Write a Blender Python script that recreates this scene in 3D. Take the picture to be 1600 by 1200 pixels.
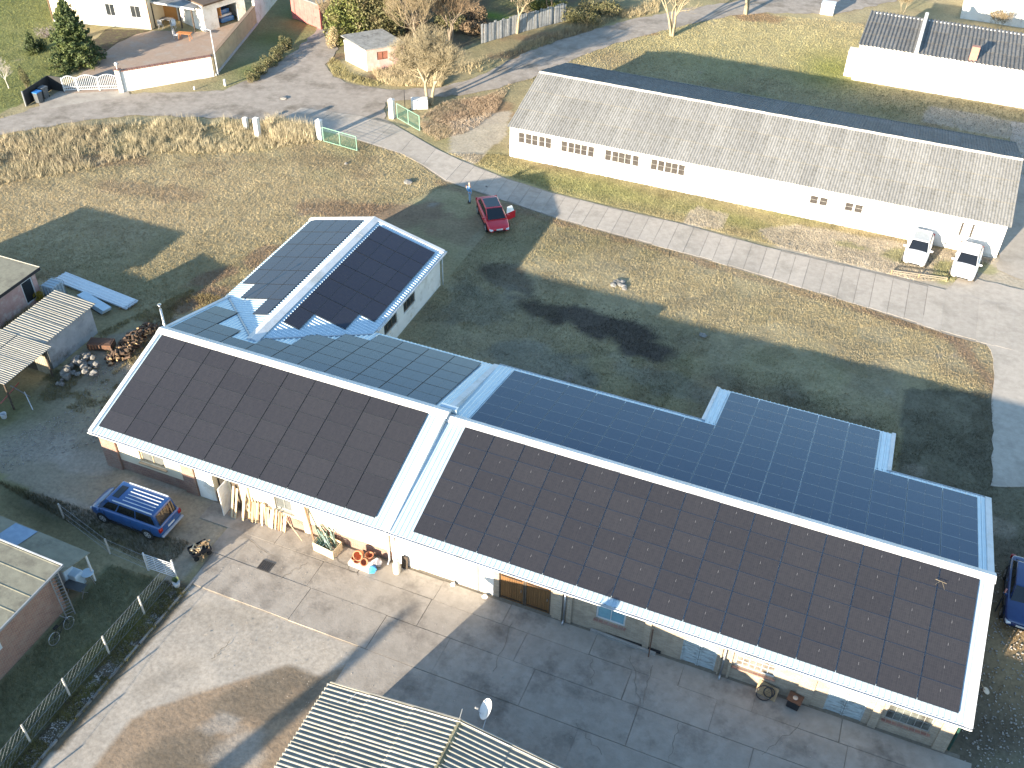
import bpy, bmesh, math, random
import numpy as np
from mathutils import Vector, Matrix
random.seed(7); rng = np.random.default_rng(11)
SC = bpy.context.scene
for o in list(bpy.data.objects): bpy.data.objects.remove(o)
COL = SC.collection
R = math.radians

# ------------------------------------------------------------------ camera
# world X runs along the long workshop, Y away from the yard, Z up, metres
CAM = (36.7512, -29.9091, 41.0951); FPX = 1584.15; PITCH = .6997; ROLL = -.0192; YAW = .3808
_a = Vector((math.cos(YAW), math.sin(YAW), 0)); _f0 = Vector((-math.sin(YAW), math.cos(YAW), 0))
_F = _f0*math.cos(PITCH) + Vector((0, 0, -math.sin(PITCH)))
_D = _F.cross(_a)
_R2 = math.cos(ROLL)*_a + math.sin(ROLL)*_D
_D2 = -math.sin(ROLL)*_a + math.cos(ROLL)*_D
camd = bpy.data.cameras.new('camera'); cam = bpy.data.objects.new('camera', camd); COL.objects.link(cam)
m = Matrix((_R2, -_D2, -_F)).transposed().to_4x4(); m.translation = Vector(CAM); cam.matrix_world = m
camd.sensor_width = 36; camd.lens = 36*FPX/1600; camd.clip_end = 8000; camd.clip_start = .5
SC.camera = cam

# ------------------------------------------------------------------ daylight
SUNDX, SUNDY = 1.42, 4.38            # metres a shadow runs per metre of height
elev = math.atan(1/math.hypot(SUNDX, SUNDY))
sd = Vector((SUNDX, SUNDY, -1)).normalized()
W = bpy.data.worlds.new("World"); SC.world = W; W.use_nodes = True
nt = W.node_tree; nt.nodes.clear()
sky = nt.nodes.new('ShaderNodeTexSky'); sky.sky_type = 'NISHITA'; sky.sun_disc = False
sky.sun_elevation = elev; sky.sun_rotation = math.atan2(-SUNDX, -SUNDY) % (2*math.pi)
sky.air_density = 1.15; sky.dust_density = .15; sky.ozone_density = 2.1
bg = nt.nodes.new('ShaderNodeBackground'); bg.inputs[1].default_value = .115
ow = nt.nodes.new('ShaderNodeOutputWorld')
nt.links.new(sky.outputs[0], bg.inputs[0]); nt.links.new(bg.outputs[0], ow.inputs[0])
sl = bpy.data.lights.new('sun', 'SUN'); sl.energy = 4.9; sl.angle = R(.53); sl.color = (1, .85, .65)
so = bpy.data.objects.new('sun', sl); COL.objects.link(so); so.rotation_euler = sd.to_track_quat('-Z', 'Y').to_euler()
so.location = (0, -60, 60)
SC.view_settings.view_transform = 'Standard'; SC.view_settings.look = 'None'
SC.view_settings.exposure = 1.90; SC.view_settings.gamma = 1; SC.view_settings.use_curve_mapping = False

# surveyed point -> metres: where the sight line through a photo point meets height z
def G(x, y, z=0.0):
    d = _F + (x-800)/FPX*_R2 + (y-600)/FPX*_D2
    k = (z-CAM[2])/d.z
    return Vector((CAM[0]+d.x*k, CAM[1]+d.y*k, z))
def GL(pts, z=0.0): return [G(x, y, z) for x, y in pts]

# ------------------------------------------------------------------ materials
MATS = {}
def mat(name, c1, c2=None, rough=.8, scale=3, bump=0, bscale=None, metal=0, spec=.5, coat=0, rand=0, detail=6, c3=None, s3=.4, stretch=None, attr=None, trans=0, sheen=0):
    if name in MATS: return MATS[name]
    M = bpy.data.materials.new(name); M.use_nodes = True; t = M.node_tree; n = t.nodes; l = t.links
    b = n['Principled BSDF']; b.inputs['Roughness'].default_value = rough; b.inputs['Metallic'].default_value = metal
    b.inputs['Specular IOR Level'].default_value = spec; b.inputs['Coat Weight'].default_value = coat
    b.inputs['Coat Roughness'].default_value = .06
    tc = n.new('ShaderNodeTexCoord'); src = tc.outputs['Object']
    if stretch:
        mp = n.new('ShaderNodeMapping'); mp.inputs['Scale'].default_value = stretch; l.new(src, mp.inputs[0]); src = mp.outputs[0]
    c2 = c2 or tuple(x*.8 for x in c1)
    if attr:
        at = n.new('ShaderNodeAttribute'); at.attribute_name = attr; out = at.outputs['Color']
        nz = n.new('ShaderNodeTexNoise'); nz.inputs['Scale'].default_value = scale; nz.inputs['Detail'].default_value = detail; nz.inputs['Roughness'].default_value = .7
        l.new(src, nz.inputs[0])
        mr = n.new('ShaderNodeMapRange'); mr.inputs[1].default_value = .25; mr.inputs[2].default_value = .75; mr.inputs[3].default_value = .68; mr.inputs[4].default_value = 1.32
        l.new(nz.outputs[0], mr.inputs[0])
        mx = n.new('ShaderNodeVectorMath'); mx.operation = 'SCALE'; l.new(out, mx.inputs[0]); l.new(mr.outputs[0], mx.inputs['Scale']); out = mx.outputs[0]
    else:
        nz = n.new('ShaderNodeTexNoise'); nz.inputs['Scale'].default_value = scale; nz.inputs['Detail'].default_value = detail; nz.inputs['Roughness'].default_value = .65
        l.new(src, nz.inputs[0])
        cr = n.new('ShaderNodeValToRGB'); cr.color_ramp.elements[0].position = .34; cr.color_ramp.elements[1].position = .66
        cr.color_ramp.elements[0].color = (*c2, 1); cr.color_ramp.elements[1].color = (*c1, 1)
        l.new(nz.outputs[0], cr.inputs[0]); out = cr.outputs[0]
    if c3:
        n3 = n.new('ShaderNodeTexNoise'); n3.inputs['Scale'].default_value = s3; n3.inputs['Detail'].default_value = 5
        n3.inputs['Roughness'].default_value = .7
        l.new(src, n3.inputs[0])
        r3 = n.new('ShaderNodeMapRange'); r3.inputs[1].default_value = .5; r3.inputs[2].default_value = .68; l.new(n3.outputs[0], r3.inputs[0])
        m3 = n.new('ShaderNodeMix'); m3.data_type = 'RGBA'; l.new(r3.outputs[0], m3.inputs[0]); l.new(out, m3.inputs[6]); m3.inputs[7].default_value = (*c3, 1); out = m3.outputs[2]
    if rand:
        oi = n.new('ShaderNodeObjectInfo'); rr = n.new('ShaderNodeMapRange'); rr.inputs[3].default_value = 1-rand; rr.inputs[4].default_value = 1+rand
        l.new(oi.outputs['Random'], rr.inputs[0])
        v = n.new('ShaderNodeVectorMath'); v.operation = 'SCALE'; l.new(out, v.inputs[0]); l.new(rr.outputs[0], v.inputs['Scale']); out = v.outputs[0]
    l.new(out, b.inputs['Base Color'])
    if bump:
        nb = n.new('ShaderNodeTexNoise'); nb.inputs['Scale'].default_value = bscale or scale*4; nb.inputs['Detail'].default_value = 8; nb.inputs['Roughness'].default_value = .7
        l.new(src, nb.inputs[0])
        bp = n.new('ShaderNodeBump'); bp.inputs['Strength'].default_value = 1; bp.inputs['Distance'].default_value = bump
        l.new(nb.outputs[0], bp.inputs['Height']); l.new(bp.outputs[0], b.inputs['Normal'])
        if attr == 'ground_colour':
            ra = n.new('ShaderNodeAttribute'); ra.attribute_name = 'ground_relief'; l.new(ra.outputs['Fac'], bp.inputs['Strength'])
    MATS[name] = M; return M

def brickmat(name, c1, c2, mortar, dirt=(.12, .10, .08), bw=.25, bh=.078, msize=.010, vertical_axis='x', rand_bias=0.0):
    """brickwork relief and colour for walls facing +-Y ('x') or +-X ('y')"""
    M = bpy.data.materials.new(name); M.use_nodes = True; t = M.node_tree; n = t.nodes; l = t.links; b = n['Principled BSDF']; b.inputs['Roughness'].default_value = .9
    tc = n.new('ShaderNodeTexCoord'); sp = n.new('ShaderNodeSeparateXYZ'); l.new(tc.outputs['Object'], sp.inputs[0])
    cb = n.new('ShaderNodeCombineXYZ'); l.new(sp.outputs['X' if vertical_axis == 'x' else 'Y'], cb.inputs[0]); l.new(sp.outputs['Z'], cb.inputs[1])
    br = n.new('ShaderNodeTexBrick'); br.inputs['Scale'].default_value = 1; br.inputs['Brick Width'].default_value = bw; br.inputs['Row Height'].default_value = bh
    br.inputs['Mortar Size'].default_value = msize; br.inputs['Color1'].default_value = (*c1, 1); br.inputs['Color2'].default_value = (*c2, 1); br.inputs['Mortar'].default_value = (*mortar, 1)
    br.inputs['Bias'].default_value = rand_bias
    l.new(cb.outputs[0], br.inputs[0])
    nz = n.new('ShaderNodeTexNoise'); nz.inputs['Scale'].default_value = 1.7; nz.inputs['Detail'].default_value = 8; nz.inputs['Roughness'].default_value = .7; l.new(tc.outputs['Object'], nz.inputs[0])
    mr = n.new('ShaderNodeMapRange'); mr.inputs[1].default_value = .48; mr.inputs[2].default_value = .72; mr.inputs[4].default_value = .75; l.new(nz.outputs[0], mr.inputs[0])
    mx = n.new('ShaderNodeMix'); mx.data_type = 'RGBA'; l.new(mr.outputs[0], mx.inputs[0]); l.new(br.outputs[0], mx.inputs[6]); mx.inputs[7].default_value = (*dirt, 1)
    l.new(mx.outputs[2], b.inputs['Base Color'])
    bp = n.new('ShaderNodeBump'); bp.inputs['Distance'].default_value = .012; bp.invert = True; l.new(br.outputs['Fac'], bp.inputs['Height']); l.new(bp.outputs[0], b.inputs['Normal'])
    return M

# ------------------------------------------------------------------ mesh helpers
class MB:
    def __init__(s): s.v = []; s.f = []
    def add(s, vs, fs):
        k = len(s.v); s.v += [tuple(p) for p in vs]; s.f += [tuple(i+k for i in f) for f in fs]; return s
    def box(s, x0, x1, y0, y1, z0, z1):
        return s.add([(x0,y0,z0),(x1,y0,z0),(x1,y1,z0),(x0,y1,z0),(x0,y0,z1),(x1,y0,z1),(x1,y1,z1),(x0,y1,z1)],
                     [(0,3,2,1),(4,5,6,7),(0,1,5,4),(1,2,6,5),(2,3,7,6),(3,0,4,7)])
    def obox(s, c, ax, ay, az):
        c, ax, ay, az = map(Vector, (c, ax, ay, az))
        P = [c+i*ax+j*ay+k*az for k in (-.5,.5) for j in (-.5,.5) for i in (-.5,.5)]
        return s.add(P, [(0,2,3,1),(4,5,7,6),(0,1,5,4),(1,3,7,5),(3,2,6,7),(2,0,4,6)])
    def bar(s, p, q, w, h=None, up=(0,0,1)):
        p, q = Vector(p), Vector(q); d = q-p; u = Vector(up)
        if abs(d.normalized().dot(u)) > .98: u = Vector((0,1,0))
        sd_ = d.cross(u).normalized(); u2 = sd_.cross(d).normalized()
        return s.obox((p+q)/2, d, sd_*w, u2*(h or w))
    def tube(s, p, q, r0, r1=None, n=8, cap=True):
        p, q = Vector(p), Vector(q); d = (q-p).normalized(); r1 = r0 if r1 is None else r1
        a = d.orthogonal().normalized(); b = d.cross(a); k = len(s.v)
        for c, r in ((p, r0), (q, r1)):
            for i in range(n):
                t = 2*math.pi*i/n; s.v.append(tuple(c+a*(r*math.cos(t))+b*(r*math.sin(t))))
        for i in range(n): s.f.append((k+i, k+(i+1) % n, k+n+(i+1) % n, k+n+i))
        if cap: s.f.append(tuple(k+i for i in reversed(range(n)))); s.f.append(tuple(k+n+i for i in range(n)))
        return s
    def poly(s, pts): return s.add(pts, [tuple(range(len(pts)))])
    def prism(s, pts, z0, z1):
        n = len(pts); P = [(p[0], p[1], z0) for p in pts]+[(p[0], p[1], z1) for p in pts]
        a = sum(pts[i][0]*pts[(i+1) % n][1]-pts[(i+1) % n][0]*pts[i][1] for i in range(n))
        top = tuple(range(n, 2*n)); bot = tuple(reversed(range(n)))
        if a < 0: top = tuple(reversed(top)); bot = tuple(reversed(bot))
        return s.add(P, [top, bot]+[((i, (i+1) % n, n+(i+1) % n, n+i) if a > 0 else ((i+1) % n, i, n+i, n+(i+1) % n)) for i in range(n)])
    def rows(s, rws):
        n = len(rws[0]); P = [p for r in rws for p in r]
        return s.add(P, [(i*n+j, i*n+j+1, (i+1)*n+j+1, (i+1)*n+j) for i in range(len(rws)-1) for j in range(n-1)])
    def lathe(s, c, prof, n=12):
        k = len(s.v)
        for r, z in prof:
            for i in range(n):
                t = 2*math.pi*i/n; s.v.append((c[0]+r*math.cos(t), c[1]+r*math.sin(t), c[2]+z))
        for j in range(len(prof)-1):
            for i in range(n): s.f.append((k+j*n+i, k+j*n+(i+1) % n, k+(j+1)*n+(i+1) % n, k+(j+1)*n+i))
        s.f.append(tuple(k+(len(prof)-1)*n+i for i in range(n))); return s
    def mesh(s, name, m, org=(0,0,0), smooth=False):
        me = bpy.data.meshes.new(name); ox, oy, oz = org
        me.from_pydata([(x-ox, y-oy, z-oz) for x, y, z in s.v], [], s.f); me.materials.append(m)
        if smooth: me.polygons.foreach_set('use_smooth', [True]*len(me.polygons))
        me.update(); return me
    def build(s, name, m, parent=None, org=None, smooth=False, label=None, bevel=0):
        if org is None: org = ORG.get(parent.name, (0,0,0)) if parent else (0,0,0)
        o = bpy.data.objects.new(name, s.mesh(name, m, org, smooth)); COL.objects.link(o)
        if parent: o.parent = parent
        if label: o['label'] = label
        if parent and parent.name in ORG: ORG[o.name] = ORG[parent.name]
        if bevel:
            b = o.modifiers.new('bevel', 'BEVEL'); b.width = bevel; b.segments = 2; b.limit_method = 'ANGLE'
        return o
ORG = {}
def tag(o, label=None, cat=None, group=None, kind=None):
    if label: o['label'] = label
    if cat: o['category'] = cat
    if group: o['group'] = group
    if kind: o['kind'] = kind
    return o
def thing(name, label, cat, loc=(0,0,0), rot=0, group=None):
    o = bpy.data.objects.new(name, None); COL.objects.link(o); o.location = loc; o.rotation_euler = (0,0,rot); o.empty_display_size = .3
    ORG[o.name] = tuple(loc) if rot == 0 else (0,0,0)
    return tag(o, label, cat, group)
def link(name, me, parent, loc=(0,0,0), rot=(0,0,0), scale=(1,1,1)):
    o = bpy.data.objects.new(name, me); COL.objects.link(o); o.parent = parent
    g = ORG.get(parent.name, (0,0,0)) if parent else (0,0,0)
    o.location = (loc[0]-g[0], loc[1]-g[1], loc[2]-g[2]); o.rotation_euler = rot; o.scale = scale; return o
def copy_tree(o, parent=None):
    c = o.copy(); COL.objects.link(c); c.parent = parent
    if o.name in ORG: ORG[c.name] = ORG[o.name]
    for ch in list(o.children): copy_tree(ch, c)
    return c
def struct(name, mb, m, **k): return tag(mb.build(name, m, **k), kind='structure')

def inpoly(X, Y, poly):
    ins = np.zeros(X.shape, bool); n = len(poly)
    for i in range(n):
        x0, y0 = poly[i][0], poly[i][1]; x1, y1 = poly[(i+1) % n][0], poly[(i+1) % n][1]
        if y0 == y1: continue
        c = ((y0 > Y) != (y1 > Y)) & (X < (x1-x0)*(Y-y0)/(y1-y0)+x0); ins ^= c
    return ins
def vnoise(X, Y, s, seed=0):
    x = X/s; y = Y/s; xi = np.floor(x).astype(np.int64); yi = np.floor(y).astype(np.int64); fx = x-xi; fy = y-yi
    fx = fx*fx*(3-2*fx); fy = fy*fy*(3-2*fy)
    def h(a, b):
        v = (a*374761393 + b*668265263 + seed*1442695041) & 0xffffffff
        v = ((v ^ (v >> 13))*1274126177) & 0xffffffff
        return ((v ^ (v >> 16)) & 0xffff)/65535.
    return (h(xi,yi)*(1-fx)+h(xi+1,yi)*fx)*(1-fy)+(h(xi,yi+1)*(1-fx)+h(xi+1,yi+1)*fx)*fy
def fbm(X, Y, s, o=4, seed=0):
    r = 0; a = 1; t = 0
    for i in range(o): r = r+a*vnoise(X, Y, s/2**i, seed+i*17); t += a; a *= .55
    return r/t
# ------------------------------------------------------------------ shared materials
white_metal = mat('white_metal', (.66,.68,.70), (.56,.58,.60), rough=.42, scale=1.5, spec=.5, c3=(.48,.48,.46), s3=.9)
white_sheet = mat('white_sheet', (.50,.63,.72), (.44,.56,.65), rough=.35, scale=2, metal=.25)
white_plaster = mat('white_plaster', (.80,.79,.76), (.72,.70,.66), rough=.9, scale=1.2, bump=.01, bscale=20, c3=(.55,.52,.46), s3=1.1)
cream_plaster = mat('cream_plaster', (.74,.66,.50), (.68,.60,.45), rough=.9, scale=1.5, bump=.01, bscale=20)
grey_plaster = mat('grey_plaster', (.42,.45,.47), (.30,.33,.35), rough=.92, scale=1.3, bump=.02, bscale=12, c3=(.20,.20,.19), s3=.9)
pink_plaster = mat('pink_plaster', (.55,.36,.33), (.46,.28,.25), rough=.9, scale=1.5, bump=.01, bscale=16, c3=(.62,.55,.50), s3=1.3)
red_paint_wall = mat('red_paint_wall', (.50,.16,.14), (.40,.11,.10), rough=.8, scale=2, bump=.01)
zinc = mat('zinc', (.45,.47,.50), (.35,.37,.40), rough=.4, metal=.7)
dark_metal = mat('dark_metal', (.05,.05,.055), rough=.5, metal=.5)
rust = mat('rust', (.16,.075,.04), (.07,.045,.035), rough=.85, scale=8, bump=.01)
black_rubber = mat('black_rubber', (.02,.02,.02), rough=.85)
timber = mat('timber', (.42,.30,.17), (.30,.20,.11), rough=.8, scale=5, stretch=(1,1,.2), rand=.25)
timber_dark = mat('timber_dark', (.10,.075,.055), (.05,.04,.03), rough=.85, scale=5, rand=.3)
gate_wood = mat('gate_wood', (.20,.10,.035), (.13,.065,.022), rough=.7, scale=6, stretch=(3,3,.3), rand=.12)
glass_dark = mat('glass_dark', (.03,.035,.04), (.025,.03,.035), rough=.08, spec=.8)
glass_grey = mat('glass_grey', (.16,.17,.17), (.10,.11,.11), rough=.12, spec=.8, scale=2)
glass_blue = mat('glass_blue', (.20,.38,.46), (.16,.32,.40), rough=.15, spec=.7)
concrete = mat('concrete', (.40,.36,.31), (.32,.285,.24), rough=.95, scale=2.2, bump=.012, bscale=9, rand=.07, c3=(.22,.195,.17), s3=.55, detail=9)
yard_concrete = mat('yard_concrete', (.34,.305,.265), (.27,.24,.205), rough=.95, scale=1.6, bump=.014, bscale=7, rand=.05, c3=(.16,.14,.12), s3=.42, detail=10)
road_concrete = mat('road_concrete', (.44,.395,.34), (.36,.32,.275), rough=.95, scale=2.2, bump=.010, bscale=9, rand=.06, c3=(.29,.26,.22), s3=.4, detail=9)
crack_earth = mat('crack_earth', (.22,.19,.15), (.15,.13,.10), rough=1, scale=6, bump=.01)
old_asphalt = mat('old_asphalt', (.37,.325,.28), (.27,.235,.20), rough=.95, scale=1.3, bump=.02, bscale=7, c3=(.17,.145,.115), s3=.35, detail=10)
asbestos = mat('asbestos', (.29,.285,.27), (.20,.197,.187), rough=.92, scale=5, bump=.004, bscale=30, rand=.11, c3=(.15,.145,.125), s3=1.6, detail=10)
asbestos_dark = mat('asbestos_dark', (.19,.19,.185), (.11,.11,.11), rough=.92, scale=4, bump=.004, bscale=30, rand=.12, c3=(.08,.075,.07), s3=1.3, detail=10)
asbestos_cream = mat('asbestos_cream', (.38,.36,.31), (.27,.255,.22), rough=.9, scale=4, bump=.003, bscale=30, rand=.06, c3=(.24,.23,.18), s3=2)
felt_roof = mat('felt_roof', (.26,.25,.19), (.20,.19,.145), rough=.92, scale=2.5, bump=.008, bscale=14, c3=(.15,.14,.11), s3=1)
felt_grey = mat('felt_grey', (.27,.275,.27), (.18,.185,.18), rough=.92, scale=2.5, bump=.01, bscale=10, c3=(.10,.10,.10), s3=1)
leaf_dark = mat('leaf_dark', (.085,.12,.035), (.035,.055,.02), rough=.7, scale=1.6, rand=.1, c3=(.13,.15,.04), s3=.9)
leaf_yellow = mat('leaf_yellow', (.17,.19,.04), (.07,.09,.025), rough=.7, scale=1.2, c3=(.20,.17,.07), s3=.7)
leaf_olive = mat('leaf_olive', (.16,.15,.065), (.07,.075,.03), rough=.75, scale=1.3, c3=(.22,.17,.09), s3=.8)
bark_pale = mat('bark_pale', (.36,.31,.21), (.24,.20,.13), rough=.9, scale=4)
bark_grey = mat('bark_grey', (.24,.20,.15), (.15,.12,.09), rough=.9, scale=4)
twig_tan = mat('twig_tan', (.36,.29,.18), (.24,.19,.12), rough=.9, scale=2)
twig_brown = mat('twig_brown', (.25,.18,.115), (.15,.11,.07), rough=.9, scale=2)
straw = mat('straw', (.50,.40,.23), (.34,.27,.15), rough=.9, scale=1.2, c3=(.24,.19,.11), s3=.6)
brick_yellow = brickmat('brick_yellow', (.46,.37,.27), (.34,.27,.20), (.40,.36,.31), dirt=(.24,.20,.155))
brick_red = brickmat('brick_red', (.36,.19,.14), (.24,.12,.095), (.34,.30,.25), dirt=(.36,.30,.24))
brick_side = brickmat('brick_side', (.36,.19,.14), (.26,.13,.10), (.33,.29,.24), dirt=(.34,.26,.21), vertical_axis='y')

# ------------------------------------------------------------------ the ground: one sheet out to the horizon
def axis(lo, hi, st):
    far = [-3500,-1600,-800,-400,-220,-140]; a = np.arange(lo, hi+st/2, st)
    return np.array([f for f in far if f < lo-20]+list(a)+[-f for f in reversed(far) if -f > hi+20])
gx = axis(-78, 72, .3); gy = axis(-34, 118, .3)
GX, GY = np.meshgrid(gx, gy, indexing='ij')
def blob(px, rx, ry=None, ang=0, z=0, world=None):
    c = G(*px) if world is None else Vector((*world, 0)); ry = ry or rx; ca, sa = math.cos(R(ang)), math.sin(R(ang))
    dx = GX-c.x; dy = GY-c.y; u = (dx*ca+dy*sa)/rx; v = (-dx*sa+dy*ca)/ry
    return np.exp(-(u*u+v*v))
N1 = fbm(GX, GY, 9, 5, 3); N2 = fbm(GX, GY, 2.2, 4, 9); N3 = fbm(GX, GY, .9, 2, 21); N4 = fbm(GX, GY, 22, 3, 33)
colr = np.zeros(GX.shape+(3,))
def put(c, w):
    w = np.clip(w, 0, 1)[..., None]; colr[:] = colr*(1-w)+np.array(c)*w
def sm(x, a, b): return np.clip((x-a)/(b-a), 0, 1)
def edge(msk, k=.6):
    """turn a soft 0..1 field into one with a ragged rim"""
    return sm(msk+(N2-.5)*k+(N3-.5)*k*.5, .38, .58)
STRAW = (.37,.31,.19); OLIVE = (.26,.225,.13); GREEN = (.17,.19,.09); DIRT = (.215,.155,.105); SOIL = (.10,.083,.066); PALE = (.33,.285,.225); LITTER = (.24,.165,.10); GREYG = (.20,.19,.15)
put(OLIVE, np.ones(GX.shape)); put(STRAW, sm(N1, .35, .62)*.85); put(GREEN, sm(fbm(GX,GY,6,4,51), .58, .74)*.3)
put(DIRT, sm(fbm(GX,GY,4,5,71), .58, .74)*.5)
# left garden lawn, hedge verge
lawn = inpoly(GX, GY, [G(-400,-200), G(80,-120), G(110,40), G(100,125), G(35,160), G(0,178), G(-400,260)]).astype(float)
put((.165,.185,.065), lawn*.9); put((.24,.235,.10), lawn*sm(N2,.5,.7)*.5)
for px, r in (((430,60),4),((400,110),3),((480,25),5)): put((.12,.15,.05), blob(px, r)*.9)
# grass behind and before the long white shed
for px, rx, ry in (((1230,60),14,8),((1100,90),9,6),((1000,40),7,4)): put((.37,.33,.18), blob(px, rx, ry)*.85)
put((.20,.22,.06), blob((1300,110), 4, 5)*.8)
for px, rx, ry in (((860,285),6,1.6),((960,300),6,1.4),((1150,345),4,1.2),((1225,330),3,1.3)): put((.29,.29,.13), blob(px, rx, ry, -4)*.85)
# meadow in front of the gates: straw and bare brown ground by the tracks
for px, rx, ry, w in (((60,330),9,5,.7),((260,330),9,6,.75),((480,300),7,5,.6)): put((.39,.315,.195), blob(px, rx, ry)*w)
for px, rx, ry, a, w in (((560,335),6,1.6,5,.8),((420,400),3.2,1.2,60,.8),((300,470),3,1.1,62,.9),((335,430),3,1.0,62,.9),((640,330),4,1.3,20,.85),((250,300),5,1.6,10,.5),((700,350),5,2,-10,.6),((150,250),6,1.2,20,.6)):
    put(DIRT, edge(blob(px, rx, ry, a), .9)*w)
# courtyard meadow behind the workshop
mead = inpoly(GX, GY, [(9,14),(9,34),(47,33),(47,13)]).astype(float)
put((.32,.275,.17), mead*sm(N1,.4,.6)*.7); put((.235,.205,.14), mead*sm(N2,.45,.7)*.55)
for px, rx, ry, w, c in (((940,510),4.2,2.0,1,SOIL),((1000,545),2.2,1.4,1,SOIL),((870,490),3.5,1.2,.9,SOIL),((790,430),2.5,1.5,.7,SOIL),((660,560),2,1.2,.6,GREEN),((700,590),4,1.6,.7,GREYG),((850,570),5,2,.7,GREYG),((1250,640),8,1.5,.4,SOIL),((1050,600),6,1.5,.5,GREYG),((750,480),3,2.5,.5,GREYG)):
    put(c, edge(blob(px, rx, ry, -8), .9)*w)
# rim of bare earth along the concrete road
rim = np.array([G(700,290)[:2], G(880,350)[:2], G(1100,410)[:2], G(1350,486)[:2], G(1490,530)[:2], G(1550,600)[:2]])
for i in range(len(rim)-1):
    for t in np.linspace(0,1,6): put(DIRT, edge(blob(None, 1.6, .55, math.degrees(math.atan2(*(rim[i+1]-rim[i])[::-1])), world=tuple(rim[i]*(1-t)+rim[i+1]*t)), .7)*.55)
# right flank of the workshop: darker ground, with the sunlit brown patch painted lighter
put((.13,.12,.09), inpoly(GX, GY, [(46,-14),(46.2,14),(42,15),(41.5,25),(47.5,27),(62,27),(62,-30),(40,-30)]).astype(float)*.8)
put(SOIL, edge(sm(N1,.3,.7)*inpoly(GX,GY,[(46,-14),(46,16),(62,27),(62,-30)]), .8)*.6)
put(PALE, inpoly(GX,GY,[(6.9,-.3),(9.2,-.3),(9.3,-6),(8.4,-6),(7.2,-2.5)]).astype(float)*.8)
put((.34,.24,.13), blob((1595,1020), 2.6, 3.4)*.95); put((.30,.28,.24), blob((1340,790+0),.1)*0)
for px, r in (((1430,735),.7),((1560,820),1.2),((1500,790),.8)): put(PALE, edge(blob(px, r, r*.8),.8)*.5)
# earth and rubble west of the workshop
west = inpoly(GX, GY, [(-.3,14),(-.3,0),(8,0),(8,-5.5),(3.5,-4.6),(-7,-3),(-18,1.5),(-18,-12),(-6,-4.5),(-8.5,4),(-8,9),(-5,13)]).astype(float)
put((.29,.25,.195), west*.85); put((.14,.13,.075), west*sm(N1,.5,.7)*.6)
for px, rx, ry in (((50,690),3.6,1.8),((130,720),2.5,1.2),((85,790),3,.9),((200,640),1.6,2.2),((240,760),2,.8)): put((.33,.29,.24), edge(blob(px, rx, ry, 5),.6)*.75)
put(STRAW, blob((165,630), 1.8, 1.3)*.9); put((.31,.245,.17), blob((215,590), 1.1, 2.0)*.8)
put((.12,.13,.06), blob((20,640), 2.5, 3)*.8); put((.07,.07,.04), blob((60,800), 3.2, .9, -8)*.9); put((.12,.125,.06), blob((200,800-0), .1)*0)
# neighbour's grass, its sunlit band painted in, and the strip along the wire fence
nb = inpoly(GX, GY, [(5,-6.4),(8.9,-5.9),(8.9,-34),(-2,-34),(4.8,-12)]).astype(float)
put((.21,.205,.12), nb*.95); put((.20,.19,.05), nb*sm(N2,.5,.65)*sm(GX, 7, 8.6)*.8)
strip = inpoly(GX, GY, [(8.75,-5.7),(10.0,-5.6),(9.5,-34),(8.4,-34)]).astype(float)
put((.12,.10,.07), strip*.95); put((.17,.16,.07), strip*sm(N3,.45,.65)*.8); put((.20,.15,.12), strip*sm(fbm(GX,GY,.6,2,91),.6,.7)*.6)
# yard south: brown earth patch between the slabs and the corrugated shed
put((.27,.205,.145), inpoly(GX, GY, [(9.3,-34),(9.6,-6),(24,-3),(50,-3),(50,-34)]).astype(float))
for px, rx, ry in (((400,1100),2.2,1.2),((450,1060),1.4,.9),((300,1180),2.5,1.2)): put((.13,.11,.08), edge(blob(px, rx, ry, 25),.9)*.7)
for px, rx, ry in (((380,1170),1.6,1.2),((470,1010),1.0,.6)): put((.35,.34,.32), edge(blob(px, rx, ry, 25),.9)*.4)  # pale smoke haze painted into the ground colour
# verges with leaf litter and brambles by the lane
for px, rx, ry, a in (((735,185),4.5,2.2,30),((760,165),3,2,20),((900,55),9,1.8,32),((820,85),5,1.5,32),((640,118),5,1.2,30),((520,90),2,1.2,60),((1180,25),3,2,0)): put(LITTER, edge(blob(px, rx, ry, a),.7)*.85)
for px, rx, ry, a in (((690,215),3,2,0),((760,240),3,2,0),((720,210),2,1,0)): put((.27,.24,.11), blob(px, rx, ry, a)*.6)
for px, rx, ry in (((560,60),3,3),((600,20),9,4),((760,20),6,4),((860,0),9,4)): put((.09,.075,.05), blob(px, rx, ry)*.85)
put((.13,.19,.04), blob((765,22), 2.6, 1.2)*.9); put((.15,.18,.06), blob((820,10), 5, 2)*.6)
relief = np.ones(GX.shape)
def spill(pts, c, soft=1.0, w=1.0, rel=.12):
    # pale dusty slab ground with a worn, uneven rim
    m_ = inpoly(GX, GY, pts).astype(float)
    for _ in range(int(soft*3)):
        m_[1:-1,1:-1] = (m_[1:-1,1:-1]*2+m_[:-2,1:-1]+m_[2:,1:-1]+m_[1:-1,:-2]+m_[1:-1,2:])/6
    m_ = sm(m_+(N2-.5)*.5+(N3-.5)*.3, .35, .65)*w; put(c, m_); relief[:] = relief*(1-m_)+rel*m_
spill([(9.3,-34),(9.6,-6),(24,-3),(50,-3),(50,-34)], (.27,.205,.145), .3, 1, .45)
for px, rx, ry in (((400,1100),2.2,1.2),((450,1060),1.4,.9),((300,1180),2.5,1.2),((480,1090),.9,.7),((250,1190),1.6,.7)): put((.15,.125,.095), edge(blob(px, rx, ry, 25),.9)*.75)
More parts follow.
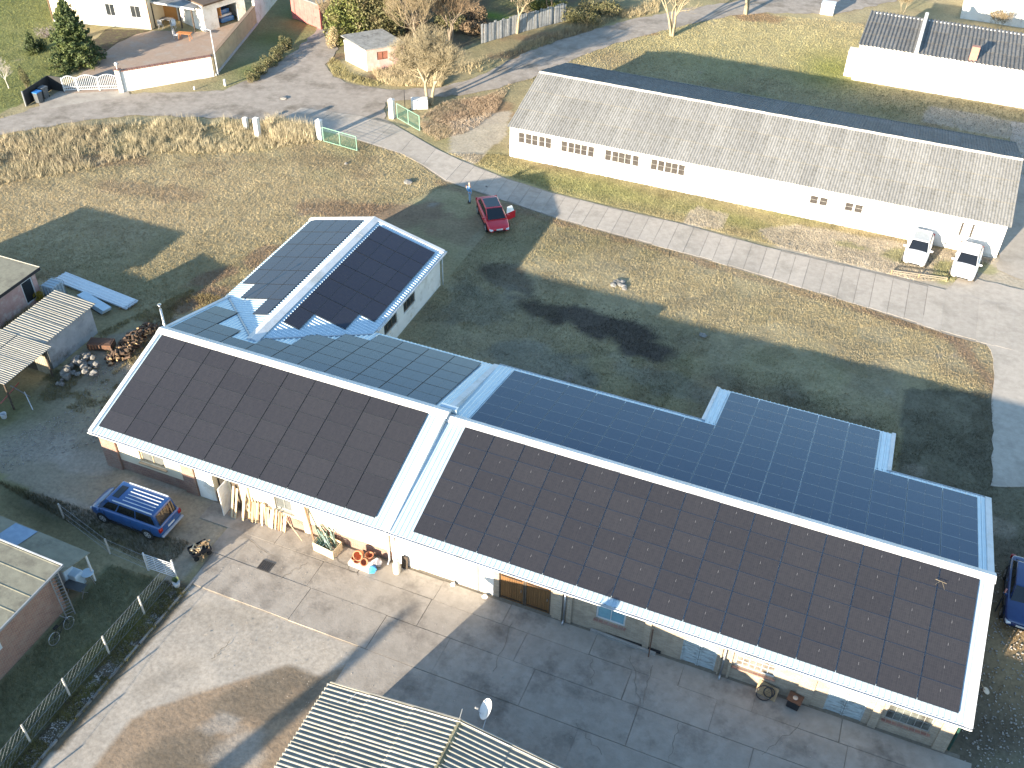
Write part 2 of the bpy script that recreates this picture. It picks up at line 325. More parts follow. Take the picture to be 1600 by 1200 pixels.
for px, rx, ry in (((380,1170),1.6,1.2),((350,1130),1.0,.5),((470,1010),1.0,.6)): put((.36,.34,.31), edge(blob(px, rx, ry, 25),.9)*.5)  # drifting smoke again, its haze mixed into the earth colour
spill([tuple(p)[:2] for p in GL([(305,908),(425,950),(560,1000),(545,1040),(500,1052),(450,1036),(397,1052),(300,1085),(225,1107),(195,1140),(120,1230),(-60,1440),(-100,1420),(20,1245),(160,1100),(262,975)])], (.375,.335,.285), .6)
put((.27,.235,.19), edge(blob((330,960), 3.4, .8, 20), 1.1)*.35+edge(blob((260,1060), 2, .6, 60), 1.1)*.35)
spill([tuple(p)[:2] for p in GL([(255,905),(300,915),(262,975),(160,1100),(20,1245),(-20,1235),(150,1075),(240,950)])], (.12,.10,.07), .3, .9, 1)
for px, so_ in (([(1085,322),(1140,335),(1120,360),(1060,350)],.4),([(700,190),(800,172),(790,210),(740,258),(705,240)],.5),([(1450,165),(1620,195),(1620,225),(1440,190)],.3),([(1180,358),(1250,352),(1400,378),(1560,402),(1660,395),(1700,480),(1560,480),(1430,445),(1220,395)],.8)):
    spill([tuple(p)[:2] for p in GL(px)], (.39,.345,.28), so_, .85, .35)
put((.25,.25,.12), edge(blob((1400,400),1.6,1.4),.8)*.7+edge(blob((1475,425),1.3,1.6),.8)*.8+edge(blob((1330,385),1.8,.6),.8)*.6+edge(blob((1540,420),1.0,.8),.8)*.7)
# dark brushwood floor behind the board fence
thick = inpoly(GX, GY, [tuple(p)[:2] for p in GL([(505,-80),(508,62),(636,92),(700,84),(752,62),(884,26),(1000,-60)])]).astype(float); put((.13,.105,.075), thick*.85); put((.17,.165,.08), thick*sm(N2,.5,.7)*.5)
put((.13,.21,.04), blob((768,24), 2.4, 1.1)*.95); put((.17,.20,.08), blob((830,8), 4, 1.6)*.7)
relief[:] = np.where(inpoly(GX, GY, [(-18,1.5),(-.3,14),(-.3,-.2),(9,-.2),(9,-5.8),(3.5,-4.6),(-18,-12)]), relief*.6, relief)
colr *= (.86+.28*N3)[..., None]
# slight real unevenness, always below the paved sheets
ZG = -.012-.045*fbm(GX, GY, 1.1, 3, 5)
inside = (GX > -78) & (GX < 72) & (GY > -34) & (GY < 118); ZG = np.where(inside, ZG, -.05)
nx_, ny_ = GX.shape
me = bpy.data.meshes.new('ground')
vv = np.stack([GX, GY, ZG], -1).reshape(-1, 3)
ii = (np.arange(nx_-1)[:, None]*ny_+np.arange(ny_-1)[None, :]).ravel()
ff = np.stack([ii, ii+ny_, ii+ny_+1, ii+1], -1)
me.vertices.add(len(vv)); me.vertices.foreach_set('co', vv.ravel())
me.loops.add(ff.size); me.loops.foreach_set('vertex_index', ff.ravel().astype(np.int32))
me.polygons.add(len(ff)); me.polygons.foreach_set('loop_start', np.arange(0, ff.size, 4, dtype=np.int32))
me.polygons.foreach_set('use_smooth', np.ones(len(ff), bool)); me.update(calc_edges=True)
ca = me.color_attributes.new('ground_colour', 'FLOAT_COLOR', 'POINT')
ca.data.foreach_set('color', np.concatenate([colr.reshape(-1,3), np.ones((len(vv),1))], 1).ravel().astype(np.float32))
rl_ = me.attributes.new('ground_relief','FLOAT','POINT'); rl_.data.foreach_set('value', relief.ravel().astype(np.float32))
me.materials.append(mat('soil_and_grass', (1,1,1), rough=1, scale=4.5, bump=.08, bscale=3.5, attr='ground_colour', detail=12, spec=.15))
go = bpy.data.objects.new('ground', me); COL.objects.link(go); tag(go, kind='structure')

# ------------------------------------------------------------------ paved sheets
def ragged(pts, amp=.18, step=.7, seed=0):
    r = random.Random(seed); out = []
    for i in range(len(pts)):
        a, b = Vector(pts[i][:2]), Vector(pts[(i+1) % len(pts)][:2]); n = max(1, int((b-a).length/step)); d = (b-a).normalized(); nn = Vector((-d.y, d.x))
        for k in range(n): out.append(a+(b-a)*(k/n)+nn*r.uniform(-amp, amp))
    return out
def sheet(name, pts, z, m, amp=.18, seed=0, step=.7, kind='structure'):
    p = ragged(pts, amp, step, seed); bm = bmesh.new(); vs = [bm.verts.new((q.x, q.y, z)) for q in p]
    fc = bm.faces.new(vs); bmesh.ops.triangulate(bm, faces=[fc]); bmesh.ops.recalc_face_normals(bm, faces=bm.faces)
    if bm.faces[:][0].normal.z < 0: bmesh.ops.reverse_faces(bm, faces=bm.faces)
    me = bpy.data.meshes.new(name); bm.to_mesh(me); bm.free(); me.materials.append(m)
    o = bpy.data.objects.new(name, me); COL.objects.link(o); return tag(o, kind=kind)
lane_px = [(-300,215),(0,186),(60,166),(150,148),(200,146),(350,142),(400,120),(430,102),(470,72),(500,40),(510,10),(515,-60),(545,-60),(535,40),(525,85),(510,100),(520,120),(560,134),(620,140),(690,137),(750,118),(800,92),(860,68),(930,45),(1000,28),(1080,12),(1150,2),(1200,-6),(1330,-30),(1500,-60),(1500,-20),(1345,14),(1300,22),(1200,20),(1140,25),(1060,42),(1000,57),(940,75),(890,96),(830,122),(780,138),(730,148),(660,152),(600,160),(600,186),(560,196),(470,192),(420,188),(330,184),(200,180),(100,193),(0,210),(-300,250)]
lane = sheet('lane', GL(lane_px), 0.0, old_asphalt, .22, 3)
# concrete road in cast slabs, from the gates past the long shed to the right
road_n = GL([(470,168),(600,185),(700,242),(790,278),(860,300),(960,325),(1060,348),(1200,386),(1430,440),(1640,492)])
road_s = GL([(436,190),(545,215),(640,245),(695,283),(800,318),(880,345),(1100,405),(1350,480),(1480,523),(1640,566)])
def along(pl, t):
    L = [0]
    for i in range(len(pl)-1): L.append(L[-1]+(pl[i+1]-pl[i]).length)
    d = t*L[-1]
    for i in range(len(pl)-1):
        if d <= L[i+1]+1e-6: return pl[i].lerp(pl[i+1], (d-L[i])/(L[i+1]-L[i]))
    return pl[-1].copy()
road = struct('road', MB().poly([Vector((p.x, p.y, .001)) for p in road_s]+[Vector((p.x, p.y, .001)) for p in reversed(road_n)]), mat('joint_sand', (.33,.29,.24), (.24,.21,.17), rough=1, scale=5))
ns = 60
rr_ = random.Random(4)
tt = [0]
while tt[-1] < 1:
    big = tt[-1] < .27
    tt.append(min(1, tt[-1]+(rr_.uniform(.045,.06) if big else rr_.uniform(.0155,.0195))))
for i in range(len(tt)-1):
    a, b = along(road_n, tt[i]), along(road_n, tt[i+1]); c, d = along(road_s, tt[i+1]), along(road_s, tt[i])
    g = .016/(b-a).length; e = .97+rr_.uniform(-.02,.02); e2 = rr_.uniform(.015,.05); h = -.008+rr_.uniform(0,.008)
    P = [a.lerp(b,g).lerp(d,e2), b.lerp(a,g).lerp(c,e2), c.lerp(d,g).lerp(b,1-e), d.lerp(c,g).lerp(a,1-e)]
    mb = MB().prism([(p.x, p.y) for p in P], -.08, .02+h); mb.build('concrete_slab', road_concrete, road)
# open concrete at the right of the road, and the drive south beside the workshop
apron = GL([(1500,430),(1720,480),(1720,760),(1550,760),(1552,560),(1540,535),(1490,522),(1430,505)])
struct('concrete_apron', MB().prism([(p.x,p.y) for p in ragged(apron,.1,.8,8)], -.06, .012), road_concrete)
sheet('side_yard_concrete', GL([(1580,190),(1700,205),(1700,480),(1556,420),(1575,330)]), -.002, road_concrete, .12, 6)

# yard: cast slabs with open joints
yard = struct('yard', MB().poly([(7.4,-.2,-.004),(7.4,-1.7,-.004),(9.2,-1.7,-.004),(9.65,-5.6,-.004),(19.3,-5.6,-.004),(19.4,-8.6,-.004),(21,-8.6,-.004),(21,-11.7,-.004),(47,-11.7,-.004),(46.5,-.2,-.004)]), crack_earth)
yr = random.Random(12)
rows_ = [(-.42,-1.7),(-1.7,-3.46),(-3.46,-5.6),(-5.6,-8.6),(-8.6,-11.6)]
starts = [(7.4,47),(9.2,46.5),(9.6,46),(9.9,47),(21.0,47)]
for (y1, y0), (xa, xb) in zip(rows_, starts):
    x = xa
    while x < xb-.5:
        L = yr.uniform(3.4, 6.2) if x+6.4 < xb else xb-x
        x2 = min(x+L, xb)
        if y1 == -3.46 and x < 15.4 < x2: x2 = 15.42
        if y1 == -5.6 and x < 19.3 < x2: x2 = 19.3
        if y1 == -5.6 and x < 19: x = 19.3; continue
        j = lambda: yr.uniform(-.02,.02); g = .011
        h = yr.uniform(.012, .03)
        pts = [(x+g+j(), y0+g+j()), (x2-g+j(), y0+g+j()), (x2-g+j(), y1-g+j()), (x+g+j(), y1-g+j())]
        bmn = MB(); bmn.prism(pts, -.1, h); bmn.build('concrete_slab', yard_concrete, yard)
        x = x2
# cracks run through some slabs as thin earth-filled furrows lying on them
ck = MB()
def crack(pts, w=.03):
    for a, b in zip(pts[:-1], pts[1:]):
        a, b = Vector((*a, .033)), Vector((*b, .033)); d = (b-a).normalized(); n = Vector((-d.y, d.x, 0))*w*yr.uniform(.25,.6)
        ck.add([a-n, b-n, b+n, a+n], [(0,1,2,3)])
def wander(p, q, n=9, amp=.12):
    p, q = Vector(p), Vector(q); d = (q-p); nn = Vector((-d.y, d.x)).normalized()
    return [tuple(p+d*(i/n)+nn*(yr.uniform(-amp,amp) if 0 < i < n else 0)) for i in range(n+1)]
for a, b in (((800,975),(770,1050)),((985,1025),(1000,1100)),((1020,1040),(1005,1100)),((925,1030),(925,1070)),((1060,1130),(1045,1190)),((440,905),(480,880)),((520,870),(560,900)),((900,1130),(940,1180)),((360,1000),(330,1030)),((430,870),(380,840)),((1250,1130),(1190,1180))):
    crack(wander(G(*a)[:2], G(*b)[:2]))
ck.build('crack', crack_earth, yard)
# drain cover and old patches in the yard
dc = thing('drain_cover', 'dark square drain grate set in the sunlit concrete yard', 'drain', (12.54,-3.17,.03))
MB().box(12.2,12.9,-3.5,-2.85,.0,.042).build('frame', mat('cast_iron', (.10,.09,.08), (.06,.055,.05), rough=.8, scale=9, bump=.004), dc)
for i in range(6): MB().box(12.25+i*.105,12.31+i*.105,-3.45,-2.9,.043,.055).build('bar', dark_metal, dc)
# ------------------------------------------------------------------ building helpers
def GY_(x, y, w):
    d = _F+(x-800)/FPX*_R2+(y-600)/FPX*_D2; k = (w-CAM[1])/d.y; return Vector((CAM[0]+d.x*k, w, CAM[2]+d.z*k))
def GX_(x, y, u):
    d = _F+(x-800)/FPX*_R2+(y-600)/FPX*_D2; k = (u-CAM[0])/d.x; return Vector((u, CAM[1]+d.y*k, CAM[2]+d.z*k))
def wall(parent, P, Q, z0, z1, th, m, ops=(), name='wall', label=None):
    """upright wall from P to Q (outer face), thickness inwards to the left of P->Q; ops = (a0, a1, z0, z1) openings"""
    P, Q = Vector((*P[:2], 0)), Vector((*Q[:2], 0)); d = (Q-P); L = d.length; d.normalize(); n = Vector((-d.y, d.x, 0))
    mb = MB()
    def blk(a0, a1, b0, b1):
        if a1-a0 < .004 or b1-b0 < .004: return
        mb.obox(P+d*(a0+a1)/2+n*th/2+Vector((0,0,(b0+b1)/2)), d*(a1-a0), n*th, (0,0,b1-b0))
    xs = sorted({0, L}|{o[0] for o in ops}|{o[1] for o in ops})
    for a, b in zip(xs[:-1], xs[1:]):
        cur = z0
        for o in sorted([o for o in ops if o[0] <= a+1e-4 and o[1] >= b-1e-4], key=lambda o: o[2]):
            blk(a, b, cur, o[2]); cur = o[3]
        blk(a, b, cur, z1)
    return mb.build(name, m, parent, label=label)
def window(parent, P, Q, a0, a1, z0, z1, nx=2, nz=1, fm=None, gm=None, sill=None, inset=.08, name='window', fw=.06, th=.05, label=None, backing=True):
    P, Q = Vector((*P[:2], 0)), Vector((*Q[:2], 0)); d = (Q-P).normalized(); n = Vector((-d.y, d.x, 0))
    fm = fm or white_metal; gm = gm or glass_dark
    def pt(a, z, o): return P+d*a+n*o+Vector((0,0,z))
    f = MB()
    def bar(x0, x1, y0, y1, o=0, t=th): f.obox(pt((x0+x1)/2, (y0+y1)/2, inset+o), d*(x1-x0), n*t, (0,0,y1-y0))
    bar(a0, a0+fw, z0, z1); bar(a1-fw, a1, z0, z1); bar(a0+fw, a1-fw, z1-fw, z1); bar(a0+fw, a1-fw, z0, z0+fw)
    w_ = (a1-a0-2*fw)/nx; h_ = (z1-z0-2*fw)/nz; b = fw*.45
    for i in range(1, nx): bar(a0+fw+w_*i-b/2, a0+fw+w_*i+b/2, z0+fw, z1-fw, -.002)
    for i in range(1, nz): bar(a0+fw, a1-fw, z0+fw+h_*i-b/2, z0+fw+h_*i+b/2, .002, th*.8)
    o = f.build(name, fm, parent, label=label)
    for i in range(nx):
        for j in range(nz):
            g = MB(); g.obox(pt(a0+fw+w_*(i+.5), z0+fw+h_*(j+.5), inset+.01), d*(w_-.001), n*.012, (0,0,h_-.001)); g.build('pane', gm, o)
    if sill:
        s = MB(); s.obox(pt((a0+a1)/2, z0-.05, -.03), d*(a1-a0+.16), n*.2, (0,0,.09)); s.build('sill', sill, o)
    return o
def plankdoor(parent, P, Q, a0, a1, z0, z1, n_, m, inset=.06, name='door', frame=None, handle=True, horiz=False, label=None):
    P, Q = Vector((*P[:2], 0)), Vector((*Q[:2], 0)); d = (Q-P).normalized(); n = Vector((-d.y, d.x, 0))
    fr = MB(); r = random.Random(int(a0*100))
    def pt(a, z, o): return P+d*a+n*o+Vector((0,0,z))
    fm = frame or m
    for x0, x1, y0, y1 in ((a0, a0+.07, z0, z1), (a1-.07, a1, z0, z1), (a0+.07, a1-.07, z1-.07, z1)):
        fr.obox(pt((x0+x1)/2, (y0+y1)/2, inset), d*(x1-x0), n*.08, (0,0,y1-y0))
    fr.obox(pt((a0+a1)/2, (z0+z1)/2, inset+.06), d*(a1-a0-.14), n*.02, (0,0,z1-z0-.05))
    o = fr.build(name, fm, parent, label=label)
    A0, A1, Z0, Z1 = a0+.07, a1-.07, z0, z1-.07
    for i in range(n_):
        if horiz: b = MB().obox(pt((A0+A1)/2, Z0+(Z1-Z0)*(i+.5)/n_, inset+.015+r.uniform(-.006,.006)), d*(A1-A0-.01), n*.03, (0,0,(Z1-Z0)/n_-.012))
        else: b = MB().obox(pt(A0+(A1-A0)*(i+.5)/n_, (Z0+Z1)/2, inset+.015+r.uniform(-.006,.006)), d*((A1-A0)/n_-.012), n*.03, (0,0,Z1-Z0-.01))
        b.build('plank', m, o)
    if handle: MB().obox(pt(a1-.18, (z0+z1)/2, inset-.04), d*.03, n*.05, (0,0,.14)).build('handle', zinc, o)
    return o
def trap(u0, u1, pitch=.25, h=.035):
    xs = []; u = u0
    while u < u1-1e-6:
        for dx, z in ((0,0),(.14,0),(.165,h),(.225,h)):
            if u+dx*pitch/.25 < u1: xs.append((u+dx*pitch/.25, z))
        u += pitch
    xs.append((u1, 0)); return xs
def deck(name, u0, u1, y0, z0, y1, z1, parent, m=None, label=None):
    """ribbed metal roof slope, ribs running from (y0,z0) to (y1,z1)"""
    xs = trap(u0, u1); mb = MB()
    mb.rows([[(x, y0, z0+h) for x, h in xs], [(x, y1, z1+h) for x, h in xs]])
    t = .07
    mb.add([(u0,y0,z0-.003),(u1,y0,z0-.003),(u1,y1,z1-.003),(u0,y1,z1-.003),(u0,y0,z0-t),(u1,y0,z0-t),(u1,y1,z1-t),(u0,y1,z1-t)], [(4,7,6,5),(0,4,5,1),(1,5,6,2),(2,6,7,3),(3,7,4,0)])
    return mb.build(name, m or white_sheet, parent, label=label)
_sheets = {}
def wave_mesh(w, l, pitch=.177, amp=.025, m=None, key=None):
    k = (round(w,3), round(l,3), pitch, amp, m.name)
    if k in _sheets: return _sheets[k]
    n = int(w/pitch*6); rows_ = [[(w*i/n, y, amp*math.sin(2*math.pi*(w*i/n)/pitch)+dz) for i in range(n+1)] for y, dz in ((0,0),(l,0))]
    mb = MB().rows(rows_); mb.rows([[(w*i/n, 0, amp*math.sin(2*math.pi*(w*i/n)/pitch)-.012) for i in range(n+1)], rows_[0]])
    me = mb.mesh('corrugated_sheet', m, smooth=True); _sheets[k] = me; return me
def frame_m(o, x, y, z):
    M = Matrix((x, y, z)).transposed().to_4x4(); M.translation = o; return M
def link_m(name, me, parent, M):
    o = bpy.data.objects.new(name, me); COL.objects.link(o); g = Vector(ORG.get(parent.name, (0,0,0)))
    M = M.copy(); M.translation = M.translation-g; o.parent = parent; o.matrix_local = M; return o
def sheet_roof(parent, A, B, C, D, nc, nr, m, pitch=.177, amp=.025, seed=0, name='corrugated_sheet'):
    """A,B eave ends; D,C ridge ends (A below D). Overlapping corrugated sheets, each its own piece"""
    A, B, C, D = map(Vector, (A,B,C,D)); ax = (B-A)/nc; up = (D-A)/nr; nrm = ax.cross(up).normalized(); r = random.Random(seed)
    me = wave_mesh(ax.length+.05, up.length+.12, pitch, amp, m)
    for j in range(nr):
        for i in range(nc):
            o = A+ax*i+up*j+nrm*(.012*(i % 2)+.02*j+r.uniform(-.004,.006)) - up.normalized()*.1
            # tilt a hair so that each laps over the one below
            y = (up.normalized()*up.length + nrm*(-.02)).normalized(); x = ax.normalized(); z = x.cross(y).normalized()
            link_m(name, me, parent, frame_m(o, x, y, z))

# ------------------------------------------------------------------ solar panels
PW, PH, PS = 1.742, 1.1082, .03
def panel_material():
    M = bpy.data.materials.new('photovoltaic_glass'); M.use_nodes = True; t = M.node_tree; n = t.nodes; l = t.links; b = n['Principled BSDF']
    tc = n.new('ShaderNodeTexCoord'); br = n.new('ShaderNodeTexBrick'); br.offset = 0
    br.inputs['Scale'].default_value = 1; br.inputs['Brick Width'].default_value = .0925; br.inputs['Row Height'].default_value = .178; br.inputs['Mortar Size'].default_value = .003
    br.inputs['Color1'].default_value = (.030,.030,.031,1); br.inputs['Color2'].default_value = (.035,.0345,.0355,1); br.inputs['Mortar'].default_value = (.050,.050,.052,1)
    l.new(tc.outputs['Object'], br.inputs[0])
    nz = n.new('ShaderNodeTexNoise'); nz.inputs['Scale'].default_value = 34; nz.inputs['Detail'].default_value = 3; l.new(tc.outputs['Object'], nz.inputs[0])
    mr = n.new('ShaderNodeMapRange'); mr.inputs[3].default_value = .6; mr.inputs[4].default_value = 1.5; l.new(nz.outputs[0], mr.inputs[0])
    v = n.new('ShaderNodeVectorMath'); v.operation = 'SCALE'; l.new(br.outputs[0], v.inputs[0]); l.new(mr.outputs[0], v.inputs['Scale'])
    oi = n.new('ShaderNodeObjectInfo'); r2 = n.new('ShaderNodeMapRange'); r2.inputs[3].default_value = .93; r2.inputs[4].default_value = 1.07; l.new(oi.outputs['Random'], r2.inputs[0])
    v2 = n.new('ShaderNodeVectorMath'); v2.operation = 'SCALE'; l.new(v.outputs[0], v2.inputs[0]); l.new(r2.outputs[0], v2.inputs['Scale'])
    l.new(v2.outputs[0], b.inputs['Base Color']); b.inputs['Roughness'].default_value = .12; b.inputs['Specular IOR Level'].default_value = .62; b.inputs['Specular Tint'].default_value = (.15,.44,.95,1)
    b.inputs['Coat Weight'].default_value = .0; b.inputs['Coat Roughness'].default_value = .05
    return M
pv = panel_material()
frame_black = mat('frame_black', (.20,.22,.25), rough=.25, metal=.95)
clip_white = mat('clip_white', (.26,.26,.27), rough=.4)
def panel_mesh(dot):
    W_, H_ = PW-.030, PH-.012
    bm = bmesh.new()
    def box(x0,x1,y0,y1,z0,z1,mi):
        vs = [bm.verts.new(p) for p in [(x0,y0,z0),(x1,y0,z0),(x1,y1,z0),(x0,y1,z0),(x0,y0,z1),(x1,y0,z1),(x1,y1,z1),(x0,y1,z1)]]
        for f in [(0,3,2,1),(4,5,6,7),(0,1,5,4),(1,2,6,5),(2,3,7,6),(3,0,4,7)]:
            q = bm.faces.new([vs[i] for i in f]); q.material_index = mi
    fr = .012
    box(0,W_,0,fr,0,.034,4); box(0,W_,H_-fr,H_,0,.034,4); box(0,fr,fr,H_-fr,0,.034,1); box(W_-fr,W_,fr,H_-fr,0,.034,1)
    box(fr,W_-fr,fr,H_-fr,.005,.030,0)
    box(W_/2-.004,W_/2+.004,fr,H_-fr,.0302,.0312,3)
    if dot: box(W_/2-.007,W_/2+.007,H_*.62,H_*.74,.0312,.033,2)
    me = bpy.data.meshes.new('solar_panel'); bm.to_mesh(me); bm.free()
    for m in (pv, frame_black if dot else mat('frame_dark', (.02,.022,.026), rough=.4), clip_white, mat('busbar_gap', (.042,.042,.044), rough=.4), mat('frame_edge', (.26,.28,.31), rough=.25, metal=.95) if dot else mat('frame_edge_dark', (.055,.06,.068), rough=.35, metal=.3)): me.materials.append(m)
    return me
pm, pmd = panel_mesh(False), panel_mesh(True)
prand = random.Random(2)
def panels(parent, o, ex, ey, cells, mesh):
    o, ex, ey = Vector(o), Vector(ex).normalized(), Vector(ey).normalized(); ez = ex.cross(ey)
    if ez.z < 0: raise RuntimeError('panel faces down')
    for i, j in cells:
        e = Vector((prand.uniform(-1,1), prand.uniform(-1,1), prand.uniform(-1,1)))*.0022
        z = (ez+e).normalized(); x = (ex-z*ex.dot(z)).normalized(); y = z.cross(x)
        link_m('solar_panel', mesh, parent, frame_m(o+ex*(i*PW+.015)+ey*(j*PH+.006)-ez*.04, x, y, z))

# ================================================================== the left workshop (higher roof, with the wing)
T1, T2 = .3071, -.268
c1, s1 = math.cos(T1), math.sin(T1)
A_ = thing('workshop_building', 'brick workshop with solar panels and a solar-roofed wing, left half of the building', 'workshop', (-.1,0,0))
DZ = .11
zf = lambda y, z0=2.6078, y0=0, t=T1: z0-DZ+(y-y0)*math.tan(t)
YR = 6.66                                        # ridge line
zr1 = zf(YR); zb1 = lambda y: 4.6081-DZ+(y-6.9618)*math.tan(T2)
UL, UR, UX = -.42, 18.42, 46.35
deck('roof_deck', UL+.04, UR-.02, -.36, zf(-.36), YR, zf(YR), A_)
deck('roof_deck', UL+.04, UR-.02, 13.72, zb1(13.72), YR, zb1(YR), A_)
def verge(parent, u, side, pts, w=.22, m=None, name='verge_trim', h=.09, dn=.22):
    """folded metal trim along a gable edge; pts = [(y,z)...]"""
    mb = MB(); u0, u1 = (u, u+w) if side < 0 else (u-w, u); 
    for (ya, za), (yb, zb) in zip(pts[:-1], pts[1:]):
        mb.add([(u0,ya,za+h),(u1,ya,za+h),(u1,yb,zb+h),(u0,yb,zb+h),(u0,ya,za-dn),(u1,ya,za-dn),(u1,yb,zb-dn),(u0,yb,zb-dn)],
               [(0,3,2,1),(4,5,6,7),(0,1,5,4),(1,2,6,5),(2,3,7,6),(3,0,4,7)])
    return mb.build(name, m or white_metal, parent)
verge(A_, UL, -1, [(-.4,zf(-.4)),(YR,zr1)]); verge(A_, UL, -1, [(YR,zb1(YR)-.001),(13.75,zb1(13.75))])
verge(A_, UR+.02, 1, [(-.4,zf(-.4)+.012),(YR,zr1+.012)], .34); verge(A_, UR+.02, 1, [(YR,zb1(YR)),(13.75,zb1(13.75))], .34)
def ridge(parent, u0, u1, z, seams, w=.36, drop=.11):
    edges = [u0]+seams+[u1]
    for i in range(len(edges)-1):
        a, b = edges[i], edges[i+1]; h = .004*(i % 2)
        MB().add([(a,YR-w,z-drop+h),(b+.04,YR-w,z-drop+h),(b+.04,YR,z+.02+h),(a,YR,z+.02+h),(b+.04,YR+w,z-drop+h),(a,YR+w,z-drop+h),
                  (a,YR-w,z-drop-.04),(b+.04,YR-w,z-drop-.04),(b+.04,YR+w,z-drop-.04),(a,YR+w,z-drop-.04)],
                 [(0,1,2,3),(3,2,4,5),(6,7,1,0),(5,4,8,9),(6,9,8,7),(0,3,5,9,6),(1,7,8,4,2)]).build('ridge_cap', white_metal, parent)
ridge(A_, UL-.01, UR+.04, zr1+.12, [3.9,11.6])
def gutter(parent, u0, u1, y, z, side=-1, w=.13):
    mb = MB(); pr = [(0,.0),(0,-.07),(.04,-.11),(.09,-.11),(w,-.07),(w,.0),(w-.012,.0),(w-.012,-.06),(.085,-.098),(.045,-.098),(.012,-.06),(.012,0)]
    P = [(u, y+side*a, z+b) for u in (u0, u1) for a, b in pr]; n = len(pr)
    mb.add(P, [(i, (i+1) % n, n+(i+1) % n, n+i) for i in range(n)]+[tuple(range(6)), tuple(range(n, n+6))])
    return mb.build('gutter', white_metal, parent)
gutter(A_, UL, UR+.02, -.37, zf(-.36)-.01)
MB().box(UL+.1, UR, -.37, -.345, zf(-.36)-.2, zf(-.36)-.072).build('fascia', white_metal, A_)
WY = -.2555+.001
PF, QF = (0.26, WY), (18.4, WY)
def a_(u): return u-.26
red_brick_low = brick_red
wtop = 2.33
# upper rendered wall on a brick plinth
wall(A_, PF, QF, .72, wtop, .3, cream_plaster, [(a_(2.72),a_(4.4),1.12,2.2),(a_(7.6),a_(8.45),.72,2.18),(a_(11.45),a_(12.5),1.05,2.15)], label='cream rendered front wall with windows')
wall(A_, PF, QF, -.05, .72, .34, brick_red, [(a_(7.6),a_(8.45),-.05,.72)], name='plinth')
for u0, u1 in ((.2,1.25),(5.62,6.42),(9.4,9.88),(13.2,13.55)):
    MB().box(u0,u1,WY-.13,WY-.001,-.05,wtop-.02).build('pilaster', brick_red if u0 < 9 else cream_plaster, A_)
MB().box(6.5,7.58,WY-.06,WY-.002,-.05,wtop-.02).build('wall_panel', white_plaster, A_, label='white painted panel beside the doorway')
window(A_, PF, QF, a_(2.72), a_(4.4), 1.12, 2.2, 2, 1, mat('window_wood', (.55,.42,.26), rough=.7), glass_grey, mat('stone_sill', (.45,.36,.25), rough=.9, scale=4), inset=.12, fw=.1)
window(A_, PF, QF, a_(11.45), a_(12.5), 1.05, 2.15, 2, 1, mat('grey_frame', (.35,.35,.33), rough=.7), glass_grey, mat('concrete_sill', (.42,.38,.32), rough=.9), inset=.14, fw=.06)
# open doorway with a white leaf swung out
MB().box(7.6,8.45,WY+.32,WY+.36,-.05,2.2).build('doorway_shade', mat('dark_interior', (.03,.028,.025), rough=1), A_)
dl = MB().obox((8.55,WY-.42,1.06),(.05,0,0),(0,.82,0),(0,0,2.05)).build('door', white_plaster, A_, label='white door standing open')
MB().obox((8.50,WY-.7,1.05),(.05,0,0),(0,.03,0),(0,0,.14)).build('handle', zinc, dl)
MB().box(8.75,9.38,WY-.02,WY-.001,-.05,2.1).build('shutter', timber_dark, A_, label='dark brown shutter by the open door')
wall(A_, (18.4,13.4), (0.26,13.4), -.05, 2.6, .3, white_plaster); 
def gable(parent, u0, u1, y0, z0, ym, zm, y1, z1, m, name='gable_wall'):
    P = [(y0,-.05),(y1,-.05),(y1,z1),(ym,zm),(y0,z0)]; mb = MB()
    mb.add([(u0,y,z) for y, z in P]+[(u1,y,z) for y, z in P], [(0,1,2,3,4),(9,8,7,6,5)]+[(i,(i+5),(i+1)%5+5,(i+1)%5) for i in range(5)])
    return mb.build(name, m, parent)
gable(A_, .26, .56, WY+.345, zf(WY+.3)-.08, YR, zr1-.1, 13.09, zb1(13.09)-.08, brick_side)
gable(A_, 18.05, 18.35, WY+.345, zf(WY+.3)-.08, YR, zr1-.1, 13.09, zb1(13.09)-.08, white_plaster)
def pipe(parent, u, y, ztop, kick=.25, m=None, r=.05, out=-1):
    mb = MB(); y0 = y+out*.12
    mb.tube((u,y-.0+out*.28,ztop+.02),(u,y0,ztop-.22),r,n=8).tube((u,y0,ztop-.2),(u,y0,.16),r,n=8).tube((u,y0,.2),(u,y0+out*kick,.05),r,n=8)
    return mb.build('downpipe', m or zinc, parent, smooth=True)
pipe(A_, 18.28, WY, 2.4, m=white_metal)
panels(A_, (0,0,2.6078), (1,0,0), (0,c1,s1), [(i,j) for i in range(10) for j in range(6)], pm)
hc = [4,2,1,2,4,5,6,6,6,6]
o3 = Vector((17.4425-10*PW, 6.9618, 4.6081)); ey = Vector((0, math.cos(T2), math.sin(T2)))
# rear slope: local y must point so the glass faces up -> lay from the low end upwards
def rear_panels(parent, o, ey, heights, mesh, i0=0):
    for i, h in enumerate(heights):
        for j in range(h):
            lo = Vector(o)+Vector((1,0,0))*((i0+i)*PW)+ey*((j+1)*PH)      # low corner of this cell, far side
            panels(parent, lo+Vector((PW,0,0)), (-1,0,0), -ey, [(0,0)], mesh)
rear_panels(A_, o3, ey, hc, pm)
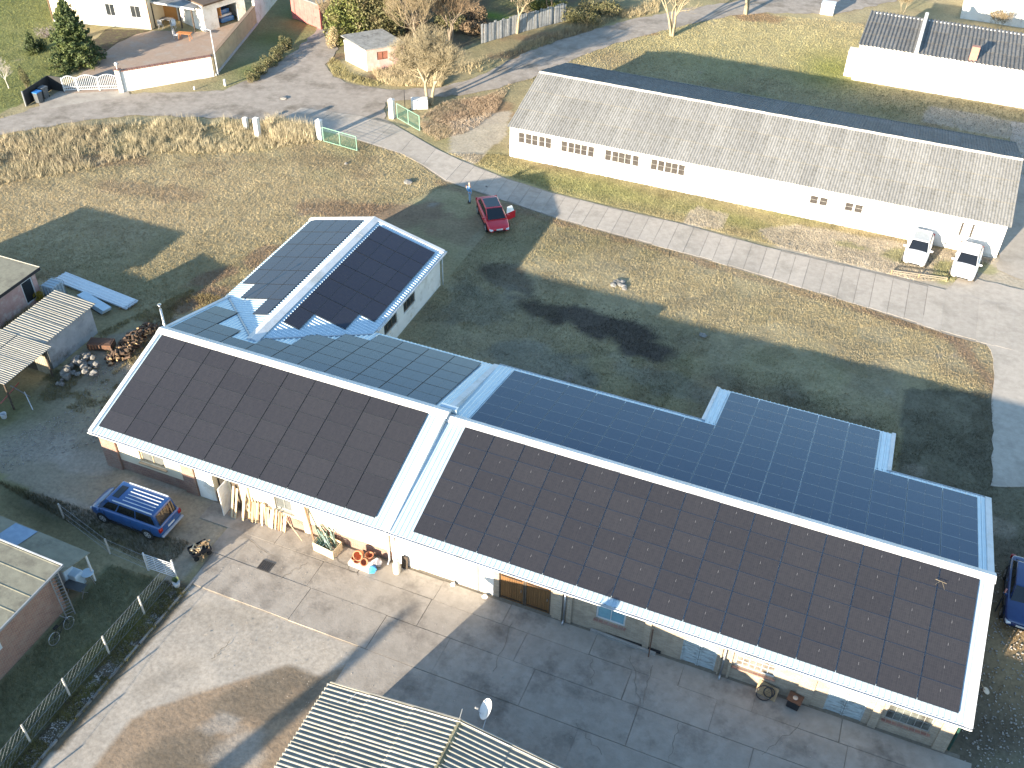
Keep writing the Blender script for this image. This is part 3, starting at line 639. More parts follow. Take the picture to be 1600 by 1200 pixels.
# ---- the wing
T3, T4 = -.2499, .2386
u5, w5, z5 = 5.3635, 10.865, 4.0544; u6, w6, z6 = 4.0028, 11.0798, 4.03
WR = 4.70; zw = z5-DZ+(u5-WR)*math.tan(-T3); WEND = 23.75
zR = lambda u: zw-(u-WR)*math.tan(-T3); zL = lambda u: zw-.05-(WR-u)*math.tan(T4)
EL, ER = -.62, 10.05
def wy_(z): return 6.9618-(z-(4.6081-DZ))/math.tan(-T2)
def u_at(y, side):
    """where the wing slope meets the main slope at depth y"""
    z = zb1(y)
    return WR+(zw-z)/math.tan(-T3) if side > 0 else WR-(zw-z)/math.tan(T4)
for side, ue in ((1, ER), (-1, EL)):
    mb = MB(); xs = []; y = wy_(zw)+.02
    for yy, h in trap(wy_(zw)+.03, WEND-.05):
        lim = u_at(yy, side); u1 = min(ue, lim) if side > 0 else max(ue, lim)
        zz = (zR if side > 0 else zL); xs.append(((WR, yy, zw+h), (u1, yy, zz(u1)+h)))
    mb.rows([[a for a, b in xs], [b for a, b in xs]])
    mb.build('roof_deck', white_sheet, A_)
    y1 = 13.76
    zz = zR if side > 0 else zL
    MB().add([(WR,y1,zw-.09),(ue,y1,zz(ue)-.09),(ue,WEND-.04,zz(ue)-.09),(WR,WEND-.04,zw-.09),(WR,y1,zw-.012),(ue,y1,zz(ue)-.012),(ue,WEND-.04,zz(ue)-.012),(WR,WEND-.04,zw-.012)],
             [(0,3,2,1),(0,1,5,4),(1,2,6,5),(2,3,7,6),(3,0,4,7)] if side > 0 else [(0,1,2,3),(0,4,5,1),(1,5,6,2),(2,6,7,3),(3,7,4,0)]).build('roof_edge', white_metal, A_)
    # valley gutter
    a = Vector((WR, wy_(zw), zw+.03)); ymax = 13.6; b = Vector((u_at(ymax, side), ymax, zb1(ymax)+.045))
    b = Vector((ue, 0, 0)); zv = zz(ue); b = Vector((ue, wy_(zv), zv+.045)); 
    MB().bar(a+Vector((0,.12,.01)), b, .09, .02).build('valley_gutter', zinc, A_)
# end trims, ridge cap of the wing
MB().add([(EL-.03,WEND,zL(EL)+.1),(WR,WEND,zw+.1),(ER+.03,WEND,zR(ER)+.1),(ER+.03,WEND-.3,zR(ER)+.1),(WR,WEND-.3,zw+.1),(EL-.03,WEND-.3,zL(EL)+.1),
          (EL-.03,WEND,zL(EL)-.2),(WR,WEND,zw-.2),(ER+.03,WEND,zR(ER)-.2),(ER+.03,WEND-.3,zR(ER)-.1),(WR,WEND-.3,zw-.1),(EL-.03,WEND-.3,zL(EL)-.1)],
         [(0,5,4,1),(1,4,3,2),(0,1,7,6),(1,2,8,7),(5,11,10,4),(4,10,9,3),(2,3,9,8),(0,6,11,5)]).build('verge_trim', white_metal, A_)
for ya, yb, k in ((wy_(zw)+.1, 21.3, 0), (21.3, WEND-.02, 1)):
    h = .004*k; w_ = .42; d_ = .1
    MB().add([(WR-w_,ya,zw-.02+h),(WR,ya,zw+.13+h),(WR+w_,ya,zw-.02+h),(WR+w_,yb,zw-.02+h),(WR,yb,zw+.13+h),(WR-w_,yb,zw-.02+h)],[(0,1,4,5),(1,2,3,4),(0,2,1),(3,5,4),(0,5,3,2)]).build('ridge_cap', white_metal, A_)
# eaves gutter + walls of the wing
MB().box(ER-.02,ER+.13,13.9,WEND+.12,zR(ER)-.17,zR(ER)-.05).build('gutter', white_metal, A_)
MB().tube((ER+.02,WEND-.25,zR(ER)-.1),(9.98,WEND-.3,zR(ER)-.3),.045,n=8).tube((9.98,WEND-.3,zR(ER)-.28),(9.98,WEND-.3,.1),.045,n=8).build('downpipe', white_metal, A_, smooth=True)
wy0 = 13.45
Pw, Qw = (9.75, wy0), (9.75, WEND-.25)
def wnd_y(px): return GX_(px[0], px[1], 9.75).y
wa, wb, wc, wd = wnd_y((600,512))-wy0, wnd_y((620,490))-wy0, wnd_y((630,474))-wy0, wnd_y((648,455))-wy0
wall(A_, Pw, Qw, -.05, 2.78, .3, white_plaster, [(wa,wb,1.1,2.15),(wc,wd,1.1,2.15)])
bf = mat('brown_frame', (.20,.15,.10), rough=.7)
for a0, a1 in ((wa,wb),(wc,wd)): window(A_, Pw, Qw, a0, a1, 1.1, 2.15, 3, 1, bf, glass_dark, inset=.1, fw=.07)
wall(A_, (-.15, WEND-.25), (-.15, 13.45), -.05, 2.75, .3, white_plaster)
mb = MB(); P = [(-.15,-.05),(9.74,-.05),(9.74,zR(9.74)-.1),(WR,zw-.1),(-.15,zL(-.15)-.1)]
mb.add([(u,WEND-.25,z) for u,z in P]+[(u,WEND-.5,z) for u,z in P], [(4,3,2,1,0),(5,6,7,8,9)]+[(i,(i+1)%5,(i+1)%5+5,i+5) for i in range(5)]); mb.build('gable_wall', white_plaster, A_)
# wing panels: lay rows along +y
def wing_cells(side):
    hs = [7,6,6,5]
    return [(7-hh+k, c) for c, hh in enumerate(hs) for k in range(hh)]
for i, c in wing_cells(1):
    e = Vector((math.cos(T3),0,math.sin(T3))); o = Vector((u5,w5,z5))+Vector((0,1,0))*(i*PW)+e*((c+1)*PH)
    panels(A_, o, (0,1,0), -e, [(0,0)], pm)
for i, c in wing_cells(-1):
    e = -Vector((math.cos(T4),0,math.sin(T4))); o = Vector((u6,w6,z6))+Vector((0,1,0))*((i+1)*PW)+e*((c+1)*PH)
    panels(A_, o, (0,-1,0), -e, [(0,0)], pm)
# snow-catch box where the two roofs step
MB().box(17.75,18.75,7.05,7.35,4.2,4.62).build('roof_flashing', white_sheet, A_)
# steel chimney behind the gable
cp = GY_(257,508,7.6); 
ch = MB(); q = Vector((-.62,7.3,0)); ch.tube(q,(-.62,7.3,5.6),.065,n=10).tube((-.62,7.3,5.66),(-.62,7.3,5.9),.06,.06,n=10); ch.tube((-.62,7.3,5.9),(-.62,7.3,5.95),.13,.11,n=12)
ch.build('chimney_pipe', mat('stainless', (.55,.56,.58), rough=.25, metal=.9), A_, smooth=True)

# ================================================================== the right workshop (lower roof)
B_ = thing('workshop_building', 'yellow brick workshop with long solar roof and wooden gate, right half of the building', 'workshop', (32,0,0))
T1b, T2b = .2692, -.212
zfb = lambda y: 2.6064-DZ+(y+.0645)*math.tan(T1b); zbb = lambda y: 4.3339-DZ+(y-6.8991)*math.tan(T2b)
deck('roof_deck', UR+.02, UX-.04, -.40, zfb(-.40), YR, zfb(YR), B_)
EX0, EX1, YE, YX = 30.85, 41.28, 13.72, 17.98
deck('roof_deck', UR+.02, UX-.04, YE, zbb(YE), YR, zbb(YR), B_)
deck('roof_deck', EX0+.04, EX1-.04, YX, zbb(YX), YE+.002, zbb(YE+.002), B_)
zrb = max(zfb(YR), zbb(YR))
ridge(B_, UR+.05, UX+.01, zrb+.12, [23.2,27.9,34.9,40.6], .34)
verge(B_, UX, 1, [(-.44,zfb(-.44)),(YR,zfb(YR))], .30); verge(B_, UX, 1, [(YR,zbb(YR)-.001),(YE+.03,zbb(YE+.03))], .30)
verge(B_, EX0, -1, [(YE+.02,zbb(YE+.02)),(YX+.03,zbb(YX+.03))], .2); verge(B_, EX1, 1, [(YE+.02,zbb(YE+.02)),(YX+.03,zbb(YX+.03))], .2)
gutter(B_, UR+.04, UX, -.41, zfb(-.4)-.01)
MB().box(UR+.05, UX-.05, -.41, -.385, zfb(-.4)-.2, zfb(-.4)-.072).build('fascia', white_metal, B_)
gutter(B_, UR, EX0, YE+.01, zbb(YE)-.01, 1); gutter(B_, EX1, UX, YE+.01, zbb(YE)-.01, 1)
Pr, Qr = (18.4, WY), (45.86, WY); b_ = lambda u: u-18.4
ops_w = [(b_(19.9),b_(22.05),-.05,2.1)]
wall(B_, (18.4,WY), (24.1,WY), -.05, 2.3, .3, white_plaster, ops_w, label='whitewashed front wall')
MB().obox((20.975,WY+.08,1.02),(2.14,0,0),(0,.05,0),(0,0,2.12)).build('door', white_plaster, B_, label='white painted double door')
for u in (20.0,20.95,21.9): MB().box(u,u+.06,WY+.02,WY+.05,.02,2.06).build('door_batten', white_metal, B_)
MB().box(23.2,23.3,WY-.05,WY-.001,0,2.25).build('downpipe', zinc, B_)
P2, Q2 = (24.1, WY), (45.86, WY); k_ = lambda u: u-24.1
ops2 = [(k_(24.38),k_(27.13),-.05,2.1),(k_(29.45),k_(30.92),.98,2.05),(k_(33.77),k_(35.4),-.05,1.62),(k_(36.25),k_(38.08),.97,2.04),(k_(40.52),k_(42.2),-.05,1.95),(k_(43.03),k_(44.95),.82,1.93)]
wall(B_, P2, Q2, -.05, 2.3, .34, brick_yellow, ops2)
for u0, u1 in ((27.25,27.75),(28.0,28.25),(31.9,32.2),(35.55,35.62),(36.0,36.12),(39.2,39.9),(42.5,42.85),(45.3,45.86)): MB().box(u0,u1,WY-.1,WY-.001,-.05,2.28).build('pilaster', brick_yellow, B_)
# wooden gate: two leaves of boards
gt = plankdoor(B_, P2, Q2, k_(24.38), k_(25.745), -.03, 2.1, 10, gate_wood, name='gate_leaf', frame=timber_dark); gt2 = plankdoor(B_, P2, Q2, k_(25.765), k_(27.13), -.03, 2.1, 10, gate_wood, name='gate_leaf', frame=timber_dark)
for g_, u0 in ((gt,24.5),(gt2,25.88)):
    for z in (.12,1.75): MB().box(u0,u0+1.1,WY+.025,WY+.04,z,z+.06).build('hinge_strap', dark_metal, g_)
window(B_, P2, Q2, k_(29.45), k_(30.92), .98, 2.05, 2, 1, white_metal, glass_blue, brick_red, inset=.1, fw=.09)
weathered = mat('weathered_paint', (.50,.56,.58), (.30,.36,.38), rough=.85, scale=7, stretch=(.6,1,4), c3=(.20,.19,.17), s3=3)
for a0, a1, z1 in ((33.77,34.58,1.62),(34.60,35.4,1.62),(40.52,41.35,1.95),(41.37,42.2,1.95)): plankdoor(B_, P2, Q2, k_(a0), k_(a1), -.02, z1, 6, weathered, horiz=True, frame=weathered)
window(B_, P2, Q2, k_(36.25), k_(38.08), .97, 2.04, 6, 3, white_metal, mat('glass_brown', (.12,.10,.08), (.30,.29,.27), rough=.15, scale=2.5), brick_red, inset=.1, fw=.05)
window(B_, P2, Q2, k_(43.03), k_(44.95), .82, 1.93, 6, 2, mat('grey_frame', (.35,.35,.33)), mat('glass_mixed', (.20,.22,.20), (.05,.045,.04), rough=.15, scale=1.4), brick_red, inset=.1, fw=.05)
pipe(B_, 27.9, WY, 2.35); pipe(B_, 35.75, WY-.02, 2.35)
dkgreen = mat('dark_green', (.02,.07,.055), rough=.5); MB().tube((46.0,WY+.1,2.2),(46.0,WY+.1,.05),.06,n=8).build('downpipe', dkgreen, B_, label='dark green pipe on the right corner')
gable(B_, 45.56, 45.86, WY+.345, zfb(.1)-.1, YR, zrb-.1, 13.3, zbb(13.3)-.08, brick_side)
wall(B_, (45.5,13.35), (EX1-.3,13.35), -.05, 2.75, .3, white_plaster); wall(B_, (EX0+.3,13.35), (18.6,13.35), -.05, 2.75, .3, white_plaster)
wall(B_, (EX1-.3,13.36), (EX1-.3,YX-.3), -.05, 1.85, .3, white_plaster); wall(B_, (EX1-.3,YX-.3), (EX0+.3,YX-.3), -.05, 1.8, .3, white_plaster); wall(B_, (EX0+.3,YX-.3), (EX0+.3,13.36), -.05, 1.85, .3, white_plaster)
u2, w2, z2 = 19.5897, -.0645, 2.6064
panels(B_, (u2,w2,z2), (1,0,0), (0,math.cos(T1b),math.sin(T1b)), [(i,j) for i in range(15) for j in range(6)], pmd)
u4, w4, z4 = 19.5247, 6.8991, 4.3339
rear_panels(B_, (u4,w4,z4), Vector((0,math.cos(T2b),math.sin(T2b))), [6]*7+[10]*5+[6]*3, pmd)
# a twig lying on the panels near the ridge
tw = MB(); p = G(1462,905,4.25); tw.tube(p,p+Vector((.5,-.1,.02)),.012,.006,n=5).tube(p+Vector((.3,-.06,.015)),p+Vector((.42,-.5,.02)),.009,.004,n=5).tube(p+Vector((.2,-.04,.01)),p+Vector((.0,-.35,.0)),.008,.004,n=5)
tag(tw.build('twig', twig_tan), 'dry forked twig lying on the solar panels below the ridge', 'twig')
# ================================================================== long white shed with asbestos roof
L_ = thing('long_shed', 'long white shed with weathered grey corrugated roof beyond the concrete road', 'shed', (26,50,0))
lx0, lx1, ly0, ly1, lz = 6.78, 46.2, 43.38, 57.15, 2.95
wins = []
for xs in ((813,824,834,845,855),(880,891,901,911,922),(949,960,970,980,992),(1021,1032,1043,1053,1064)):
    for x in xs: 
        y = 205+(x-813)*.206; p = GY_(x+2, y, ly0); wins.append((p.x-.27, p.x+.27, 1.45, 2.4))
for x in (1274,1289,1329,1344):
    p = GY_(x, 306+(x-1289)*.2, ly0); wins.append((p.x-.3, p.x+.3, 1.35, 2.05))
for x in (1503,1521): p = GY_(x, 355, ly0); wins.append((p.x-.1, p.x+.1, 1.2, 2.35))
wall(L_, (lx0,ly0), (lx1,ly0), -.05, lz, .3, white_plaster, [(a-lx0,b-lx0,c,d) for a,b,c,d in wins])
glass_pale = mat('glass_pale', (.07,.065,.06), (.045,.04,.04), rough=.35, spec=.3)
wr = random.Random(5)
pane_b = mat('boarded_pane', (.45,.44,.42), rough=.6)
for a,b,c,d in wins:
    window(L_, (lx0,ly0), (lx1,ly0), a-lx0, b-lx0, c, d, 1, 2 if b-a > .3 else 1, mat('window_grey', (.42,.42,.41), rough=.7), glass_pale, inset=.07, fw=.03)
wall(L_, (lx1,ly1), (lx0,ly1), -.05, lz, .3, white_plaster)
lrz, lry = 4.78, 50.27
for u in (lx0, lx1-.3):
    mb = MB(); P = [(ly0+.305,-.05),(ly1-.305,-.05),(ly1-.305,lz),(lry,lrz-.05),(ly0+.305,lz)]
    mb.add([(u,y,z) for y,z in P]+[(u+.3,y,z) for y,z in P], [(0,1,2,3,4),(9,8,7,6,5)]+[(i,i+5,(i+1)%5+5,(i+1)%5) for i in range(5)]); mb.build('gable_wall', white_plaster, L_)
sheet_roof(L_, (lx0-.1,ly0-.3,lz-.02), (lx1+.15,ly0-.3,lz-.02), (lx1+.15,lry,lrz+.05), (lx0-.1,lry,lrz+.05), 36, 3, asbestos, .22, .026, 1)
sheet_roof(L_, (lx1+.15,ly1+.3,lz-.02), (lx0-.1,ly1+.3,lz-.02), (lx0-.1,lry+.001,lrz+.05), (lx1+.15,lry+.001,lrz+.05), 36, 3, asbestos_dark, .22, .026, 2)  # far slope in darker sheets, its shade put into the colour
ridge_conc = mat('ridge_tile', (.56,.55,.51), (.44,.43,.40), rough=.9, scale=5, rand=.08)
for i in range(36):
    a = lx0-.1+(lx1-lx0+.25)*i/36; b = a+(lx1-lx0+.25)/36+.05; h = .012*(i % 2)
    MB().add([(a,lry-.2,lrz+.04+h),(b,lry-.2,lrz+.04+h),(b,lry,lrz+.15+h),(a,lry,lrz+.15+h),(b,lry+.2,lrz+.04+h),(a,lry+.2,lrz+.04+h)],[(0,1,2,3),(3,2,4,5),(0,3,5),(1,4,2)]).build('ridge_tile', ridge_conc, L_)
MB().box(lx0-.12,lx1+.12,ly1+.3,ly1+.34,lz-.12,lz+.04).build('gutter', asbestos_cream, L_)
# white shed further up, dark corrugated roof with a firewall
S_ = thing('storage_shed', 'white flat-fronted shed with dark corrugated roof, blue-white firewall and reddish chimney', 'shed', (40,76,0))
sx0, sx1, sy0, sy1 = 31.5, 60, 72.1, 80.4
wall(S_, (sx0,sy0), (sx1,sy0), -.05, 3.55, .3, white_plaster)
wall(S_, (sx0,sy1), (sx0,sy0+.301), -.05, 3.55, .3, white_plaster)
wall(S_, (sx1,sy1), (sx0+.3,sy1), -.05, 4.0, .3, white_plaster)
MB().box(sx0-.9,sx0-.001,sy0+.6,sy0+1.6,0,2.6).build('annex', white_plaster, S_)
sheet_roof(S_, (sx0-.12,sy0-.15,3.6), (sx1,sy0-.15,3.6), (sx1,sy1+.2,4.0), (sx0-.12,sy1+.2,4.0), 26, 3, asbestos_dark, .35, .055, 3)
fwx = GY_(1430,78,sy0).x
MB().add([(fwx,sy0-.25,3.4),(fwx+.32,sy0-.25,3.4),(fwx+.32,sy1+.3,3.8),(fwx,sy1+.3,3.8),(fwx,sy0-.25,4.1),(fwx+.32,sy0-.25,4.1),(fwx+.32,sy1+.3,4.6),(fwx,sy1+.3,4.6)],[(0,3,2,1),(4,5,6,7),(0,1,5,4),(1,2,6,5),(2,3,7,6),(3,0,4,7)]).build('firewall', white_plaster, S_)
cx = G(1520,92,3.7).x; MB().box(cx-.35,cx+.35,sy0+.2,sy0+.75,3.5,4.9).build('chimney', mat('red_render', (.36,.20,.16), (.28,.15,.12), rough=.9), S_)
# white building at the top right corner
p0 = G(1500,28)
U_ = thing('white_building', 'plain white building at the top right corner behind the dark-roofed shed', 'building', (p0.x+10,p0.y+4,0))
wall(U_, (p0.x,p0.y), (p0.x+22,p0.y-.4), -.05, 5, .3, white_plaster); wall(U_, (p0.x,p0.y+9), (p0.x,p0.y+.301), -.05, 5, .3, white_plaster)
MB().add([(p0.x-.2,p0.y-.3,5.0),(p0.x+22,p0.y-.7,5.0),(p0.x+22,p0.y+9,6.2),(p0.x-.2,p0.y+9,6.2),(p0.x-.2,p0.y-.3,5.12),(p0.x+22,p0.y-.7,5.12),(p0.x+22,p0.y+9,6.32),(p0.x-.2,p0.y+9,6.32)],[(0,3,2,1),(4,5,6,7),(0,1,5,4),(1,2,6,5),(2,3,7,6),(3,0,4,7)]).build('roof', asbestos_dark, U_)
# small white transformer box by the lane
q = G(1281,22); X_ = thing('utility_box', 'small white utility box standing alone on the grass beside the upper lane', 'box', (q.x+.6,q.y+.6,0))
MB().box(q.x,q.x+1.4,q.y,q.y+1.1,0,1.15).build('body', white_plaster, X_); MB().box(q.x-.06,q.x+1.46,q.y-.06,q.y+1.16,1.151,1.22).build('lid', white_metal, X_)
MB().box(q.x+.1,q.x+1.3,q.y-.02,q.y-.001,.1,1.05).build('door', white_metal, X_)

# ================================================================== sheds on the left
K_ = thing('shed', 'shed with ribbed corrugated roof and a long grey plastered wall beside the rubble', 'shed', (-10,7,0))
kx0, kx1, ky0, ky1 = -11.45, -8.62, 5.2, 9.35
wall(K_, (kx1,ky0), (kx1,ky1), -.05, 2.15, .25, grey_plaster); wall(K_, (kx0+.0,ky1), (kx0,ky0), -.05, 2.3, .25, grey_plaster)
wall(K_, (kx1-.25,ky1), (kx0+.25,ky1), -.05, 2.1, .25, grey_plaster); wall(K_, (kx0+.25,ky0), (kx1-.25,ky0), -.05, 2.1, .25, grey_plaster)
sheet_roof(K_, (kx1+.15,ky0-.35,2.22), (kx1+.15,ky1+.3,2.22), (kx0-.15,ky1+.3,2.42), (kx0-.15,ky0-.35,2.42), 5, 1, asbestos_cream, .21, .03, 4)
O_ = thing('lean_to', 'open lean-to with pale corrugated roof and dark interior at the left edge', 'shed', (-12,3,0))
ox0, ox1, oy0, oy1 = -18.5, -7.85, .95, 4.85
sheet_roof(O_, (ox1,oy0,2.25), (ox1,oy1,2.25), (ox0,oy1+.1,2.6), (ox0,oy0,2.6), 4, 4, asbestos_cream, .16, .025, 5)
for y in (1.2,4.55): MB().tube((-8.1,y,0),(-8.1,y,2.2),.06,n=8).build('post', timber_dark, O_)
for x in (-11.5,-15): MB().tube((x,1.2,0),(x,1.2,2.3),.06,n=8).build('post', timber_dark, O_)
wall(O_, (-18,4.7), (-9.4,4.7), -.05, 2.2, .1, mat('dark_boards', (.10,.08,.06), (.06,.05,.04), rough=.95, scale=2, stretch=(4,4,.3)))
for i in range(7): MB().box(-9.35+.17*i,-9.2+.17*i,4.66,4.69,0,2.15).build('board', mat('grey_boards', (.33,.29,.22), (.24,.21,.16), rough=.9, rand=.2), O_)
MB().box(-8.2,-8.1,1.2,4.5,2.08,2.2).build('beam', timber_dark, O_)
P_ = thing('shed', 'pink rendered shed with grey felt roof at the left edge', 'shed', (-17,9,0))
pa, pb = Vector((-14.7,10.6,0)), Vector((-17.6,1.6,0)); dpx = (pb-pa).normalized(); npx = Vector((dpx.y,-dpx.x,0))
# right face runs from near corner back; rectangular plan on the yard grid
px0, px1, py0, py1 = -24, -14.7, 6.9, 11.0
wall(P_, (px1,py0), (px1,py1), -.05, 2.25, .25, pink_plaster, [(2.75,3.75,.25,2.0)])
window(P_, (px1,py0), (px1,py1), 2.75, 3.75, .25, 2.0, 1, 1, white_metal, glass_dark, inset=.06, fw=.09)
wall(P_, (px0,py0), (px1-.25,py0), -.05, 2.25, .25, pink_plaster); wall(P_, (px1-.25,py1), (px0,py1), -.05, 2.25, .25, pink_plaster)
MB().box(px0,px1+.3,py0-.3,py1+.3,2.3,2.42).build('roof', felt_roof, P_); MB().box(px1+.301,px1+.34,py0-.32,py1+.32,2.24,2.45).build('fascia', dark_metal, P_)
MB().box(px0,px1+.34,py1+.301,py1+.34,2.26,2.45).build('fascia', mat('pale_trim', (.5,.48,.42)), P_)
# water tank beside the pink shed
wt = thing('water_tank', 'bluish plastic water tank standing behind the pink shed', 'tank', (-14.0,11.6,0))
MB().box(-14.5,-13.5,10.95,12.0,.12,1.15).build('bladder', mat('tank_plastic', (.42,.52,.58), (.34,.44,.50), rough=.35), wt, bevel=.08)
cg = MB()
for i in range(5):
    for z in (.12,1.17): cg.bar((-14.53,10.93+.275*i,z),(-13.47,10.93+.275*i,z),.025)
    cg.bar((-14.53+.265*i,10.92,.12),(-14.53+.265*i,10.92,1.17),.025); cg.bar((-13.46,10.93+.27*i,.12),(-13.46,10.93+.27*i,1.17),.025)
cg.build('cage', zinc, wt); MB().box(-14.55,-13.45,10.9,12.05,.0,.11).build('pallet', timber_dark, wt)
sp = thing('crate_cover', 'loose corrugated cover lying low between the pink shed and the grey shed', 'cover', (-12.5,10.6,.5))
link_m('corrugated_sheet', wave_mesh(2.6,1.1,.2,.025,asbestos_cream), sp, frame_m((-13.4,9.9,.75),(0.95,.1,-.02),(-.1,.95,-.12),(0,.1,1))); MB().box(-13.3,-11.0,10.0,10.9,0,.55).build('crate', timber_dark, sp)
# the long metal sheets stacked on the grass
st = thing('sheet_stack', 'stack of long blue-white ribbed metal sheets lying on the shaded grass', 'sheets', (-12,13,0))
A0, B0, C0, D0 = G(83,435,.35), G(196,480,.35), G(213,468,.35), G(100,425,.35)
ex = (B0-A0).normalized(); ey_ = (D0-A0); Wd = ey_.length; ey_.normalize(); Ls = (B0-A0).length
for k, (ox, oy, ln) in enumerate(((0,0,Ls),(.1,.03,Ls-.1),(.0,-.02,Ls*.98))):
    xs = trap(0, 1.12, .28, .04); mb = MB(); o = A0+ex*ox+ey_*oy+Vector((0,0,-.2+.06*k))
    mb.rows([[tuple(o+ey_*x+Vector((0,0,h))) for x, h in xs], [tuple(o+ey_*x+ex*ln+Vector((0,0,h))) for x, h in xs]]); mb.rows([[tuple(o+ey_*x+Vector((0,0,h-.015))) for x, h in xs], [tuple(o+ey_*x+ex*ln+Vector((0,0,h-.015))) for x, h in xs]])
    mb.build('metal_sheet', mat('blue_white_sheet', (.72,.76,.78), (.62,.68,.72), rough=.4, rand=.04), st)
for t in (.4,Ls/2,Ls-.6): MB().obox(A0+ex*t+ey_*.55+Vector((0,0,-.28)), ex*.09, ey_*1.3, (0,0,.1)).build('batten', timber, st)
st2 = thing('sheet_stack', 'short white bundle of metal sheets in front of the long stack', 'sheets', (-11,12,0))
A1, B1 = G(124,462,.4), G(160,484,.4); e1 = (B1-A1).normalized(); f1 = Vector((-e1.y,e1.x,0))
for k in range(5): MB().obox((A1+B1)/2+f1*.25+Vector((0,0,-.3+.07*k)), e1*((B1-A1).length+.1*k), f1*(.75-.03*k), (0,0,.055)).build('metal_sheet', white_sheet, st2)
MB().obox((A1+B1)/2+f1*.25+Vector((0,0,-.37)), e1*2.2, f1*.8, (0,0,.08)).build('pallet', timber_dark, st2)
# scraps, stones and stacked logs between the shed and the workshop
def rock(c, r, seed, m, name='stone', parent=None, flat=.7):
    rr = random.Random(seed); bm = bmesh.new(); bmesh.ops.create_icosphere(bm, subdivisions=1, radius=r)
    for v in bm.verts: v.co *= rr.uniform(.72,1.15); v.co.z *= flat
    bmesh.ops.translate(bm, verts=bm.verts, vec=Vector(c)-Vector(ORG.get(parent.name, (0,0,0)) if parent else (0,0,0)))
    me = bpy.data.meshes.new(name); bm.to_mesh(me); bm.free(); me.materials.append(m); o = bpy.data.objects.new(name, me); COL.objects.link(o); o.parent = parent; return o
block = mat('rubble', (.25,.24,.225), (.14,.14,.13), rough=.95, scale=4, bump=.02, rand=.25)
rub = thing('rubble_pile', 'pile of grey concrete lumps against the grey plastered shed wall', 'rubble', (-7.2,6,0)); rr = random.Random(3)
for k in range(44):
    p = G(rr.uniform(98,150), rr.uniform(558,592)); t = rr.random()
    rock((p.x+.1,p.y,.15+.45*t*rr.random()), rr.uniform(.13,.30), k, block, parent=rub)
for k in range(4): p = G(rr.uniform(88,100), rr.uniform(592,603)); rock((p.x,p.y,.12), rr.uniform(.12,.25), k+50, block, parent=rub)
bx = rub
for x, y, s in ((105,592,.32),(118,568,.3),(143,572,.25)): p = G(x,y); b = MB(); b.obox((p.x,p.y,s*.6), (s*1.2,s*.3,0), (-s*.25,s,.02), (0,0,s*1.1)); b.build('block', block, rub)
scrap = thing('scrap_bench', 'low brown scrap trough lying between the rubble and the log pile', 'trough', tuple(G(160,545)))
p = G(160,543); MB().obox((p.x,p.y,.28),(1.5,.5,0),(-.25,.75,0),(0,0,.42)).build('body', rust, scrap); MB().obox((p.x,p.y,.5),(1.3,.43,0),(-.12,.4,0),(0,0,.03)).build('lid', mat('rust_dark', (.10,.06,.045), rough=.9), scrap)
logend = mat('log_end', (.50,.36,.20), (.36,.24,.13), rough=.9, rand=.3); bark = mat('log_bark', (.13,.085,.06), (.07,.05,.035), rough=.95, rand=.3)
def logpile(name, label, x0, x1, yb, n, seed, h=1.0):
    o = thing(name, label, 'logs', (x0[0],x0[1],0)); r = random.Random(seed); a, b = Vector((*x0,0)), Vector((*x1,0)); d = (b-a); nn = Vector((-d.y,d.x,0)).normalized()
    for k in range(n):
        t = r.random(); hh = h*(1-abs(2*t-1)**3)*r.random(); off = r.uniform(-1,1)*yb*(1-hh/h*.7)
        c = a+d*t+nn*off+Vector((0,0,.08+hh)); ax = Vector((r.uniform(-1,1),r.uniform(-1,1),r.uniform(-.35,.35))).normalized()*r.uniform(.14,.2); rad = r.uniform(.05,.10)
        lg = MB().tube(c-ax,c+ax,rad,n=7,cap=False).build('log', bark, o)
        ce = MB(); ce.tube(c-ax*1.01,c-ax*.99,rad*.97,n=7); ce.tube(c+ax*.99,c+ax*1.01,rad*.97,n=7); ce.build('cut_end', logend, lg)
    return o
logpile('log_pile', 'long heap of split firewood beside the steel chimney', tuple(G(185,560)[:2]), tuple(G(246,512)[:2]), .75, 150, 1, .8)
logpile('log_pile', 'small heap of firewood with pale cut ends near the rubble', tuple(G(168,568)[:2]), tuple(G(202,554)[:2]), .4, 60, 2, .45)

# ================================================================== neighbour's brick house, lower left
H_ = thing('brick_house', 'red brick house with beige felt roof, lower left, with grey lean-to', 'house', (2,-14,0))
hz = 2.95
wall(H_, (5.0,-30), (5.0,-9.26), -.05, 2.85, .3, brick_side, [(16.2,17.05,1.5,2.1),(12.1,14.9,.15,2.35)])
window(H_, (5.0,-30), (5.0,-9.26), 16.2, 17.05, 1.5, 2.1, 1, 1, white_metal, glass_dark, inset=.0, fw=.11)
window(H_, (5.0,-30), (5.0,-9.26), 12.1, 14.9, .15, 2.35, 2, 2, white_metal, glass_dark, inset=-.01, fw=.16)
wall(H_, (4.7,-9.26), (-30,-9.26), -.05, 2.85, .3, brick_red)
MB().add([(-30,-30,4.2),(5.4,-30,hz),(5.4,-8.95,hz),(-30,-8.95,4.2),(-30,-30,4.32),(5.4,-30,hz+.12),(5.4,-8.95,hz+.12),(-30,-8.95,4.32)],[(0,3,2,1),(4,5,6,7),(0,1,5,4),(1,2,6,5),(2,3,7,6),(3,0,4,7)]).build('roof', felt_roof, H_)
sl = .55/17.4
for k in range(12):
    y = -9.0-.98*k; MB().add([(-30,y-.05,4.321),(5.38,y-.05,hz+.121),(5.38,y+.05,hz+.121),(-30,y+.05,4.321),(-30,y,4.34),(5.38,y,hz+.138)],[(0,1,5,4),(4,5,2,3),(1,2,5),(0,4,3)]).build('roof_seam', felt_roof, H_)
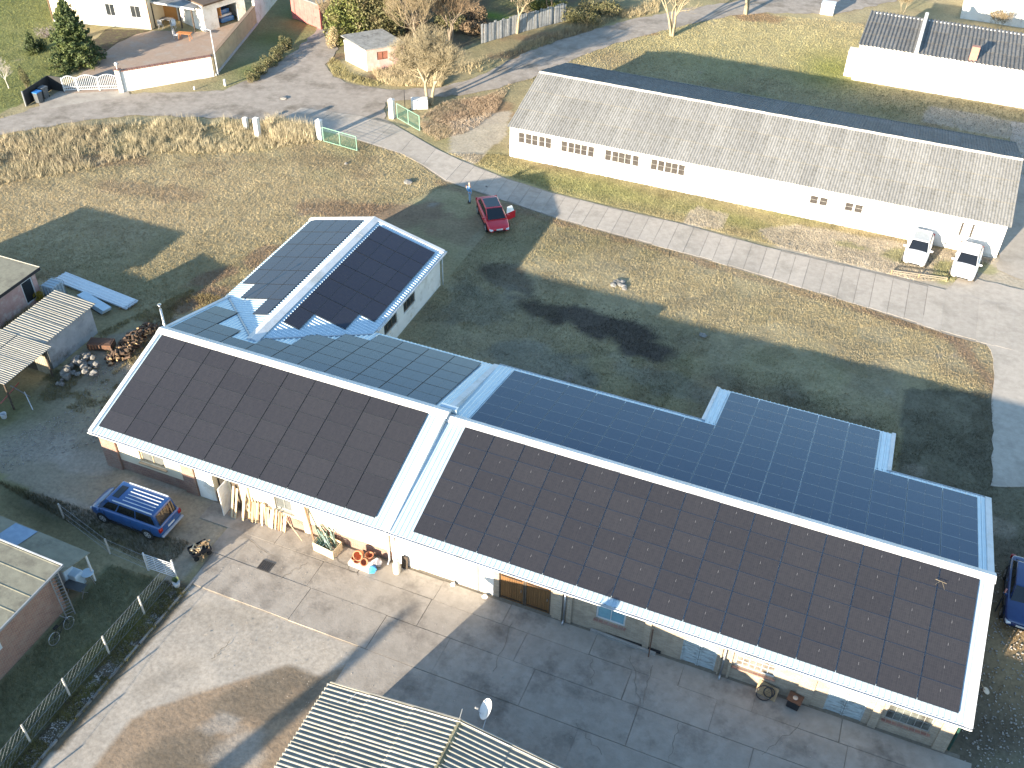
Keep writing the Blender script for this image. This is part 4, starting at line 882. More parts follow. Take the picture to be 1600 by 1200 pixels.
MB().bar((-30,-8.9,4.3),(5.45,-8.9,hz+.1),.07,.09).build('roof_edge', white_metal, H_); MB().bar((5.44,-8.86,hz+.07),(5.44,-30,hz+.07),.07,.12).build('gutter', mat('grey_gutter', (.30,.32,.34), rough=.5), H_)
# lean-to at the back of the house
MB().add([(-12,-8.85,2.75),(5.2,-8.85,2.35),(5.35,-7.2,2.05),(-12,-6.9,2.4),(-12,-8.85,2.79),(5.2,-8.85,2.39),(5.35,-7.2,2.09),(-12,-6.9,2.44)],[(0,3,2,1),(4,5,6,7),(0,1,5,4),(1,2,6,5),(2,3,7,6),(3,0,4,7)]).build('lean_to_roof', felt_roof, H_, label='grey-green lean-to roof')
for x in (5.15,1.5): MB().bar((x,-7.35,0),(x,-7.35,2.1),.08).build('post', white_metal, H_)
a_l, b_l = G(0,826,2.3), G(40,822,2.25)
MB().add([(.6,-8.75,2.52),(2.0,-8.75,2.49),(2.1,-7.2,2.20),(.7,-7.2,2.23)],[(0,1,2,3)]).build('roof_light', mat('blue_plastic_panel', (.22,.32,.45), (.17,.26,.38), rough=.3), H_)
# satellite dish on the roof edge and white gear under the eave
t1_, t2_ = G(96,882,1.45), G(116,893,.95); tk = thing('tank_set', 'light blue plastic tubs stacked beside the corner of the brick house', 'tubs', (t1_.x,t1_.y,0))
bl = mat('pale_blue_plastic', (.45,.56,.66), (.38,.48,.58), rough=.35)
MB().box(t1_.x-.4,t1_.x+.3,t1_.y-.3,t1_.y+.35,.0,1.45).build('tub', bl, tk, bevel=.06); MB().box(t2_.x-.3,t2_.x+.3,t2_.y-.3,t2_.y+.25,0,.95).build('tub', bl, tk, bevel=.06); MB().lathe((t1_.x,t1_.y,1.451),[(.2,0),(.22,.03),(.16,.05)],16).build('lid', dark_metal, tk)
tg = G(136,895,.74); gr = thing('garden_table', 'small round grey-blue garden table on thin legs by the brick house', 'table', (tg.x,tg.y,0))
MB().lathe((tg.x,tg.y,.72),[(.30,0),(.32,.02),(.30,.04)],20).build('tabletop', bl, gr)
for k in range(3): t = k*2.1; MB().tube((tg.x+.08*math.cos(t),tg.y+.08*math.sin(t),.72),(tg.x+.3*math.cos(t),tg.y+.3*math.sin(t),0),.015,n=6).build('leg', zinc, gr)
kb_ = G(116,915,.62)-Vector((6.3,-9.75,.62)); bk = thing('folding_bench', 'grey metal folding bench in the shade behind the ladder', 'bench', (6.2,-9.7,0)); bk.location = kb_+Vector((6.2,-9.7,0))
MB().obox((6.3,-9.75,.62),(1.1,.1,0),(-.05,.5,0),(0,0,.03)).build('tabletop', mat('bench_grey', (.09,.10,.11), rough=.5), bk)
for x in (5.85,6.75): MB().bar((x,-9.95,0),(x,-9.5,.62),.03).build('leg', zinc, bk); MB().bar((x,-9.5,0),(x,-9.95,.62),.03).build('leg', zinc, bk)
bi = thing('bicycle', 'dark bicycle leaning by the brick house ladder', 'bicycle', (5.9,-10.6,0))
def wheel_ring(c, r, ax, t=.018, n=18):
    mb = MB(); a = Vector(ax).normalized(); u = a.orthogonal().normalized(); v = a.cross(u); c = Vector(c)
    for i in range(n):
        p = c+u*r*math.cos(2*math.pi*i/n)+v*r*math.sin(2*math.pi*i/n); q = c+u*r*math.cos(2*math.pi*(i+1)/n)+v*r*math.sin(2*math.pi*(i+1)/n); mb.tube(p,q,t,n=5,cap=False)
    for i in range(0,n,3): mb.tube(c, c+u*r*math.cos(2*math.pi*i/n)+v*r*math.sin(2*math.pi*i/n), .004, n=4, cap=False)
    return mb
for y in (-10.1,-11.1): wheel_ring((5.95,y,.33),.32,(1,0,.15)).build('wheel', zinc, bi)
fr = MB(); 
for a, b in (((5.95,-10.1,.33),(5.97,-10.25,.85)),((5.97,-10.25,.8),(5.96,-10.7,.3)),((5.97,-10.25,.78),(5.97,-10.8,.75)),((5.96,-10.7,.3),(5.97,-10.82,.85)),((5.96,-10.7,.3),(5.95,-11.1,.33)),((5.97,-10.8,.72),(5.95,-11.1,.33))): fr.tube(a,b,.018,n=6)
fr.build('frame', dark_metal, bi); MB().obox((5.98,-10.83,.9),(.12,0,0),(0,.24,0),(0,0,.06)).build('saddle', black_rubber, bi); MB().bar((5.7,-10.22,.92),(6.25,-10.22,.92),.03).build('handlebar', zinc, bi)
ld = thing('ladder', 'grey metal ladder leaning on the corner of the brick house', 'ladder', (6.2,-10.5,0))
la, lb = Vector((5.25,-9.15,2.75)), G(118,960); lb.z = .05; dd = (lb-la); sid = Vector((dd.y,-dd.x,0)).normalized()*.42
MB().bar(la,lb,.035,.06).build('rail', zinc, ld); MB().bar(la+sid,lb+sid,.035,.06).build('rail', zinc, ld)
for k in range(1,14): p = la+dd*(k/14); MB().bar(p,p+sid,.03).build('rung', zinc, ld)
# wire fence with concrete posts
def wirefence(label, pts, h, m=None, mesh=True, name='wire_fence', post_m=None, spacing=.30, wm=None):
    o = thing(name, label, 'fence', (pts[0][0],pts[0][1],0)); mp_ = post_m or mat('concrete_post', (.52,.50,.46), rough=.9)
    for p in pts: MB().bar((p[0],p[1],-.02),(p[0],p[1],h),.07).build('post', mp_, o)
    w = MB()
    for a, b in zip(pts[:-1], pts[1:]):
        A, B = Vector((a[0],a[1],0)), Vector((b[0],b[1],0)); L = (B-A).length
        for z in (h-.02,h*.5,.08): w.bar(A+Vector((0,0,z)),B+Vector((0,0,z)),.010)
        n = int(L/spacing); s = spacing
        for i in range(-int(h/s), n+1):
            x0, x1 = i*s, i*s+h
            for flip in (0,1):
                p0, p1 = max(0,x0), min(L,x1)
                if p1 <= p0: continue
                z0, z1 = p0-x0, p1-x0
                if flip: z0, z1 = h-z0, h-z1
                a3 = A+(B-A)*(p0/L)+Vector((0,0,z0)); b3 = A+(B-A)*(p1/L)+Vector((0,0,z1)); w.tube(a3,b3,.0022,n=3,cap=False)
    tag(w.build('wire_mesh', wm or zinc, o), kind='stuff'); return o
fp = [G(276,903),G(226,960),G(171,1022),G(110,1088),G(48,1160),G(-20,1245),G(-100,1340)]
wirefence('long wire mesh fence with concrete posts along the grass strip', [(p.x,p.y) for p in fp], 1.4)
fp2 = [G(100,810),G(172,865),G(233,891)]
wirefence('low wire mesh fence behind the blue van, running to the metal gate', [(p.x,p.y) for p in fp2], 1.15)
gt_ = thing('metal_gate', 'light grey barred metal gate standing open beside the wire fence', 'gate', tuple(G(233,891)))
ga, gb = G(232,891), G(277,906); ga.z = gb.z = 0
for p in (ga, gb): MB().bar(p,p+Vector((0,0,1.35)),.07).build('gate_post', white_metal, gt_)
for k in range(8): MB().bar(ga+Vector((0,0,.2+.15*k)),gb+Vector((0,0,.2+.15*k)),.03).build('bar', white_metal, gt_)
for t in (.33,.66): MB().bar(ga.lerp(gb,t)+Vector((0,0,.18)),ga.lerp(gb,t)+Vector((0,0,1.27)),.025).build('brace', white_metal, gt_)
bkt = thing('bucket', 'white bucket with a dark plant at the foot of the gate post', 'bucket', (9.1,-5.95,0)); c = G(277,916)
MB().lathe((c.x,c.y,0),[(.13,0),(.19,.32),(.17,.32),(.15,.26)],16).build('pail', white_metal, bkt, smooth=False)
lf = MB(); rr = random.Random(9)
for k in range(60): a = rr.random()*6.28; l = rr.uniform(.1,.3); d = Vector((math.cos(a)*l*.6,math.sin(a)*l*.6,l)); s = Vector((-d.y,d.x,0)).normalized()*.04; b = Vector((c.x,c.y,.26)); lf.add([b-s*.3,b+s*.3,b+d+s,b+d-s],[(0,1,2,3)])
tag(lf.build('plant', leaf_dark, bkt), kind='stuff')
for k, (a, b) in enumerate((((45,1200),(305,905)),)):
    kb = thing('kerb_edging', 'broken concrete edging strip between grass and yard', 'edging', tuple(G(*b))); A = G(*b); B = G(-60,1330); n = 14
    for i in range(n):
        p, q = A.lerp(B,i/n+.004), A.lerp(B,(i+1)/n-.004); MB().bar(p+Vector((0,0,.0)),q+Vector((0,0,.0+.02*random.random())),.10,.14).build('kerb_stone', block, kb)

# ================================================================== shed in the foreground with deep corrugated roof
F_ = thing('corrugated_shed', 'shed in the foreground with striped cream corrugated gable roof, cut by the bottom edge', 'shed', (26.8,-15,0))
fz, faz, fy, fyn = 3.3, 4.3, -9.68, -24
eL, eR, rX = 20.55, 33.0, 26.72
wall(F_, (eL+.35,fy-.25), (eL+.35,fyn), -.05, 3.2, .25, grey_plaster); wall(F_, (eR-.35,fyn), (eR-.35,fy-.25), -.05, 3.2, .25, grey_plaster)
mb = MB(); P = [(eR-.36,-.05),(eL+.36,-.05),(eL+.36,3.2),(rX,4.16),(eR-.36,3.2)]
mb.add([(u,fy-.25,z) for u,z in P]+[(u,fy-.5,z) for u,z in P], [(0,1,2,3,4),(9,8,7,6,5)]+[(i,i+5,(i+1)%5+5,(i+1)%5) for i in range(5)]); mb.build('gable_wall', brick_red, F_)
def shed_slope(A, B, C, D, nc, nr, m, seed):
    """as sheet_roof, A->B along the eave with up = D-A"""
    sheet_roof(F_, A, B, C, D, nc, nr, m, .215, .058, seed)
shed_slope((eL,fy,fz),(eL,fyn,fz),(rX,fyn,faz),(rX,fy,faz),14,3,asbestos_cream,6)
shed_slope((eR,fyn,fz),(eR,fy,fz),(rX,fy,faz+.002),(rX,fyn,faz+.002),14,3,asbestos_cream,7)
moss = mat('mossy_ridge', (.24,.22,.15), (.10,.10,.06), rough=1, scale=7, bump=.02, rand=.2)
for k in range(14):
    y0 = fy-.0-1.0*k; w_ = .17
    MB().add([(rX-w_,y0,faz-.0),(rX,y0,faz+.10),(rX+w_,y0,faz-.0),(rX+w_,y0-1.04,faz+.0),(rX,y0-1.04,faz+.12),(rX-w_,y0-1.04,faz+.0)],[(0,5,4,1),(1,4,3,2),(0,1,2),(5,3,4)]).build('ridge_tile', moss, F_)
MB().bar((eL,fy+.03,fz+.04),(rX,fy+.03,faz+.06),.05,.1).build('barge_board', asbestos_cream, F_); MB().bar((eR,fy+.03,fz+.04),(rX,fy+.03,faz+.06),.05,.1).build('barge_board', asbestos_cream, F_)
cb_ = MB(); cb_.tube((eL+1.4,fy-.1,fz+.32),(rX,fy-.1,faz+.13),.012,n=5).tube((rX,fy-.1,faz+.13),(eR-.2,fy-.1,fz+.15),.012,n=5).tube((eL+1.4,fy-.1,fz+.32),(eL+1.25,fy-.7,fz+.33),.012,n=5); cb_.build('cable', white_metal, F_)
an = MB().tube((rX-.1,fy+.05,faz),(rX+.02,fy+.12,faz+.75),.018,n=6); tag(an.build('antenna_rod', zinc, F_))
sdh = thing('satellite_dish', 'white satellite dish on a curved arm above the foreground shed gable', 'dish', (27.8,-9.4,4.3))
dc_ = G(763,1109,4.12); dn_ = Vector((-.80,-.45,.62)).normalized(); u_ = dn_.cross(Vector((0,0,1))).normalized(); v_ = u_.cross(dn_)
# the dish looks south, low in the sky
mb = MB(); prof = [(0,0),(.12,.012),(.24,.045),(.36,.10),(.42,.14)]; n = 24
for r_, h_ in prof:
    for i in range(n): t = 2*math.pi*i/n; mb.v.append(tuple(dc_+u_*(r_*math.cos(t))+v_*(r_*1.08*math.sin(t))+dn_*h_))
for j in range(4):
    for i in range(n): mb.f.append((j*n+i,j*n+(i+1)%n,(j+1)*n+(i+1)%n,(j+1)*n+i))
mb.build('dish', white_metal, sdh, smooth=True)
MB().tube(dc_-v_*.38+dn_*.12, dc_+dn_*.5-v_*.1,.014,n=6).build('feed_arm', zinc, sdh); MB().tube(dc_+dn_*.45-v_*.1,dc_+dn_*.58-v_*.1,.045,n=8).build('receiver', mat('lnb_grey', (.3,.3,.3)), sdh)
MB().tube(dc_-dn_*.02,(27.6,-9.6,3.95),.022,n=6).build('arm', zinc, sdh)
# buildings just outside the frame to the south: they shade the right of the yard
Q_ = thing('neighbouring_hall', 'plain hall just south of the yard, outside the frame', 'building', (45,-18,0))
MB().box(33.8,66,-24,-12.2,-.05,3.75).build('wall', grey_plaster, Q_)
MB().box(33.7,66.1,-24.1,-12.1,3.751,3.9).build('roof', felt_grey, Q_); MB().box(38.2,43.2,-20,-14.5,3.901,4.75).build('roof_lantern', grey_plaster, Q_)
# ================================================================== cream house, courtyard and enclosure, top left
C_ = thing('cream_house', 'cream house with white windows, timber porch and garage, at the top left', 'house', (-44,54,0))
cf0, cf1 = G(84,33), G(238,46); cd_ = (cf1-cf0).normalized(); cn_ = Vector((-cd_.y,cd_.x,0))
def cwp(x): # distance along the facade of a point seen on it at about 1.4 m
    lo, hi = 0, (cf1-cf0).length
    for _ in range(40):
        mid = (lo+hi)/2; p = cf0+cd_*mid+Vector((0,0,1.6)); v = p-Vector(CAM); px = 800+FPX*v.dot(_R2)/v.dot(_F)
        if px < x: lo = mid
        else: hi = mid
    return lo
co = [(cwp(94),cwp(104)),(cwp(165),cwp(180)),(cwp(204),cwp(220))]
house_cream = mat('house_cream', (.78,.68,.50), (.72,.61,.43), rough=.9, scale=1.2)
wall(C_, cf0, cf1, -.05, 3.3, .3, house_cream, [(a,b,1.1,2.4) for a,b in co])
for a,b in co: window(C_, cf0, cf1, a, b, 1.1, 2.4, 2, 1, white_metal, glass_dark, white_metal, inset=.05, fw=.06)
wall(C_, cf0+cn_*10, cf0+cn_*.301, -.05, 3.3, .3, house_cream); wall(C_, cf1+cn_*.301, cf1+cn_*10, -.05, 3.3, .3, house_cream)
mb = MB(); a,b = cf0-cd_*.4-cn_*.4, cf1+cd_*.4-cn_*.4; c,d = b+cn_*11, a+cn_*11; e,f = (a+d)/2, (b+c)/2
for q,z in ((a,3.3),(b,3.3),(c,3.3),(d,3.3),(e,6),(f,6)): mb.v.append((q.x,q.y,z))
mb.f += [(0,1,5,4),(2,3,4,5),(0,4,3),(1,2,5),(0,3,2,1)]; mb.build('roof', mat('roof_tile_red', (.30,.13,.09), (.22,.10,.07), rough=.85, scale=6), C_)
MB().obox((cf0+cf1)/2-cn_*.04+Vector((0,0,.14)), cd_*(cf1-cf0).length, cn_*.07, (0,0,.28)).build('plinth', grey_plaster, C_)
for p in (cf0, cf1): MB().tube(p-cn_*.08,p-cn_*.08+Vector((0,0,3.2)),.05,n=8).build('downpipe', mat('copper_brown', (.22,.13,.08), rough=.5), C_)
# porch
pp = [G(243,42), G(285,44), G(305,50), G(322,44)]
for p in pp: MB().bar(p,p+Vector((0,0,2.55)),.13).build('porch_post', timber_dark, C_)
pr_ = GL([(225,2),(303,15),(322,0),(300,-30),(225,-30)], 2.6); MB().prism([(p.x,p.y) for p in pr_],2.56,2.68).build('porch_roof', felt_grey, C_, label='grey flat porch roof'); 
MB().bar(GL([(225,2)],2.6)[0]+Vector((0,0,.02)),GL([(303,15)],2.6)[0]+Vector((0,0,.02)),.06,.18).build('fascia', white_metal, C_)
orange = mat('orange_render', (.62,.30,.10), (.52,.24,.08), rough=.9, scale=2)
bw0, bw1 = cf1+cn_*.6+cd_*.05, cf1+cn_*2.6+cd_*6.2; wall(C_, cf1+cn_*3.2+cd_*.02, cf1+cn_*3.2+cd_*6.5, -.05, 2.55, .2, orange, [(1.6,2.5,0,2.0),(3.4,4.8,.9,2.0)])
window(C_, cf1+cn_*3.2+cd_*.02, cf1+cn_*3.2+cd_*6.5, 3.4, 4.8, .9, 2.0, 2, 1, timber_dark, glass_dark); plankdoor(C_, cf1+cn_*3.2+cd_*.02, cf1+cn_*3.2+cd_*6.5, 1.6, 2.5, 0, 2.0, 6, timber_dark)
# garage
g0, g1 = G(322,50), G(386,29); gd = (g1-g0).normalized(); gn = Vector((-gd.y,gd.x,0)); gL = (g1-g0).length
wall(C_, g0, g1, -.05, 2.7, .25, white_plaster, [(gL*.33,gL*.80,-.05,2.05)], name='garage_wall'); wall(C_, g0+gn*5, g0+gn*.251, -.05, 2.7, .25, white_plaster, name='garage_wall')
wall(C_, g1+gn*.251, g1+gn*9, -.05, 2.7, .25, white_plaster, name='garage_wall')
MB().obox(g0+gd*gL*.565+gn*5+Vector((0,0,1.0)), gd*gL, gn*.1, (0,0,2.1)).build('garage_back', mat('dark_interior', (.03,.028,.025), rough=1), C_)
gp = [g0-gn*.3, g1-gn*.3, g1+gn*9, g0+gn*9]; MB().prism([(p.x,p.y) for p in gp],2.72,2.9).build('garage_roof', mat('brown_roof', (.12,.085,.06), rough=.8), C_)
hb_ = thing('car_under_cover', 'blue and white covered vehicle inside the open garage', 'vehicle', tuple(g0+gd*gL*.62+gn*1.6))
c = g0+gd*gL*.62+gn*2.2
for k, (z0, z1, m_) in enumerate(((0.05,.55,mat('car_blue', (.05,.18,.45), rough=.3, coat=.5)),(.56,.8,white_metal),(.81,1.25,mat('car_blue', (.05,.18,.45), rough=.3)))): MB().obox(c+Vector((0,0,(z0+z1)/2)), gd*(1.7-.12*k), gn*(3.2-.5*k), (0,0,z1-z0)).build('cover', m_, hb_, bevel=.08)
# courtyard paving
pav = sheet('courtyard_paving', GL([(118,124),(150,92),(185,66),(214,53),(240,48),(322,50),(386,29),(400,36),(336,92),(330,118),(196,142),(100,146),(96,140)]), .006, mat('clay_paving', (.36,.27,.21), (.30,.225,.17), rough=.9, scale=3, bump=.004, c3=(.33,.29,.25), s3=.7), .03, 40)
sheet('driveway', GL([(98,140),(200,142),(205,152),(150,157),(100,166),(62,172),(60,160)]), .004, concrete, .08, 41)
sheet('flower_bed', GL([(148,62),(165,46),(236,47),(214,54),(184,67),(160,84),(146,96),(138,90)]), .010, mat('bed_soil', (.09,.07,.045), (.05,.04,.03), rough=1, scale=5, bump=.03, c3=(.12,.13,.05), s3=2), .1, 42)
# enclosing wall with a tiled coping
E_ = thing('garden_wall', 'long white rendered garden wall with a red tile coping along the lane', 'wall', tuple(G(200,143)))
w0, w1, w2 = G(196,143), G(335,119), G(402,38)
wall(E_, w0, w1, -.05, 1.95, .25, white_plaster)
tile = mat('coping_tile', (.26,.13,.10), (.17,.09,.07), rough=.85, scale=6, rand=.2)
dd = (w1-w0); nt_ = 36; nrm = Vector((-dd.y,dd.x,0)).normalized()
for k in range(nt_): p = w0+dd*((k+.5)/nt_)+nrm*.125+Vector((0,0,2.0)); MB().obox(p, dd/nt_*.86, nrm*.42, (0,0,.09)).build('coping_tile', tile, E_)
E2 = thing('garden_wall', 'tan garden wall running back from the lamp post to the garage', 'wall', tuple(w1))
tan_ = mat('tan_render', (.55,.44,.28), (.48,.37,.23), rough=.9, scale=1.3, c3=(.40,.31,.2), s3=.8)
w1b = w1+Vector((.05,.12,0)); wall(E2, w1b, w2, -.05, 1.9, .25, tan_)
d2 = w2-w1b; n2 = Vector((-d2.y,d2.x,0)).normalized(); MB().obox(w1b+d2*.5+n2*.125+Vector((0,0,1.95)), d2, n2*.36, (0,0,.07)).build('coping', mat('coping_brown', (.30,.21,.14), rough=.85), E2)
MB().obox(w1b+d2*.5-n2*.05+Vector((0,0,.1)), d2, n2*.08, (0,0,.22)).build('plinth', mat('pale_plinth', (.5,.5,.5)), E2)
w3 = w2+(w2-w1b).normalized()*14; wall(E2, w2+(w2-w1b).normalized()*.02, w3, -.05, 2.5, .25, white_plaster, label='white end of the wall')
for p, lb_ in ((w0, 'white gate pillar with a lamp ball on top at the end of the white wall'),):
    o = thing('gate_pillar', lb_, 'pillar', tuple(p)); MB().obox(p+Vector((-.25,-.1,1.05)),(.42,.1,0),(-.1,.42,0),(0,0,2.15)).build('shaft', white_plaster, o); MB().obox(p+Vector((-.25,-.1,2.16)),(.5,.12,0),(-.12,.5,0),(0,0,.07)).build('cap', tile, o); MB().lathe((p.x-.25,p.y-.1,2.2),[(.05,0),(.05,.3),(.15,.38),(.17,.5),(.1,.62),(.01,.65)],12).build('lamp', white_metal, o, smooth=True)
# white ornamental gates
def ornate(label, p, q, h0, hm):
    o = thing('ornamental_gate', label, 'gate', tuple(p)); p, q = Vector((p.x,p.y,0)), Vector((q.x,q.y,0)); d = q-p
    for e in (p,q): MB().bar(e,e+Vector((0,0,h0+.1)),.09).build('gate_post', white_metal, o)
    n = 9; top = [p+d*(i/n)+Vector((0,0,h0+(hm-h0)*math.sin(math.pi*i/n))) for i in range(n+1)]
    for a, b in zip(top[:-1], top[1:]): MB().bar(a,b,.055).build('top_rail', white_metal, o)
    for z in (.15,.42): MB().bar(p+Vector((0,0,z)),q+Vector((0,0,z)),.05).build('rail', white_metal, o)
    m_ = max(6,int(d.length/.16))
    for i in range(1,m_): t = i/m_; a = p+d*t; MB().bar(a+Vector((0,0,.15)),a+Vector((0,0,h0+(hm-h0)*math.sin(math.pi*t))),.032).build('bar', white_metal, o)
gq = [G(101,143), G(122,142), G(156,141), G(188,140)]
ornate('small white arched garden gate beside the dark bin screen', gq[0], gq[1], 1.25, 1.5); ornate('left leaf of the white arched driveway gate', gq[1]+Vector((.1,.02,0)), gq[2], 1.25, 1.55); ornate('right leaf of the white arched driveway gate', gq[2]+Vector((.06,0,0)), gq[3], 1.25, 1.55)
bs = thing('bin_screen', 'dark grey fence screen around the waste bins left of the white gate', 'screen', tuple(G(40,165)))
s0, s1, s2 = G(41,166), G(80,140), G(100,143)
MB().bar(s0+Vector((0,0,.7)),s1+Vector((0,0,.7)),.06,1.4).build('panel', mat('anthracite', (.02,.022,.026), rough=.6), bs); MB().bar(s1+Vector((.03,0,.7)),s2+Vector((0,0,.7)),.06,1.4).build('panel', mat('anthracite', (.02,.022,.026), rough=.6), bs); MB().bar(s0,s0+Vector((0,0,1.45)),.1).build('post', zinc, bs)
def bin_(label, p, lidm):
    o = thing('waste_bin', label, 'bin', tuple(p)); MB().add([(p.x-.24,p.y-.26,.05),(p.x+.24,p.y-.26,.05),(p.x+.24,p.y+.26,.05),(p.x-.24,p.y+.26,.05),(p.x-.29,p.y-.33,1.0),(p.x+.29,p.y-.33,1.0),(p.x+.29,p.y+.33,1.0),(p.x-.29,p.y+.33,1.0)],[(0,3,2,1),(4,5,6,7),(0,1,5,4),(1,2,6,5),(2,3,7,6),(3,0,4,7)]).build('body', mat('bin_grey', (.10,.11,.12), rough=.5), o); MB().box(p.x-.31,p.x+.31,p.y-.35,p.y+.36,1.0,1.08).build('lid', lidm, o, bevel=.02)
    for s in (-.2,.2): MB().tube((p.x+s-.03,p.y+.3,.1),(p.x+s+.03,p.y+.3,.1),.1,n=10).build('wheel', black_rubber, o)
bin_('waste bin with a blue lid in front of the dark screen', G(62,160), mat('lid_blue', (.03,.20,.55), rough=.4)); bin_('dark waste bin beside the blue-lidded one', G(71,153), mat('bin_grey', (.10,.11,.12), rough=.5))
lp = thing('street_lamp', 'white street lamp at the corner of the garden wall', 'lamp', tuple(G(341,117))); p = G(341,117)
MB().tube(p,p+Vector((0,0,4.4)),.07,.045,n=8).build('pole', white_metal, lp); MB().tube(p+Vector((0,0,4.38)),p+Vector((-.5,-.1,4.5)),.035,n=6).build('arm', white_metal, lp); MB().obox(p+Vector((-.65,-.12,4.5)),(.55,.1,0),(-.04,.2,0),(0,0,.09)).build('lamp_head', white_metal, lp, bevel=.02)
# garden furniture
def tablething(label, p, w, l, h, m, cat='table', name='garden_table', ang=0):
    o = thing(name, label, cat, (p.x,p.y,0)); a = Vector((math.cos(ang),math.sin(ang),0)); b = Vector((-a.y,a.x,0)); c = Vector((p.x,p.y,0))
    for k in range(5): MB().obox(c+b*(w*(k-2)/5)+Vector((0,0,h)), a*l, b*w/5*.85, (0,0,.03)).build('slat', m, o)
    for s in (-1,1):
        for t in (-1,1): MB().bar(c+a*s*l*.42+b*t*w*.4, c+a*s*l*.34+b*t*w*.2+Vector((0,0,h-.02)),.05).build('leg', m, o)
    return o
orange_w = mat('orange_wood', (.55,.22,.07), (.42,.16,.05), rough=.6)
tablething('small orange wooden table standing alone on the courtyard paving', G(290,62), .7, 1.5, .72, orange_w, ang=.2)
tablething('cluttered garden table under the porch roof', G(262,40), .8, 1.3, .75, zinc, ang=.2)
def chair(label, p, ang, m):
    o = thing('garden_chair', label, 'chair', (p.x,p.y,0)); a = Vector((math.cos(ang),math.sin(ang),0)); b = Vector((-a.y,a.x,0)); c = Vector((p.x,p.y,0))
    MB().obox(c+Vector((0,0,.42)),a*.45,b*.45,(0,0,.04)).build('seat', m, o); MB().obox(c-a*.22+Vector((0,0,.7)),a*.04,b*.45,(0,0,.55)).build('backrest', m, o)
    for s in (-.2,.2):
        for t in (-.2,.2): MB().bar(c+a*s+b*t,c+a*s+b*t+Vector((0,0,.4)),.03).build('leg', m, o)
chair('white garden chair beside the orange table', G(276,60), .3, white_metal); chair('grey garden chair by the porch post, left of the table', G(252,44), 2, zinc); chair('white garden chair half under the porch roof', G(272,45), -1.2, white_metal)
mo = thing('barbecue', 'reddish barbecue cart under the right of the porch', 'grill', tuple(G(314,42))); p = G(314,40)
MB().obox(p+Vector((0,0,.75)),(.7,.15,0),(-.1,.45,0),(0,0,.3)).build('firebox', mat('dark_red', (.25,.05,.04), rough=.5), mo, bevel=.06)
for s in (-.25,.25): MB().bar(p+Vector((s,0,0)),p+Vector((s,0,.62)),.05).build('leg', dark_metal, mo)
cat_ = thing('garden_ornament', 'dark ornament standing on the inside corner of the white wall', 'ornament', tuple(G(323,84))); p = w1+Vector((-.4,.35,1.5))
MB().obox(p+Vector((0,0,-.75)),(.3,0,0),(0,.3,0),(0,0,1.5)).build('plinth', tan_, cat_); MB().tube(p+Vector((-.3,0,.08)),p+Vector((.25,.1,.3)),.09,.06,n=8).tube(p+Vector((.25,.1,.28)),p+Vector((.38,.1,.5)),.07,.05,n=8).build('figure', dark_metal, cat_)

# ================================================================== red garage, pink hut, gates, plinths, fence of sheets
rg = thing('red_garage', 'small red-fronted garage at the end of the grassy lane', 'garage', tuple(G(480,40))); a, b = G(456,32), G(503,46); 
a = G(457,28); b = G(502,46); d = (b-a).normalized(); n = Vector((-d.y,d.x,0)); L = (b-a).length
wall(rg, a, b, -.05, 2.6, .2, red_paint_wall, [(.5,L-.6,-.05,2.1)]); plankdoor(rg, a, b, .5, L-.6, 0, 2.1, 9, red_paint_wall)
wall(rg, b+n*.201, b+n*5, -.05, 2.6, .2, mat('brown_wall', (.2,.12,.09), rough=.9)); wall(rg, a+n*5, a+n*.201, -.05, 2.6, .2, red_paint_wall); q = [a-n*.2-d*.1, b-n*.2+d*.1, b+n*5+d*.1, a+n*5-d*.1]; MB().prism([(p.x,p.y) for p in q],2.62,2.75).build('roof', felt_grey, rg)
hu = thing('pink_hut', 'small pink and white hut with sagging grey felt roof by the lane', 'hut', tuple(G(574,111)))
h0, h1, h2 = G(540,94), G(574,111), G(633,102)
# left face white, front face pink
d1 = (h2-h1); n1 = Vector((-d1.y,d1.x,0)).normalized(); back = h1+(h0-h1); 
wall(hu, h1, h2, -.05, 2.1, .22, pink_plaster, [(d1.length*.28,d1.length*.56,.95,1.75)]); window(hu, h1, h2, d1.length*.28, d1.length*.56, .95, 1.75, 2, 1, rust, mat('rusty_board', (.30,.12,.08), (.20,.08,.05), rough=.9), inset=.05)
hb0 = h1+(h0-h1)*1.0; 
wall(hu, h0, h1-(h1-h0).normalized()*.001, -.05, 2.1, .22, white_plaster); h3 = h2+(h0-h1); wall(hu, h2+(h0-h1).normalized()*.22, h3, -.05, 2.1, .22, pink_plaster); wall(hu, h3, h0+(h3-h0).normalized()*.25, -.05, 2.1, .22, pink_plaster)
cen = (h0+h2)/2; q = [cen+(p-cen)*1.09 for p in (h1,h2,h3,h0)]
mb = MB(); zz = [2.12,2.16,2.5,2.42]
for z_ in (0,.12): 
    for p, z in zip(q, zz): mb.v.append((p.x,p.y,z+z_))
mb.f += [(0,3,2,1),(4,5,6,7),(0,1,5,4),(1,2,6,5),(2,3,7,6),(3,0,4,7)]; mb.build('roof', felt_grey, hu)
def gatepost(label, px, h, w=.45, cap=True):
    p = G(*px); o = thing('gate_post', label, 'post', (p.x,p.y,0)); MB().box(p.x-w/2,p.x+w/2,p.y-w/2,p.y+w/2,-.02,h).build('shaft', white_plaster, o, bevel=.015)
    if cap: MB().add([(p.x-w*.58,p.y-w*.58,h+.001),(p.x+w*.58,p.y-w*.58,h+.001),(p.x+w*.58,p.y+w*.58,h+.001),(p.x-w*.58,p.y+w*.58,h+.001),(p.x,p.y,h+.16)],[(0,3,2,1),(0,1,4),(1,2,4),(2,3,4),(3,0,4)]).build('cap', white_plaster, o)
    return o
gatepost('white gate post at the near side of the entrance, beside a green gate', (501,217), 1.75)
